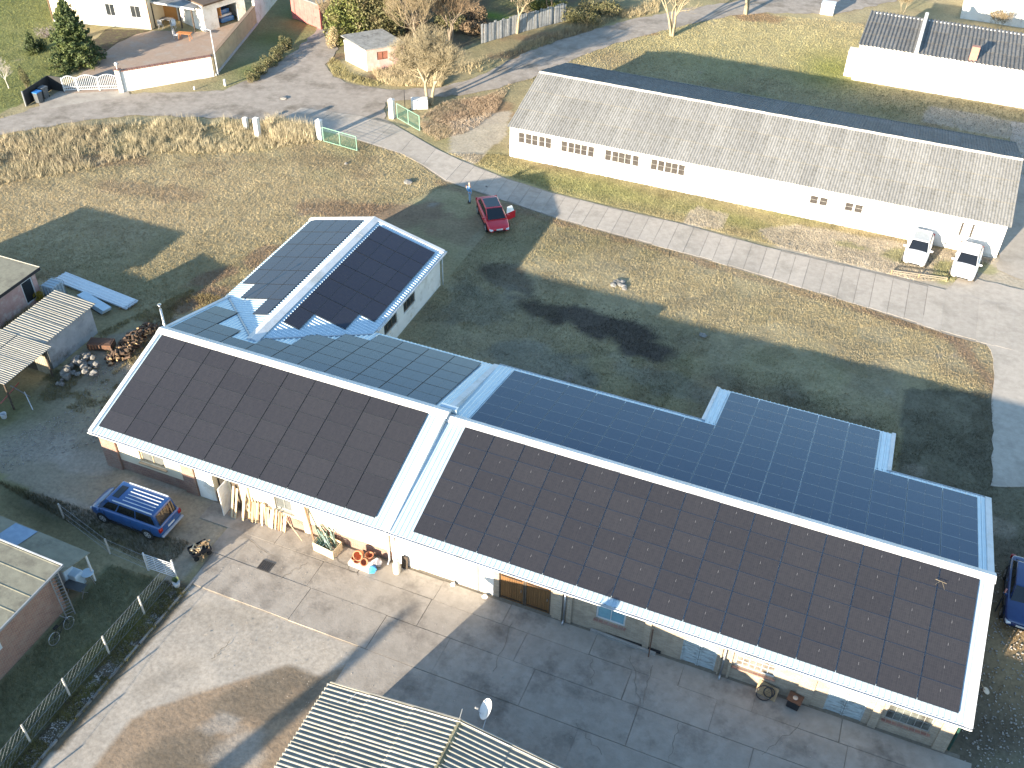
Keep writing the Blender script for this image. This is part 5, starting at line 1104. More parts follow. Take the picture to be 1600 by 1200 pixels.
gatepost('white gate post standing alone in the tall straw grass', (404,215), 1.85, .42, False)
gatepost('shorter white post behind the lone post in the straw', (385,200), 1.0, .35, False)
gatepost('white gate post on the far side of the entrance beside the leaf litter', (613,184), 1.75)
greenp = mat('gate_green', (.22,.40,.30), (.18,.33,.25), rough=.6); greenw = mat('mesh_green', (.10,.22,.16), rough=.7)
def meshgate(label, p, q, h):
    o = thing('mesh_gate', label, 'gate', (p.x,p.y,0)); p, q = Vector((p.x,p.y,0)), Vector((q.x,q.y,0)); d = q-p
    for t in (0,.5,1): MB().bar(p+d*t+Vector((0,0,.03)),p+d*t+Vector((0,0,h)),.055).build('upright', greenp, o)
    for z in (.06,h): MB().bar(p+Vector((0,0,z)),q+Vector((0,0,z)),.05).build('rail', greenp, o)
    w = MB(); n = int(d.length/.11)
    for i in range(n+1): w.bar(p+d*(i/n)+Vector((0,0,.06)),p+d*(i/n)+Vector((0,0,h)),.010)
    for k in range(int(h/.12)): w.bar(p+Vector((0,0,.1+.12*k)),q+Vector((0,0,.1+.12*k)),.010)
    tag(w.build('wire_mesh', greenw, o), kind='stuff')
meshgate('green mesh gate leaf folded open at the near side of the entrance', G(506,221), G(558,236), 1.35)
meshgate('green mesh gate leaf folded open before the leaf litter', G(621,185), G(656,205), 1.45)
pl = thing('concrete_plinth', 'white concrete block sloping up beside the bare pollard tree', 'block', tuple(G(655,170))); p = G(652,170)
MB().obox(p+Vector((.1,.3,.45)),(1.35,.75,0),(-.4,.75,0),(0,0,.9)).build('block', white_plaster, pl, bevel=.05)
pl2 = thing('sign_post', 'thin dark pole standing between the gate post and the white block', 'pole', tuple(G(633,172))); p = G(633,172); MB().tube(p,p+Vector((0,0,1.9)),.03,n=6).build('pole', dark_metal, pl2)
pk = mat('fence_sheet', (.36,.37,.38), (.24,.25,.26), rough=.7, scale=3, rand=.12)
def sheetfence(label, pts, h, seed):
    o = thing('sheet_fence', label, 'fence', (pts[0].x,pts[0].y,0)); r = random.Random(seed)
    for a, b in zip(pts[:-1], pts[1:]):
        d = b-a; n = max(1,int(d.length/.32)); nn = Vector((-d.y,d.x,0)).normalized()
        for i in range(n):
            c = a+d*((i+.5)/n)+nn*r.uniform(-.05,.05); hh = h+r.uniform(-.12,.12); MB().obox(c+Vector((0,0,hh/2)), d/n*.8, nn*.04, (r.uniform(-.03,.03),0,hh)).build('board', pk, o)
sheetfence('grey upright-board fence between the pink hut and the bare trees', [G(636,101),G(668,96),G(700,90)], 1.9, 1)
sheetfence('long grey upright-board fence along the upper lane', [G(752,68),G(800,54),G(850,41),G(884,32)], 1.9, 2)
for k, (px, w_) in enumerate((((304,140),.12),((352,134),.16))): p = G(*px); o = thing('marker_post', ('small white marker stone on the verge below the white wall','taller white marker post on the verge near the lane bend')[k], 'post', (p.x,p.y,0)); MB().box(p.x-w_/2,p.x+w_/2,p.y-w_/2,p.y+w_/2,0,.3+.35*k).build('stone', white_plaster, o)
mh = thing('stone', 'flat pale stone in the lane junction', 'stone', tuple(G(443,154))); p = G(443,154); rock((p.x,p.y,.05),.35,5,block,parent=mh,flat=.4)
for k, (px, r_, lb_) in enumerate((((637,285),.45,'flat pinkish stone in the straw meadow near the road'),((541,256),.22,'small pale stone in the meadow below the entrance gate'),((968,444),.6,'low pale rubble mound in the sunlit grass'),((1098,525),.3,'pale stone in the shaded meadow behind the workshop'),((760,296-4),.12,'tiny pale stone at the road edge above the person'))):
    p = G(*px); o = thing('stone', lb_, 'stone', (p.x,p.y,0)); n_ = 9 if k == 2 else 1
    for i in range(n_): rock((p.x+(random.uniform(-.5,.5) if n_ > 1 else 0),p.y+(random.uniform(-.4,.4) if n_ > 1 else 0),.04),r_*(.45 if n_ > 1 else 1),k*10+i,block,parent=o,flat=.45)
# low timber rails by the parked cars
rl = thing('parking_rail', 'low weathered timber rail in front of the left white car', 'rail', tuple(G(1392,424)))
a, b = G(1392,428), G(1478,440)
for t in (0,.5,1): p = a.lerp(b,t); MB().bar(p,p+Vector((0,0,.35)),.09).build('post', timber, rl)
rwd = mat('rail_grey', (.30,.26,.20), (.22,.19,.15), rough=.9)
for z in (.18,.33): MB().bar(a+Vector((0,0,z)),b+Vector((0,0,z)),.04,.05).build('rail', rwd, rl)

# ================================================================== vehicles
def quad_inset(P, a0, a1, b0, b1, off):
    P = [Vector(p) for p in P]; n = (P[1]-P[0]).cross(P[3]-P[0]).normalized()
    f = lambda a, b: P[0]*(1-a)*(1-b)+P[1]*a*(1-b)+P[2]*a*b+P[3]*(1-a)*b
    return [f(a0,b0)+n*off, f(a1,b0)+n*off, f(a1,b1)+n*off, f(a0,b1)+n*off]
glass_car = mat('car_glass', (.012,.014,.017), rough=.04, spec=.9); chrome = mat('chrome', (.6,.6,.6), rough=.2, metal=1); rim_grey = mat('rim_grey', (.42,.43,.45), rough=.35, spec=.8); lamp_clear = mat('lamp_clear', (.75,.77,.8), rough=.15, spec=.9); lamp_red = mat('lamp_red', (.35,.01,.01), rough=.2, spec=.9); plate_m = mat('plate', (.75,.75,.73), rough=.5)
def car(name, label, cat, loc, heading, L, Wd, H, paint, stations, cab, wheels, wr=.32, glassroof=False, group=None, lights=True, grille=True):
    """x forward. stations: (x, halfwidth, z_bottom, z_top); cab: (xw, xr0, xr1, xb, zb, top_inset) windscreen base, roof front, roof rear, rear base, belt height"""
    o = thing(name, label, cat, loc, heading, group); hw = Wd/2
    bm = bmesh.new(); rings = []
    for x, f, z0, z1 in stations:
        w = hw*f; zm = z0+(z1-z0)*.55
        half = [(0,z0),(w*.82,z0),(w*.955,z0+.09),(w,zm-.12),(w,zm+.05),(w*.965,z1-.07),(w*.90,z1-.012),(w*.55,z1+.02),(0,z1+.03)]
        ring = half+[(-y,z) for y,z in reversed(half[1:-1])]
        rings.append([bm.verts.new((x,y,z)) for y,z in ring])
    n = len(rings[0])
    for a, b in zip(rings[:-1], rings[1:]):
        for i in range(n): bm.faces.new((a[i],a[(i+1)%n],b[(i+1)%n],b[i]))
    bm.faces.new(list(reversed(rings[0]))); bm.faces.new(rings[-1]); bmesh.ops.recalc_face_normals(bm, faces=bm.faces)
    me = bpy.data.meshes.new('body'); bm.to_mesh(me); bm.free(); me.materials.append(paint); me.polygons.foreach_set('use_smooth',[True]*len(me.polygons))
    bo = bpy.data.objects.new('body', me); COL.objects.link(bo); bo.parent = o
    md = bo.modifiers.new('smooth', 'SUBSURF'); md.levels = 2; md.render_levels = 2
    xw, xr0, xr1, xb, zb, ti = cab; yb, yt = hw*.90, hw*(.90-ti); zt = H
    B = [(xw,yb),(xw,-yb),(xb,-yb),(xb,yb)]; ym = yt+.02
    wf = .93
    Bv = [Vector((xw,yb*wf,zb)),Vector((xw,-yb*wf,zb)),Vector((xb,-yb*.95,zb)),Vector((xb,yb*.95,zb))]
    mx = (xw+xb)/2
    Tv = [Vector((xr0,yt,zt-.03)),Vector((xr0,-yt,zt-.03)),Vector((xr1,-yt,zt-.03)),Vector((xr1,yt,zt-.03))]
    bm = bmesh.new(); vb = [bm.verts.new(v-Vector((0,0,.06))) for v in Bv]; vt = [bm.verts.new(v) for v in Tv]
    for i in range(4): bm.faces.new((vb[i],vb[(i+1)%4],vt[(i+1)%4],vt[i]))
    bm.faces.new(list(reversed(vb))); bm.faces.new(vt); bmesh.ops.recalc_face_normals(bm, faces=bm.faces)
    ed = [e for e in bm.edges if any(v in vt for v in e.verts)]; bmesh.ops.bevel(bm, geom=ed, offset=.06, segments=3, affect='EDGES', profile=.6)
    me = bpy.data.meshes.new('cabin'); bm.to_mesh(me); bm.free(); me.materials.append(paint); me.polygons.foreach_set('use_smooth',[True]*len(me.polygons)); co_ = bpy.data.objects.new('cabin', me); COL.objects.link(co_); co_.parent = o
    def glass(nm, P, a0,a1,b0,b1, m=glass_car, off=.008): q = quad_inset(P,a0,a1,b0,b1,off); MB().add(q+[p for p in quad_inset(P,a0,a1,b0,b1,-.01)],[(0,1,2,3),(0,4,5,1),(1,5,6,2),(2,6,7,3),(3,7,4,0)]).build(nm, m, o)
    F4 = [Bv[1],Bv[0],Tv[0],Tv[1]]; R4 = [Bv[3],Bv[2],Tv[2],Tv[3]]; Lf = [Bv[0],Bv[3],Tv[3],Tv[0]]; Rt = [Bv[2],Bv[1],Tv[1],Tv[2]]
    glass('windscreen', F4, .04,.96,.03,.95); glass('rear_window', R4, .08,.92,.08,.84)
    cuts = [.10,.42,.70,.95] if L < 4.7 or name != 'van' else [.07,.30,.62,.95]
    for Q, rev in ((Lf,False),(Rt,True)):
        for a, b in zip(cuts[:-1], cuts[1:]):
            aa, bb = (a+.012,b-.012)
            if rev: aa, bb = 1-bb, 1-aa
            glass('side_window', Q, aa, bb, .12, .84)
    if glassroof: glass('glass_roof', Tv if (Tv[1]-Tv[0]).cross(Tv[3]-Tv[0]).z > 0 else [Tv[0],Tv[3],Tv[2],Tv[1]], .08,.92,.06,.94, glass_car if glassroof is True else glassroof, .012)
    for s in (1,-1):
        for xd in (xw-.55, (xw+xb)/2-.25, xb+.55): MB().box(xd-.006,xd+.006,s*hw*.93 if s > 0 else s*hw*.992,s*hw*.992 if s > 0 else s*hw*.93,.32,zb-.08).build('door_seam', black_rubber, o)
        MB().box(-L*.30,L*.27,min(s*hw*.9,s*hw*.985),max(s*hw*.9,s*hw*.985),.20,.27).build('sill', black_rubber, o)
        MB().obox(((xw+xb)/2,s*hw*.985,zb-.17),(.14,0,0),(0,.03,0),(0,0,.025)).build('door_handle', paint, o)
    for wx in wheels:
        for s in (1,-1):
            MB().tube((wx,s*(hw-.02),wr),(wx,s*(hw+.004),wr),wr+.06,n=24).build('wheel_arch', black_rubber, o)
            w_ = MB().tube((wx,s*(hw-.2),wr),(wx,s*(hw+.018),wr),wr,n=24).build('wheel', black_rubber, o)
            r_ = MB().tube((wx,s*(hw+.0),wr),(wx,s*(hw+.024),wr),wr*.66,n=20)
            r_.build('rim', rim_grey, w_)
            h_ = MB()
            for k in range(5): t = 2*math.pi*k/5; u = Vector((math.cos(t),0,math.sin(t))); v = Vector((-math.sin(t),0,math.cos(t))); c = Vector((wx,s*(hw+.026),wr)); h_.add([c+u*wr*.2-v*.02,c+u*wr*.58-v*.055,c+u*wr*.58+v*.055,c+u*wr*.2+v*.02],[(0,1,2,3)])
            h_.build('rim_gap', dark_metal, w_)
    xf, xr = stations[-1][0], stations[0][0]; st_ = stations
    for s in (1,-1):
        zt_ = st_[-1][3]
        MB().obox((xf-.17,s*hw*.70,zt_-.06),(.34,-.10*s,-.03),(.07*s,.26,0),(-.03,0,.12)).build('headlight', lamp_clear, o, bevel=.03)
        MB().obox((xr+.045,s*hw*.82,st_[0][3]-.12),(.12,0,0),(0,.22,0),(0,0,.26)).build('tail_light', lamp_red, o, bevel=.02)
        MB().obox((xw-.32,s*(hw+.07),zb+.05),(.1,0,0),(0,.2,0),(0,0,.13)).build('mirror', paint, o, bevel=.03)
    MB().obox((xf+.012,0,st_[-1][2]+.22),(.02,0,0),(0,.50,0),(0,0,.11)).build('number_plate', plate_m, o); MB().obox((xr-.012,0,st_[0][2]+.40),(.02,0,0),(0,.50,0),(0,0,.11)).build('number_plate', plate_m, o)
    if grille: MB().obox((xf+.003,0,st_[-1][2]+.08),(.03,0,0),(0,Wd*.5,0),(0,0,.10)).build('grille', black_rubber, o)
    return o
def st_car(L, zb=.2, hood=.72, belt=.92, tail=.95, nose=.62, van=False):
    return [(-L/2,.84,zb+.14,tail-.06),(-L/2+.10,.93,zb+.02,tail),(-L/2+.6,.985,zb,belt+.03),(-.3,1,zb,belt),(L*.14,1,zb,belt),(L*.26,.99,zb,hood+.13),(L*.38,.96,zb,hood+.04),(L/2-.18,.88,zb+.03,nose+.05),(L/2-.03,.74,zb+.12,nose-.05)]
# red car with an open door
red_p = mat('red_paint', (.60,.012,.03), (.55,.01,.025), rough=.28, coat=1, spec=.5)
cfr = G(783,359); crr = G(757,312); hd = math.atan2(cfr.y-crr.y, cfr.x-crr.x); cc = (cfr+crr)/2
cc = G(770,345); redc = car('red_car', 'red car with dark glass roof and an open door, standing on the shaded grass', 'car', (cc.x,cc.y,0), math.radians(-53), 4.5, 1.82, 1.42, red_p,
    st_car(4.5,.2,.70,.90,.98,.62), (1.30,.35,-1.25,-2.05,.88,.20), (1.38,-1.33), glassroof=True)
dr = MB(); dr.add([(.72,.92,.3),(.30,1.72,.3),(.30,1.72,.9),(.72,.92,.9),(.70,.88,.3),(.26,1.70,.3),(.26,1.70,.9),(.70,.88,.9)],[(0,1,2,3),(7,6,5,4),(0,4,5,1),(1,5,6,2),(2,6,7,3),(3,7,4,0)])
do = dr.build('open_door', red_p, redc); MB().add([(.69,.92,.9),(.32,1.62,.9),(.22,1.45,1.32),(.42,1.02,1.34)],[(0,1,2,3)]).build('window', lamp_clear, do)
# two white cars by the long shed
wp = mat('white_paint', (.78,.78,.78), (.76,.76,.76), rough=.25, coat=1)
p = G(1433,405); car('white_car', 'white car with pale glass roof parked at the long shed, left of the two', 'car', (p.x-.12,p.y+.55,0), math.radians(-93), 4.1, 1.78, 1.5, wp, st_car(4.1,.2,.82,.98,1.0,.74), (1.0,.35,-1.35,-1.9,.92,.20), (1.28,-1.24), glassroof=mat('roof_glass_pale', (.30,.36,.42), rough=.15))
p = G(1508,425); car('white_car', 'white car with plain white roof parked at the corner of the long shed', 'car', (p.x-.08,p.y+.5,0), math.radians(-95), 4.3, 1.80, 1.48, wp, st_car(4.3,.2,.80,.96,1.0,.70), (1.0,.3,-1.35,-2.0,.90,.20), (1.32,-1.3))
# blue car at the right edge
bp = mat('blue_paint', (.012,.045,.16), (.01,.035,.13), rough=.25, coat=1)
p = G(1589,990); car('blue_car', 'dark blue car facing the camera at the right edge beside the workshop', 'car', (p.x+.1,p.y+2.15,0), math.radians(-92), 4.4, 1.82, 1.45, bp, st_car(4.4,.2,.80,.96,1.0,.70), (1.05,.3,-1.35,-2.0,.90,.20), (1.36,-1.32))
# blue van
vp = mat('van_blue', (.022,.085,.25), (.018,.07,.21), rough=.28, coat=1)
wf_, wr2 = G(165,817), G(230,841); hv = math.atan2(wf_.y-wr2.y, wf_.x-wr2.x); mid = (wf_+wr2)/2; left = Vector((-math.sin(hv),math.cos(hv),0))
c = mid-left*.93
VL = 4.75; vst = [(-VL/2,.90,.32,1.0),(-VL/2+.08,.96,.22,1.12),(-VL/2+.5,1,.2,1.12),(-.4,1,.2,1.10),(VL*.16,1,.2,1.08),(VL*.30,.985,.2,1.02),(VL*.40,.95,.2,.94),(VL/2-.12,.86,.24,.80),(VL/2-.02,.74,.34,.66)]
van = car('van', 'blue van with silver roof rails parked in the shade by the workshop', 'van', (c.x,c.y,0), hv, VL, 1.86, 1.86, vp, vst, (1.78,.98,-2.05,-2.30,1.02,.11), (1.45,-1.48), wr=.33)
for s in (1,-1):
    MB().bar((.55,s*.70,1.875),(-1.95,s*.70,1.875),.045,.05).build('roof_rail', mat('rail_silver', (.60,.64,.68), rough=.35), van)
for k in range(-2,3): MB().bar((.1,k*.22,1.845),(-1.85,k*.22,1.845),.035,.03).build('roof_rib', mat('rail_silver', (.60,.64,.68), rough=.35), van)
MB().box(.40,.80,-.42,.42,1.832,1.85).build('sunroof', glass_car, van)
MB().obox((-VL/2-.05,0,.48),(.14,0,0),(0,1.7,0),(0,0,.12)).build('bumper', mat('bumper_silver', (.35,.38,.44), rough=.35), van, bevel=.03)

# ================================================================== person beside the red car
def skin(name, pts, rad, edges, m, parent, sub=2, root=0):
    me = bpy.data.meshes.new(name); me.from_pydata(pts, edges, []); me.materials.append(m); o = bpy.data.objects.new(name, me); COL.objects.link(o); o.parent = parent
    sk = o.modifiers.new('skin', 'SKIN'); sk.use_smooth_shade = True
    for i, r_ in enumerate(rad): me.skin_vertices[0].data[i].radius = (r_, r_) if not isinstance(r_, tuple) else r_
    for i in range(len(pts)): me.skin_vertices[0].data[i].use_root = (i == root)
    s = o.modifiers.new('sub', 'SUBSURF'); s.levels = sub; s.render_levels = sub; return o
pp_ = G(737,317); pe = thing('person', 'person in light blue jacket and jeans, hands raised to the face, by the red car', 'person', (pp_.x-.15,pp_.y,0), math.radians(200))
skm = mat('skin', (.50,.30,.21), rough=.6); jk = mat('light_blue_jacket', (.16,.36,.62), (.12,.28,.52), rough=.8, scale=6); jn = mat('pale_jeans', (.28,.40,.52), (.22,.32,.44), rough=.85, scale=6); shm = mat('dark_shoes', (.03,.03,.03), rough=.6)
# body: x forward, y left
bv = [(0,0,.92),(0,0,1.15),(0,0,1.38),(0,0,1.48),(.02,0,1.58),(.03,0,1.68),(0,.09,.88),(.02,.11,.48),(0,.12,.08),(0,-.09,.88),(.0,-.11,.48),(-.02,-.12,.08),(0,.18,1.40),(.14,.26,1.20),(.25,.12,1.42),(0,-.18,1.40),(.14,-.26,1.20),(.25,-.12,1.42),(.27,.09,1.48),(.27,-.09,1.48)]
be = [(0,1),(1,2),(2,3),(3,4),(4,5),(0,6),(6,7),(7,8),(0,9),(9,10),(10,11),(2,12),(12,13),(13,14),(14,18),(2,15),(15,16),(16,17),(17,19)]
skin('body', bv, [(.13,.10),(.125,.09),(.14,.10),.055,(.085,.095),(.075,.085),.08,.055,.04,.08,.055,.04,.055,.042,.03,.055,.042,.03,.04,.04], be, skm, pe)
skin('jacket', [(0,0,.90),(0,0,1.15),(0,0,1.40),(0,.18,1.41),(.14,.26,1.20),(.23,.14,1.38),(0,-.18,1.41),(.14,-.26,1.20),(.23,-.14,1.38)], [(.17,.13),(.16,.12),(.16,.12),.075,.062,.048,.075,.062,.048], [(0,1),(1,2),(2,3),(3,4),(4,5),(2,6),(6,7),(7,8)], jk, pe)
skin('trousers', [(0,0,.93),(0,.095,.84),(.02,.11,.48),(0,.12,.10),(0,-.095,.84),(0,-.11,.48),(-.02,-.12,.10)], [(.15,.12),.10,.075,.06,.10,.075,.06], [(0,1),(1,2),(2,3),(0,4),(4,5),(5,6)], jn, pe)
for s in (1,-1): MB().obox((.05,.12*s,.05),(.27,0,0),(0,.10,0),(0,0,.1)).build('shoe', shm, pe, bevel=.03)
hr = skin('cap', [(-.01,0,1.70),(.02,0,1.745),(.13,0,1.72)], [.09,.075,.02], [(0,1),(1,2)], mat('pale_cap', (.42,.36,.32), rough=.9), pe)
for s in (1,-1):
    for k in range(4): MB().tube((.28,s*(.06+.018*k),1.50+.01*k),(.30,s*(.035+.015*k),1.565-.006*k),.009,.007,n=6).build('finger', skm, pe)
    MB().tube((.27,s*.05,1.47),(.26,s*.02,1.52),.011,.009,n=6).build('thumb', skm, pe)
    MB().tube((.10,s*.035,1.66),(.115,s*.035,1.66),.012,n=8).build('eye', shm, pe)
MB().add([(.115,-.015,1.62),(.115,.015,1.62),(.145,0,1.61),(.11,0,1.66)],[(0,1,2),(0,2,3),(2,1,3)]).build('nose', skm, pe)
ph_ = MB().obox((.31,0,1.53),(.02,0,0),(0,.15,0),(0,0,.08)); tag(ph_.build('phone', dark_metal, None), None)
po = [o for o in COL.objects if o.name == 'phone'][0]; po.location = pe.location; po.rotation_euler = pe.rotation_euler; tag(po, 'dark phone held up by the person beside the red car', 'phone')
# ================================================================== things standing along the front wall
# sawn boards leaning on the wall, each a thing one could lift: a group
bo_m = [mat('board_pale', (.62,.50,.34), (.50,.39,.25), rough=.85, scale=4, stretch=(3,3,.4)), mat('board_tan', (.48,.33,.19), (.36,.24,.13), rough=.85, scale=4, stretch=(3,3,.4)), mat('board_brown', (.26,.15,.09), (.18,.10,.06), rough=.85, scale=4, stretch=(3,3,.4))]
ub0, ub1 = GY_(383,805,WY-.4).x, GY_(445,822,WY-.4).x; r = random.Random(8); nb_ = 26
for i in range(nb_):
    t = i/(nb_-1); u = ub0+(ub1-ub0)*t; hh = 1.35-.35*t+r.uniform(-.12,.12); lean = r.uniform(.3,.5); mi = r.choice([0,0,0,1,1,2])
    a = Vector((u+r.uniform(-.03,.03), WY-.16-lean, .03)); b = Vector((u+r.uniform(-.05,.05), WY-.17, hh))
    o = MB().bar(a,b,.075+r.uniform(-.015,.02),.03,up=(0,1,0)).build('board', bo_m[mi])
    W1 = 'first second third fourth fifth sixth seventh eighth ninth tenth eleventh twelfth thirteenth'.split()
    tag(o, f"{('pale','tan','dark brown')[mi]} board, {W1[i] if i < 13 else W1[25-i]} from the {'left' if i < 13 else 'right'} in the row leaning on the wall", 'board', 'sawn boards leaning on the workshop wall')
for i, u in enumerate((9.0,9.22,9.7)):
    o = MB().bar((u,WY-.75,.02),(u+.05,WY-.16,1.9-.1*i),.11,.035,up=(0,1,0)).build('plank', bo_m[0]); tag(o, ('tall pale plank nearest the open door','second tall pale plank from the open door','tall pale plank right beside the leaning boards')[i], 'plank')
# wooden crate with dark green boards/leaves standing in it
cr = thing('wooden_crate', 'slatted wooden crate full of upright green strips by the front wall', 'crate', tuple(G(520,852)))
k0, k1, k2 = G(499,845), G(524,867), G(546,846); ex_ = (k1-k0); ex_.z = 0; ey2 = Vector((-ex_.y,ex_.x,0)).normalized()*.95; L_e = ex_.length; ex_.normalize(); eyn = ey2.normalized(); k0 = Vector((14.25,-1.25,0)); ex_ = Vector((1,-.12,0)).normalized(); eyn = Vector((-ex_.y,ex_.x,0)); LX, LY, LZ = 1.3, .78, .62
sl_m = mat('crate_slat', (.66,.55,.38), (.52,.42,.28), rough=.85, scale=4, rand=.12)
for z in (.08,.24,.40,.56):
    for y in (0,LY): MB().obox(k0+ex_*LX/2+eyn*y+Vector((0,0,z)), ex_*LX, eyn*.025, (0,0,.12)).build('slat', sl_m, cr)
    for x in (0,LX): MB().obox(k0+ex_*x+eyn*LY/2+Vector((0,0,z+.002)), ex_*.025, eyn*LY, (0,0,.12)).build('slat', sl_m, cr)
for x in (.03,LX-.03):
    for y in (.03,LY-.03): MB().obox(k0+ex_*x+eyn*y+Vector((0,0,LZ/2)), ex_*.07, eyn*.07, (0,0,LZ)).build('corner_post', sl_m, cr)
for y in (.1,LY/2,LY-.1): MB().obox(k0+ex_*LX/2+eyn*y+Vector((0,0,.0)), ex_*LX, eyn*.1, (0,0,.05)).build('runner', timber_dark, cr)
gs = [mat('strip_green', (.03,.10,.07), (.02,.07,.05), rough=.5), mat('strip_pale', (.30,.42,.40), (.22,.32,.30), rough=.5)]; r = random.Random(4)
for i in range(16):
    p = k0+ex_*r.uniform(.6,LX-.1)+eyn*r.uniform(.1,LY-.1)+Vector((0,0,.15)); d = Vector((-.75+r.uniform(-.35,.45),.35+r.uniform(-.2,.3),1)).normalized()*r.uniform(.9,1.5)
    MB().bar(p,p+d,.07,.02,up=(1,0,0)).build('strip', gs[r.random() < .3], cr)
for i in range(7): MB().obox(k0+ex_*(.12+.07*i)+eyn*LY/2+Vector((0,0,.50)), ex_*.05, eyn*LY*.9, (.0,0,.03)).build('strip', gs[i % 3 == 0], cr)
o = MB().bar((14.0,WY-.5,.02),(13.45,WY-.15,2.15),.1,.05,up=(0,1,0)).build('plank', bo_m[2]); tag(o, 'dark plank leaning on the wall behind the slatted crate', 'plank')
o = MB().bar((15.6,WY-.25,.02),(14.4,WY-.16,1.25),.035,.03,up=(0,1,0)).build('stick', timber_dark); tag(o, 'thin dark stick leaning over the slatted crate', 'stick')
for i in range(2): o = MB().bar((13.4-.15*i,WY-.75,.1+.3*i),(12.3-.2*i,WY-.4,1.0+.35*i),.025).build('cane', bo_m[0]); tag(o, ('lower thin cane sticking out left of the slatted crate','upper thin cane sticking out left of the slatted crate')[i], 'cane')
# pots, blue bag, gas bottle and pipes near x=17
pt_m = mat('terracotta', (.50,.21,.11), (.40,.16,.085), rough=.85, scale=6)
def pot(label, x, y, z, r0, h, tilt=(0,0)):
    o = thing('terracotta_pot', label, 'pot', (x,y,z)); o.rotation_euler = (tilt[0],tilt[1],0); ORG[o.name] = (0,0,0)
    MB().lathe((0,0,0),[(r0*.6,0),(r0*.75,h*.4),(r0*.95,h*.85),(r0*1.05,h*.86),(r0*1.05,h),(r0*.88,h),(r0*.7,h*.4),(r0*.5,.05)],18).build('pot_body', pt_m, o); return o
tb = thing('white_slab', 'low white slab under the terracotta pots', 'slab', (17.1,-1.1,0)); MB().obox((17.1,-1.15,.12),(1.35,-.05,0),(.03,.6,0),(0,0,.24)).build('slab', white_plaster, tb, bevel=.02)
pot('largest terracotta pot, lying on its side on the white slab', 16.85,-.75,.42,.27,.42,(1.1,0)); pot('terracotta pot standing right of the largest one', 17.35,-.8,.24,.22,.34); pot('terracotta pot tipped over at the front of the slab', 17.15,-1.15,.32,.2,.3,(.5,.7)); pot('small terracotta pot at the left end of the slab', 16.65,-1.2,.24,.13,.2)
pot('broken terracotta bowl beside the small pot', 16.85,-1.25,.24,.16,.12)
bb = thing('blue_bag', 'bright blue bag on the ground right of the pots', 'bag', (17.75,-1.35,0)); rock((17.78,-1.32,.22),.27,44,mat('bag_blue', (.06,.28,.62), (.04,.2,.5), rough=.5),'bag',bb,.9)
wb = thing('striped_sack', 'white and dark bundled sack behind the blue bag', 'sack', (17.85,-.85,0)); rock((17.85,-.85,.3),.32,46,mat('sack', (.62,.60,.62), (.10,.08,.10), rough=.8, scale=3),'sack',wb,1.0)
gb_ = thing('gas_bottle', 'pale gas bottle standing right of the downpipe', 'bottle', (18.95,-.95,0)); MB().lathe((18.95,-.85,0),[(.18,0),(.2,.06),(.2,.62),(.17,.75),(.08,.84),(.05,.86),(.05,.98),(.03,1.0)],18).build('cylinder', mat('bottle_cream', (.62,.58,.50), (.5,.46,.38), rough=.5), gb_); MB().tube((18.85,-.85,.93),(19.05,-.85,.93),.02,n=6).build('valve', zinc, gb_)
ho = thing('brown_hood', 'brown board leaning behind the gas bottle', 'board', (19.2,-.5,0)); MB().obox((19.2,-.42,.42),(.35,0,0),(0,.05,0),(0,.1,.84)).build('board', timber_dark, ho)
o = MB().tube((18.62,WY-.2,.03),(18.6,WY-.06,2.1),.035,n=8).build('pipe', mat('pale_pipe', (.5,.45,.35))); tag(o, 'pale pipe standing against the wall beside the downpipe', 'pipe')
db = thing('stone', 'white stone at the left foot of the wooden gate', 'stone', (23.9,-.9,0)); rock((23.75,-.55,.1),.17,3,white_plaster,parent=db); wsn = thing('stone', 'small white stone at the foot of the whitewashed wall', 'stone', (22,-.6,0)); rock((21.95,-.5,.1),.15,6,white_plaster,parent=wsn)
# long beams lying at the foot of the brick wall
A2, B2 = G(921,985), G(1030,1026); d = (B2-A2).normalized(); n2_ = Vector((-d.y,d.x,0))
for i, (ofs, z, l0, l1, mm, lb) in enumerate(((.42,.12,0,-.45,timber_dark,'dark brown beam nearest the brick wall under the blue window'),(.20,.09,0,0,dark_metal,'grey steel beam in the middle of the three below the blue window'),(0,.09,.05,-.2,mat('beam_pale', (.38,.36,.33), (.28,.26,.24), rough=.7),'pale beam outermost of the three below the blue window'))):
    o = MB(); a, b = A2+d*l0+n2_*ofs+Vector((0,0,z)), B2+d*l1+n2_*ofs+Vector((0,0,z)); o.bar(a+Vector((0,0,.06)),b+Vector((0,0,.06)),.14,.02); o.bar(a,b,.025,.11); o.bar(a-Vector((0,0,.06)),b-Vector((0,0,.06)),.14,.02); tag(o.build('beam', mm), lb, 'beam')
o = MB().bar((32.35,WY-.45,.02),(32.3,WY-.14,1.75),.05).build('pole', rust); tag(o, 'rusty pole leaning on the brick wall beside the beams', 'pole')
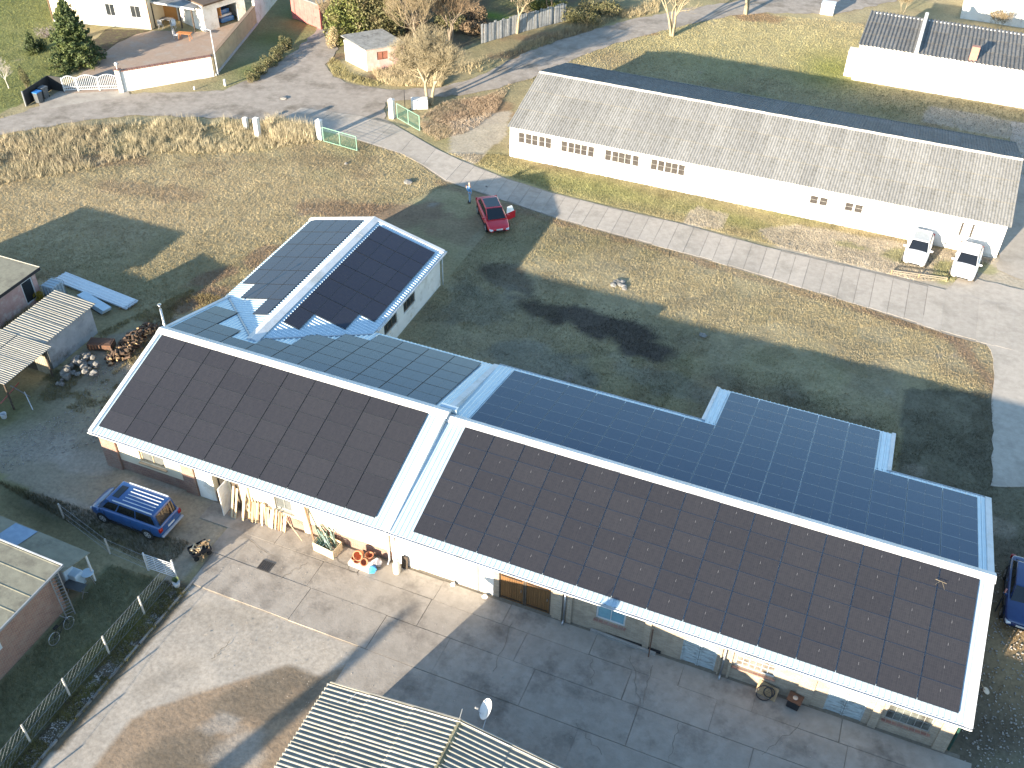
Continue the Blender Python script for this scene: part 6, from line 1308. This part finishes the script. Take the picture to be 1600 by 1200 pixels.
# cable spool leaning, small stove
cs = thing('wheel_board', 'weathered wooden board with iron wheels on it in front of the barred window', 'board', tuple(G(1192,1088))); p = G(1196,1088)
MB().obox(p+Vector((0,.1,.32)),(.95,-.2,.0),(.05,.35,.55),(0,-.03,.02)).build('board', timber, cs); wheel_ring(p+Vector((-.1,-.12,.38)),.36,(.1,-.8,.5),.03).build('wheel', dark_metal, cs); wheel_ring(p+Vector((.1,-.05,.45)),.24,(.1,-.8,.5),.03).build('wheel', dark_metal, cs)
sv = thing('stove', 'small black stove with a round hole on top by the brick wall', 'stove', tuple(G(1238,1103))); p = G(1238,1106)
MB().obox(p+Vector((0,.1,.34)),(.55,-.1,0),(.08,.45,0),(0,0,.55)).build('body', dark_metal, sv, bevel=.03); MB().obox(p+Vector((0,.1,.63)),(.65,-.12,0),(.1,.55,0),(0,0,.03)).build('top_plate', rust, sv); MB().lathe((p.x,p.y+.1,.645),[(.11,0),(.12,.03),(.07,.04)],14).build('ring', zinc, sv)
for a in (-.2,.2):
    for b in (-.15,.15): MB().bar(p+Vector((a,.1+b,0)),p+Vector((a,.1+b,.1)),.04).build('leg', dark_metal, sv)
# hand cart with wood by the van
hc_ = thing('wood_cart', 'low dark cart loaded with pale wood scraps beside the strip of light', 'cart', tuple(G(316,862))); p = G(314,866); ca, sa = math.cos(-.5), math.sin(-.5); X_a = Vector((ca,sa,0)); Y_a = Vector((-sa,ca,0))
MB().obox(p+Vector((0,0,.35)),X_a*.7,Y_a*1.0,(0,0,.05)).build('tray', dark_metal, hc_)
for s in (-1,1): MB().obox(p+X_a*.35*s+Vector((0,0,.45)),X_a*.03,Y_a*1.0,(0,0,.2)).build('side', dark_metal, hc_); MB().obox(p+Y_a*.5*s+Vector((0,0,.45)),X_a*.7,Y_a*.03,(0,0,.2)).build('side', dark_metal, hc_)
for s in (-1,1):
    for t in (-1,1): MB().tube(p+X_a*.3*s+Y_a*.35*t+Vector((0,0,.14))-X_a*.03,p+X_a*.3*s+Y_a*.35*t+Vector((0,0,.14))+X_a*.03,.14,n=12).build('wheel', black_rubber, hc_)
r = random.Random(3)
for k in range(22): q = p+X_a*r.uniform(-.25,.25)+Y_a*r.uniform(-.4,.45)+Vector((0,0,.42+r.random()*.3)); v = Vector((r.uniform(-1,1),r.uniform(-1,1),r.uniform(-.3,.3))).normalized()*r.uniform(.1,.25); MB().bar(q-v,q+v,r.uniform(.04,.08)).build('wood_scrap', r.choice([bo_m[0],timber,logend]), hc_)
tr = thing('trestle', 'pale timber leg frame lying beside the cart', 'trestle', tuple(G(317,878))); p = G(316,878); MB().bar(p+Vector((0,0,.02)),p+Vector((.1,.1,.45)),.04).build('leg', timber, tr); MB().bar(p+Vector((-.3,.3,.4)),p+Vector((.2,.0,.4)),.04).build('rail', timber, tr); MB().bar(p+Vector((-.25,.3,.02)),p+Vector((-.2,.25,.4)),.04).build('leg', timber, tr)
# white pail & wheelbarrow bits in lean-to
pb_ = G(5,652); bu = thing('bucket', 'white bucket at the left edge in front of the lean-to', 'bucket', tuple(pb_)); MB().lathe((pb_.x+.1,pb_.y,0),[(.14,0),(.19,.33),(.17,.33),(.14,.05)],16).build('pail', white_metal, bu)
for k, (a, b) in enumerate((((20,612),(48,622)),((5,640),(30,600)),((42,622),(52,642)))): p, q = G(*a), G(*b); p.z = .5; q.z = .1; o = MB().bar(p,q,.05).build('rod', (zinc,red_paint_wall,white_metal)[k]); tag(o, ('grey rod leaning in front of the dark lean-to','red rod in the junk under the lean-to','white rod at the right of the lean-to junk')[k], 'rod')
jk_ = thing('scrap_stone', 'round pale disc on a stick by the right end of the workshop', 'sign', tuple(G(1540,1078))); p = G(1540,1080); MB().tube(p,p+Vector((-.35,-.1,.55)),.02,n=6).build('stick', timber, jk_); MB().tube(p+Vector((0,0,.02)),p+Vector((.02,0,.06)),.18,n=16).build('disc', mat('pale_disc', (.7,.55,.42)), jk_)
rp = thing('reflector_post', 'dark pole with a pink top beside the blue car', 'pole', tuple(G(1560,935))); p = G(1555,955); MB().tube(p,p+Vector((0,0,1.5)),.035,n=8).build('pole', dark_metal, rp); MB().tube(p+Vector((0,0,1.501)),p+Vector((0,0,1.75)),.045,n=8).build('top', mat('pink_top', (.55,.25,.22)), rp)

# ================================================================== trees
def np_mesh(name, V, F, m, parent=None, colname=None, cols=None, smooth=False, k=3):
    me = bpy.data.meshes.new(name); V = np.asarray(V, np.float32).reshape(-1,3)
    if parent is not None: V = V-np.array(ORG.get(parent.name,(0,0,0)),np.float32)
    F = np.asarray(F, np.int32).reshape(-1,k); me.vertices.add(len(V)); me.vertices.foreach_set('co', V.ravel()); me.loops.add(F.size); me.loops.foreach_set('vertex_index', F.ravel())
    me.polygons.add(len(F)); me.polygons.foreach_set('loop_start', np.arange(0,F.size,k,dtype=np.int32)); me.update(calc_edges=True)
    if cols is not None: a = me.color_attributes.new(colname,'FLOAT_COLOR','POINT'); a.data.foreach_set('color', np.concatenate([cols,np.ones((len(cols),1))],1).astype(np.float32).ravel())
    me.materials.append(m); o = bpy.data.objects.new(name, me); COL.objects.link(o); o.parent = parent; return o
class Twigs:
    def __init__(s): s.P=[]; s.Q=[]; s.r0=[]; s.r1=[]
    def add(s,p,q,a,b): s.P.append(tuple(p)); s.Q.append(tuple(q)); s.r0.append(a); s.r1.append(b)
    def build(s, name, m, parent, n=3):
        P, Q = np.array(s.P), np.array(s.Q); d = Q-P; L = np.linalg.norm(d,axis=1,keepdims=True); d = d/np.maximum(L,1e-6)
        ref = np.where(np.abs(d[:,2:3])>.9, np.array([[1.,0,0]]), np.array([[0,0,1.]])); a = np.cross(d,ref); a /= np.linalg.norm(a,axis=1,keepdims=True); b = np.cross(d,a)
        V = []; 
        for C, R_ in ((P,np.array(s.r0)),(Q,np.array(s.r1))):
            for i in range(n): t = 2*math.pi*i/n; V.append(C+a*(R_*math.cos(t))[:,None]+b*(R_*math.sin(t))[:,None])
        V = np.stack(V,1).reshape(-1,3); k = np.arange(len(P))*2*n; F = np.concatenate([np.stack([k+i,k+(i+1)%n,k+n+(i+1)%n,k+n+i],-1) for i in range(n)]); return np_mesh(name, V, F, m, parent, k=4)
def bare_tree(label, base, h, spread, seed, forks=5, bark=bark_pale, twig=twig_tan, trunks=1, depth=6, r0=None, low=.3, group=None, up=.55, kids=3, name='bare_tree'):
    rr = random.Random(seed); o = thing(name, label, 'tree', (base.x,base.y,0), group=group); T = Twigs(); C = Twigs(); r0 = r0 or h*.022
    def grow(p, d, l, r_, lev):
        segs = 3 if lev < 3 else 2; q = p
        for k in range(segs):
            d = (d+Vector((rr.uniform(-1,1),rr.uniform(-1,1),rr.uniform(-.6,.9)))*.16).normalized(); n = q+d*(l/segs); ra = r_*(1-.28*k/segs); rb = r_*(1-.28*(k+1)/segs); (T if lev < 3 else C).add(q,n,ra,rb); q = n
            if lev >= 1 and k < segs-1 and lev < depth and rr.random() < .75:
                s = Vector((rr.uniform(-1,1),rr.uniform(-1,1),rr.uniform(-.2,.8))).normalized(); grow(q,(d*.5+s*.8).normalized(),l*.6,rb*.5,lev+1 if lev < 3 else lev+2)
        if lev < depth and l > .12:
            for _ in range(kids if lev < depth-1 else kids+1):
                s = Vector((rr.uniform(-1,1)*spread,rr.uniform(-1,1)*spread,rr.uniform(0,1)*up)); grow(q,(d+s).normalized(),l*rr.uniform(.62,.85),max(.007,r_*.60),lev+1)
    for t in range(trunks):
        a = 2*math.pi*t/max(1,trunks)+rr.random(); off = Vector((math.cos(a),math.sin(a),0))*(.15*(trunks>1)); grow(Vector((base.x,base.y,0))+off, (Vector((0,0,1))+off*1.2).normalized(), h*low, r0/(trunks**.5), 0)
    T.build('trunk', bark, o, 6); C.build('crown', twig, o, 3); return o
def leaf_cloud(name, C, size, m, parent, rs, droop=.3, aspect=2.2):
    """small leaf-like blades, one centre each"""
    n = len(C); d = rs.normal(size=(n,3)); d[:,2] -= droop; d /= np.linalg.norm(d,axis=1,keepdims=True); e = rs.normal(size=(n,3)); e -= d*(e*d).sum(1,keepdims=True); e /= np.linalg.norm(e,axis=1,keepdims=True)
    s = size*rs.uniform(.5,1.4,(n,1)); V = np.stack([C-e*s/aspect, C+d*s, C+e*s/aspect, C-d*s*.4],1); k = np.arange(n)*4; return np_mesh(name, V.reshape(-1,3), np.stack([k,k+1,k+2,k+3],-1), m, parent, k=4)
def conifer(label, base, h, r, seed, n_br=130, m=leaf_dark, dens=60, leaf=.11, trunkm=bark_grey, top=.02):
    rs = np.random.default_rng(seed); o = thing('conifer_tree', label, 'tree', (base.x,base.y,0)); T = Twigs(); T.add((base.x,base.y,0),(base.x,base.y,h*.97),h*.02,.02); pts = []
    for k in range(n_br):
        t = (k+.5)/n_br; z = h*(.05+.93*t); L = r*((1-t)**.85+top)*rs.uniform(.72,1.12); a = k*2.399+rs.uniform(-.3,.3); rise = rs.uniform(-.15,.25)+t*.5
        d = np.array([math.cos(a),math.sin(a),0.]); p0 = np.array([base.x,base.y,z]); tip = p0+d*L+np.array([0,0,L*rise-.12*L*L/r]); T.add(p0,tip,.03*(1-t)+.008,.006)
        n = int(dens*L/r*1.6+8); s = rs.uniform(.15,1,n)**.7; w = .28*L*(1-s*.75)+.05; c = p0+(tip-p0)*s[:,None]; side = np.array([-d[1],d[0],0.]); c = c+side*(rs.normal(size=(n,1))*w[:,None]*.5)+np.stack([np.zeros(n),np.zeros(n),rs.normal(size=n)*.10-.06],-1); pts.append(c)
    T.build('trunk', trunkm, o, 5); leaf_cloud('crown', np.concatenate(pts), leaf, m, o, rs, .2); return o
def bush_pts(base, rx, ry, h, n, rs, lumps=9):
    cs = rs.uniform(-1,1,(lumps,3)); cs[:,2] = rs.uniform(.25,.8,lumps); k = rs.integers(0,lumps,n); d = rs.normal(size=(n,3)); d /= np.linalg.norm(d,axis=1,keepdims=True); rad = rs.uniform(.55,1,(n,1))**.5*.48
    p = cs[k]*np.array([.62,.62,1])+d*rad; p[:,2] = np.abs(p[:,2]); return p*np.array([rx,ry,h])+np.array([base.x,base.y,0])
def bush(label, base, rx, ry, h, n, seed, m, leaf=.1, name='bush', cat='bush', lumps=9, stem=True):
    rs = np.random.default_rng(seed); o = thing(name, label, cat, (base.x,base.y,0)); leaf_cloud('crown', bush_pts(base,rx,ry,h,n,rs,lumps), leaf, m, o, rs, .0)
    T = Twigs()
    for k in range(10): a = k*.63; T.add((base.x,base.y,0),(base.x+rx*.5*math.cos(a),base.y+ry*.5*math.sin(a),h*.6),.03,.01)
    T.build('stem', bark_grey, o, 4); return o
conifer('large dark green conifer in front of the cream house', G(122,100), 6.5, 2.7, 1, 300, leaf_dark, 130, .13)
conifer('small dark conifer on the lawn left of the large one', G(52,82), 2.1, .95, 2, 90, leaf_dark, 50, .09)
bush('low dark shrub right behind the small conifer', G(66,76), .7,.7,1.0, 900, 3, leaf_dark)
bush('small round golden-green cypress beside the bin screen', G(42,138), .5,.5,1.7, 1800, 4, leaf_olive, .07, lumps=5)
bush('grey twiggy shrub by the house corner behind the conifer', G(72,56), 1.3,.9,.8, 900, 5, mat('leaf_greymauve', (.28,.24,.24), (.18,.15,.15), rough=.9), .07)
bare_tree('small bare fruit tree on the lawn at the left edge', G(14,138), 3.0, .75, 3, depth=5, bark=mat('bark_white', (.55,.52,.48), rough=.9), twig=mat('twig_pale', (.48,.44,.38), rough=.9), low=.3)
hg = G(425,78)
for k, (px, rx, ry, h) in enumerate((((447,75),.8,1.0,1.1),((436,90),.8,1.0,1.0),((422,103),.8,1.0,1.0),((407,116),.8,.9,.9),((392,126),.8,.8,.7))):
    bush(('hedge bush at the far end of the lane hedge','second hedge bush from the far end of the lane hedge','middle bush of the lane hedge','fourth bush of the lane hedge, nearer the lamp post','last low bush of the lane hedge toward the white wall')[k], G(*px), rx, ry, h, 1500, 30+k, leaf_olive, .09)
# evergreens and bare trees behind the pink hut
for k, (px, h, r_, m_, lb) in enumerate((((545,62),4.6,2.1,leaf_yellow,'yellow-green evergreen at the left of the tree group behind the pink hut'),((574,58),4.8,2.3,leaf_olive,'olive evergreen in the middle of the tree group behind the pink hut'),((604,60),4.4,2.2,leaf_olive,'brownish evergreen at the right of the group, nearest the bare tree'))):
    bush(lb, G(*px), r_, r_, h, 9000, 60+k, m_, .17, 'evergreen_tree', 'tree', 16)
bare_tree('thin bare sapling between the red garage and the evergreens', G(521,52), 4.2, .5, 71, depth=5, trunks=2, bark=bark_grey, twig=twig_tan)
bush('straw-coloured scrub left of the pink hut', G(524,70), .9,1.4,1.8, 2600, 72, straw, .09)
bare_tree('large bushy bare tree behind the fence, right of the evergreens', G(655,86), 10.5, .75, 73, depth=6, trunks=3, bark=bark_grey, twig=twig_tan, kids=3, low=.24)
bare_tree('second bushy bare tree behind the fence, toward the upper lane', G(703,74), 10.0, .75, 74, depth=6, trunks=3, bark=bark_grey, twig=twig_brown, kids=3, low=.24)
bare_tree('pale pollard tree with spreading bare boughs beside the white block', G(672,163), 7.4, 1.05, 75, depth=6, trunks=2, bark=bark_pale, twig=mat('twig_yellow', (.36,.31,.20), (.24,.20,.13), rough=.9), kids=4, low=.27, r0=.24, up=.45)
bare_tree('pale bare tree in front of the long board fence', G(808,52), 7.0, .8, 76, depth=5, bark=bark_pale, twig=twig_tan, kids=3, r0=.16)
bare_tree('pale several-stemmed bare tree by the upper lane, left of two', G(1050,56), 8.4, .6, 77, depth=6, trunks=4, bark=bark_pale, twig=mat('twig_yellow', (.44,.38,.20), rough=.9), kids=2, r0=.30)
bare_tree('pale several-stemmed bare tree by the upper lane, right of two', G(1165,22), 8.0, .6, 78, depth=6, trunks=3, bark=bark_pale, twig=mat('twig_yellow', (.44,.38,.20), rough=.9), kids=2, r0=.28)
bare_tree('bare bush behind the dark-roofed shed, left of the firewall', G(1410,20), 2.6, .9, 79, depth=5, trunks=4, twig=twig_tan, kids=3)
bare_tree('bare bush behind the dark-roofed shed, right of the firewall', G(1560,48), 2.4, .9, 80, depth=5, trunks=4, twig=twig_tan, kids=3)
for k, (px, h) in enumerate((((640,12),5),((720,-10),6),((770,-30),6),((900,-20),5),((860,22),3.0),((960,-10),4))):
    bare_tree(('brown bare tree at the top edge above the large bushy one','brown bare tree at the top edge, centre left','dark brown bare tree at the top edge by the green patch','brown bare tree at the top edge right of the long fence','small brown bare tree just behind the long board fence','brown bare tree at the top edge above the lane bend')[k], G(*px), h*1.4, .7, 90+k, depth=5, trunks=2, bark=bark_grey, twig=twig_brown, kids=3)
rb_ = random.Random(77)
for k in range(9):
    px = ((530,-8),(585,6),(622,30),(665,14),(700,20),(735,-2),(800,2),(845,-14),(690,-30))[k]
    bare_tree(('bare thicket tree at the top edge above the yellow-green evergreen','bare thicket tree above the olive evergreen','bare thicket tree just right of the evergreens','bare thicket tree behind the first bushy bare tree','bare thicket tree behind the second bushy bare tree','bare thicket tree at the top edge left of the green patch','bare thicket tree right of the green patch','bare thicket tree at the top edge above the board fence','bare thicket tree at the very top above the bushy trees')[k], G(*px), rb_.uniform(5,7.5), .75, 300+k, depth=5, trunks=3, bark=bark_grey, twig=(twig_brown,twig_tan)[k%2], kids=3)
for k, (px, rx, ry, h) in enumerate((((640,50),2.2,1.5,1.6),((690,44),2.4,1.6,1.5),((735,30),2.2,1.4,1.4),((560,20),2.5,2,2.4))): bush(('dark brushwood at the foot of the first bushy bare tree','dark brushwood at the foot of the second bushy bare tree','dark brushwood left of the green patch','dark brushwood behind the evergreens')[k], G(*px), rx, ry, h, 3800, 320+k, (twig_brown,leaf_olive,twig_brown,leaf_dark)[k], .11)
for k, (px, rx, ry, h, lb) in enumerate((((905,38),2.6,1.3,1.3,'dark olive scrub at the end of the long board fence'),((935,22),2.6,1.6,1.4,'olive scrub above the bend of the upper lane'),((850,14),2.4,1.5,1.2,'green scrub behind the long board fence'),((745,52),2.0,1.0,1.0,'reddish scrub left of the long board fence'),((600,36),2.4,1.6,2.0,'dark scrub between evergreens and bare tree'))): bush(lb, G(*px), rx, ry, h, 3500, 110+k, (leaf_olive,leaf_olive,leaf_yellow,twig_brown,leaf_dark)[k], .12)
# trees added outside the frame, standing in for chimney smoke, to shade the slabs
def shade_tree(label, u, y, h, r, seed, n=5200):
    base = Vector((u,y,0)); rs = np.random.default_rng(seed); o = thing('added_shadow_tree', label, 'tree', (u,y,0)); T = Twigs(); T.add((u,y,0),(u,y,h),.16,.03)
    z = rs.uniform(.66,1,n); rad = r*np.sin(np.pi*np.clip(z*.85+.12,0,1))**.7*np.sqrt(rs.random(n)); a = rs.random(n)*6.283; C = np.stack([u+rad*np.cos(a),y+rad*np.sin(a),z*h],-1); T.build('trunk', bark_grey, o, 6); leaf_cloud('crown', C, .16, leaf_olive, o, rs, 0)
shade_tree('slender tree added outside the frame for a smoke-like shadow, taller one', 6.55, -46, 9.8, .62, 5, 9000); shade_tree('slender tree added outside the frame for a smoke-like shadow, shorter one', 9.3, -46, 8.2, .58, 6, 8000)

# ================================================================== ground cover: grass, reeds, litter
def tufts(name, poly, n, hlo, hhi, w, m, seed, cf=None, blades=3, mask=None, lean=.35, kind='stuff', z=-.02):
    rs = np.random.default_rng(seed); xs = np.array([p[0] for p in poly]); ys = np.array([p[1] for p in poly]); X = rs.uniform(xs.min(),xs.max(),n); Y = rs.uniform(ys.min(),ys.max(),n); k = inpoly(X,Y,poly)
    for q in EXCL: k &= ~inpoly(X,Y,q)
    if mask is not None: k &= mask(X,Y,rs)
    X, Y = X[k], Y[k]; n = len(X)
    if n == 0: return
    X = np.repeat(X,blades)+rs.normal(size=n*blades)*.035; Y = np.repeat(Y,blades)+rs.normal(size=n*blades)*.035; N = len(X); a = rs.random(N)*6.283; h = rs.uniform(hlo,hhi,N)*np.repeat(rs.uniform(.6,1.3,n),blades); la = rs.random(N)*6.283; ln = rs.random(N)*lean*h*1.6
    b = np.stack([X,Y,np.full(N,z)],-1); sd_ = np.stack([np.cos(a),np.sin(a),np.zeros(N)],-1)*(w/2); tip = b+np.stack([np.cos(la)*ln,np.sin(la)*ln,h],-1); V = np.stack([b-sd_,b+sd_,tip],1).reshape(-1,3); F = np.arange(N*3).reshape(-1,3)
    # colour from the ground below
    ix = np.clip(np.searchsorted(gx,X)-1,0,len(gx)-1); iy = np.clip(np.searchsorted(gy,Y)-1,0,len(gy)-1); c = colr[ix,iy]*np.repeat(rs.uniform(.75,1.35,(n,1)),blades,0)
    if cf is not None: c = c*.35+np.array(cf)*.65*np.repeat(rs.uniform(.7,1.25,(n,1)),blades,0)
    o = np_mesh(name, V, F, m, None, 'blade_colour', np.repeat(c,3,0)); tag(o, kind=kind); return o
blade = mat('grass_blade', (1,1,1), rough=.9, scale=.8, attr='blade_colour', detail=3, spec=.1)
def P2_(pts): return [tuple(G(x,y)[:2]) for x,y in pts]
EXCL = [[(p.x,p.y) for p in GL(lane_px)], [(p.x,p.y) for p in road_s]+[(p.x,p.y) for p in reversed(road_n)], [(p.x,p.y) for p in apron], [(-.2,-.3),(46,-.3),(46,13.5),(41.2,13.5),(41.2,17.8),(30.9,17.8),(30.9,13.5),(9.8,13.5),(9.8,23.6),(-.3,23.6)],
        [(lx0,ly0),(lx1,ly0),(lx1,ly1),(lx0,ly1)], [(sx0-1,sy0),(60,sy0),(60,sy1),(sx0-1,sy1)], [(kx0,ky0),(kx1,ky0),(kx1,ky1),(kx0,ky1)], [(px0,py0),(px1,py0),(px1,py1),(px0,py1)], [(-30,-30),(5.1,-30),(5.1,-9.2),(-30,-9.2)], [(9.9,-30),(9.9,-.2),(48,-.2),(48,-30)],
        [tuple(G(x,y)[:2]) for x,y in ((96,144),(96,120),(150,88),(185,64),(240,46),(322,48),(400,30),(402,38),(336,118),(205,150),(150,157),(62,172),(60,160))]]
A_main = P2_([(-60,170),(-60,470),(0,430),(90,440),(240,500),(255,505),(360,455),(490,340),(580,338),(700,290),(640,245),(545,215),(430,192),(100,196)])
tufts('grass', A_main, 150000, .05,.13,.022, blade, 1)
tufts('grass', [(9.9,13.6),(9.9,36),(47,34),(47.5,27),(47,13.6)], 120000, .04,.12,.022, blade, 2, mask=lambda X,Y,r: r.random(len(X)) < .35+.65*(fbm(X,Y,3,3,7) > .45))
tufts('grass', P2_([(760,240),(800,242),(1556,405),(1500,440),(1430,438),(1060,346),(860,298),(700,240)]), 60000, .05,.13,.022, blade, 3)
tufts('grass', [(4,58),(60,58),(60,71),(30,88),(18,86),(8,74),(-2,60)], 90000, .05,.13,.03, blade, 4)
tufts('lawn_grass', P2_([(-60,-60),(80,-60),(110,40),(110,110),(35,160),(-60,190)])+[], 50000, .05,.12,.03, blade, 5)
tufts('grass', [(5.2,-6.2),(8.8,-5.9),(8.9,-28),(5.2,-28)], 26000, .05,.16,.02, blade, 6)
tufts('strip_weeds', [(8.3,-6),(9.8,-6),(9.4,-28),(8.0,-28)], 26000, .05,.22,.018, blade, 7, cf=(.26,.24,.09), mask=lambda X,Y,r: fbm(X,Y,.8,3,7) > .42)
tufts('weeds', [(-9,-4),(8,-3.4),(8,-5.6),(3,-5),(-9,-3.4)], 9000, .08,.3,.02, blade, 8, cf=(.12,.11,.06)); tufts('weeds', [(-8.6,2.5),(-1.5,2.5),(-.3,8),(-.5,16),(-6,16),(-8.5,9.5)], 22000, .06,.25,.02, blade, 9, cf=(.24,.21,.10), mask=lambda X,Y,r: fbm(X,Y,1.2,3,17) > .47)
tufts('weeds', [(46.4,-12),(46.4,20),(42,22),(50,30),(58,20),(58,-12)], 26000, .04,.15,.022, blade, 10, mask=lambda X,Y,r: fbm(X,Y,1.5,3,27) > .5)
tufts('weeds', [(34.5,-2.4),(36.8,-2.2),(37,-1.2),(34.3,-1.2)], 900, .1,.3,.02, blade, 11, cf=(.36,.30,.18)) 
# tall pale reeds along the lane
EX_keep = EXCL
tufts('reeds', P2_([(-60,225),(100,200),(240,190),(330,184),(395,192),(490,200),(492,222),(400,236),(330,240),(240,240),(150,262),(60,278),(-60,300)]), 15000, .25,.75,.028, blade, 12, cf=(.52,.45,.31), blades=6, lean=.45, mask=lambda X,Y,r: fbm(X,Y,2.6,4,37)+.22*r.random(len(X)) > .56)
tufts('reeds', P2_([(425,225),(415,195),(470,182),(492,200),(490,222)]), 1700, .5,1.1,.04, blade, 13, cf=(.60,.52,.36), blades=7, lean=.4)
tufts('reeds', P2_([(583,112),(640,100),(700,112),(690,135),(610,134),(588,124)]), 5200, .3,.7,.035, blade, 14, cf=(.52,.44,.29), blades=6, lean=.5, mask=lambda X,Y,r: fbm(X,Y,1.6,3,57)+.3*r.random(len(X)) > .55)
tufts('verge_scrub', P2_([(700,110),(760,92),(900,40),(1030,0),(1030,20),(960,33),(890,60),(800,88),(740,118)]), 16000, .25,.7,.035, blade, 15, cf=(.42,.35,.23), blades=5, lean=.6, mask=lambda X,Y,r: fbm(X,Y,2,4,67)+.35*r.random(len(X)) > .62)
tufts('bramble', P2_([(655,185),(690,160),(760,150),(800,130),(775,175),(735,205),(680,220),(660,205)]), 11000, .06,.26,.028, blade, 16, cf=(.42,.33,.25), blades=5, lean=.9, mask=lambda X,Y,r: fbm(X,Y,1.8,4,77)+.4*r.random(len(X)) > .62)
tufts('hedge_bank', P2_([(505,85),(530,95),(545,112),(600,132),(575,136),(520,118)]), 4000, .1,.35,.03, blade, 17, cf=(.26,.24,.11), blades=4)
tufts('dry_plants', P2_([(0,495),(60,480),(66,470),(40,512),(0,540)]), 1800, .2,.6,.025, blade, 18, cf=(.42,.33,.18), blades=5)
tufts('earth_weeds', P2_([(340,1200),(420,1100),(470,1040),(500,1075),(430,1190)]), 3500, .03,.09,.02, blade, 19, cf=(.20,.15,.08))
yl = bush('yellow flowering shrub between the pink and the grey shed', G(66,472), .5,.35,.7, 700, 200, mat('leaf_gold', (.42,.30,.03), (.25,.19,.03), rough=.8), .07)
# leaf litter, pebbles and lumps of earth: nobody could count them
def scatter(name, polys, n, s0, s1, m, seed, z=.0, flat=.5, fpoly=None):
    rs = np.random.default_rng(seed); V = []; F = []
    xs = np.concatenate([[p[0] for p in q] for q in polys]); ys = np.concatenate([[p[1] for p in q] for q in polys]); X = rs.uniform(xs.min(),xs.max(),n); Y = rs.uniform(ys.min(),ys.max(),n); k = np.zeros(n,bool)
    for q in polys: k |= inpoly(X,Y,q)
    X, Y = X[k], Y[k]; n = len(X); oc = np.array([(1,0,0),(0,1,0),(-1,0,0),(0,-1,0),(0,0,1),(0,0,-1)],float); s = rs.uniform(s0,s1,(n,1,1))*rs.uniform(.6,1.4,(n,6,1)); a = rs.random(n)*6.28
    rot = np.stack([np.stack([np.cos(a),-np.sin(a),a*0],-1),np.stack([np.sin(a),np.cos(a),a*0],-1),np.stack([a*0,a*0,a*0+flat],-1)],1); V = np.einsum('nij,kj->nki',rot,oc)*s+np.stack([X,Y,np.full(n,z)],-1)[:,None,:]
    f = np.array([(0,1,4),(1,2,4),(2,3,4),(3,0,4),(1,0,5),(2,1,5),(3,2,5),(0,3,5)]); F = (f[None]+np.arange(n)[:,None,None]*6).reshape(-1,3); o = np_mesh(name, V.reshape(-1,3), F, m, None); tag(o, kind='stuff')
pebb = mat('pebbles', (.45,.42,.38), (.22,.20,.18), rough=.95, scale=3); clod = mat('earth_clods', (.12,.095,.07), (.06,.05,.04), rough=1, scale=2)
scatter('pebbles', [[(8.9,-6),(9.7,-6),(9.3,-28),(8.6,-28)]], 4200, .012,.045, pebb, 1, .0)
scatter('pebbles', [P2_([(160,560),(250,540),(262,600),(150,690),(0,740),(0,690),(110,640)])], 2600, .015,.06, pebb, 2, -.01)
scatter('earth_clods', [P2_([(870,470),(960,470),(1035,530),(1020,570),(950,560),(880,520)]), P2_([(240,500),(300,455),(350,420),(390,380),(500,345),(600,330),(700,340),(560,350),(430,400),(330,480),(280,520)])], 2200, .02,.07, clod, 3, -.01)
scatter('pebbles', [[(46.5,-8),(46.5,12),(49,12),(50,-8)]], 1500, .02,.07, pebb, 4, -.01)
scatter('debris', [[(10,-2.3),(46,-2.3),(46,-11),(21,-11),(12,-9)]], 900, .008,.03, pebb, 5, .03)
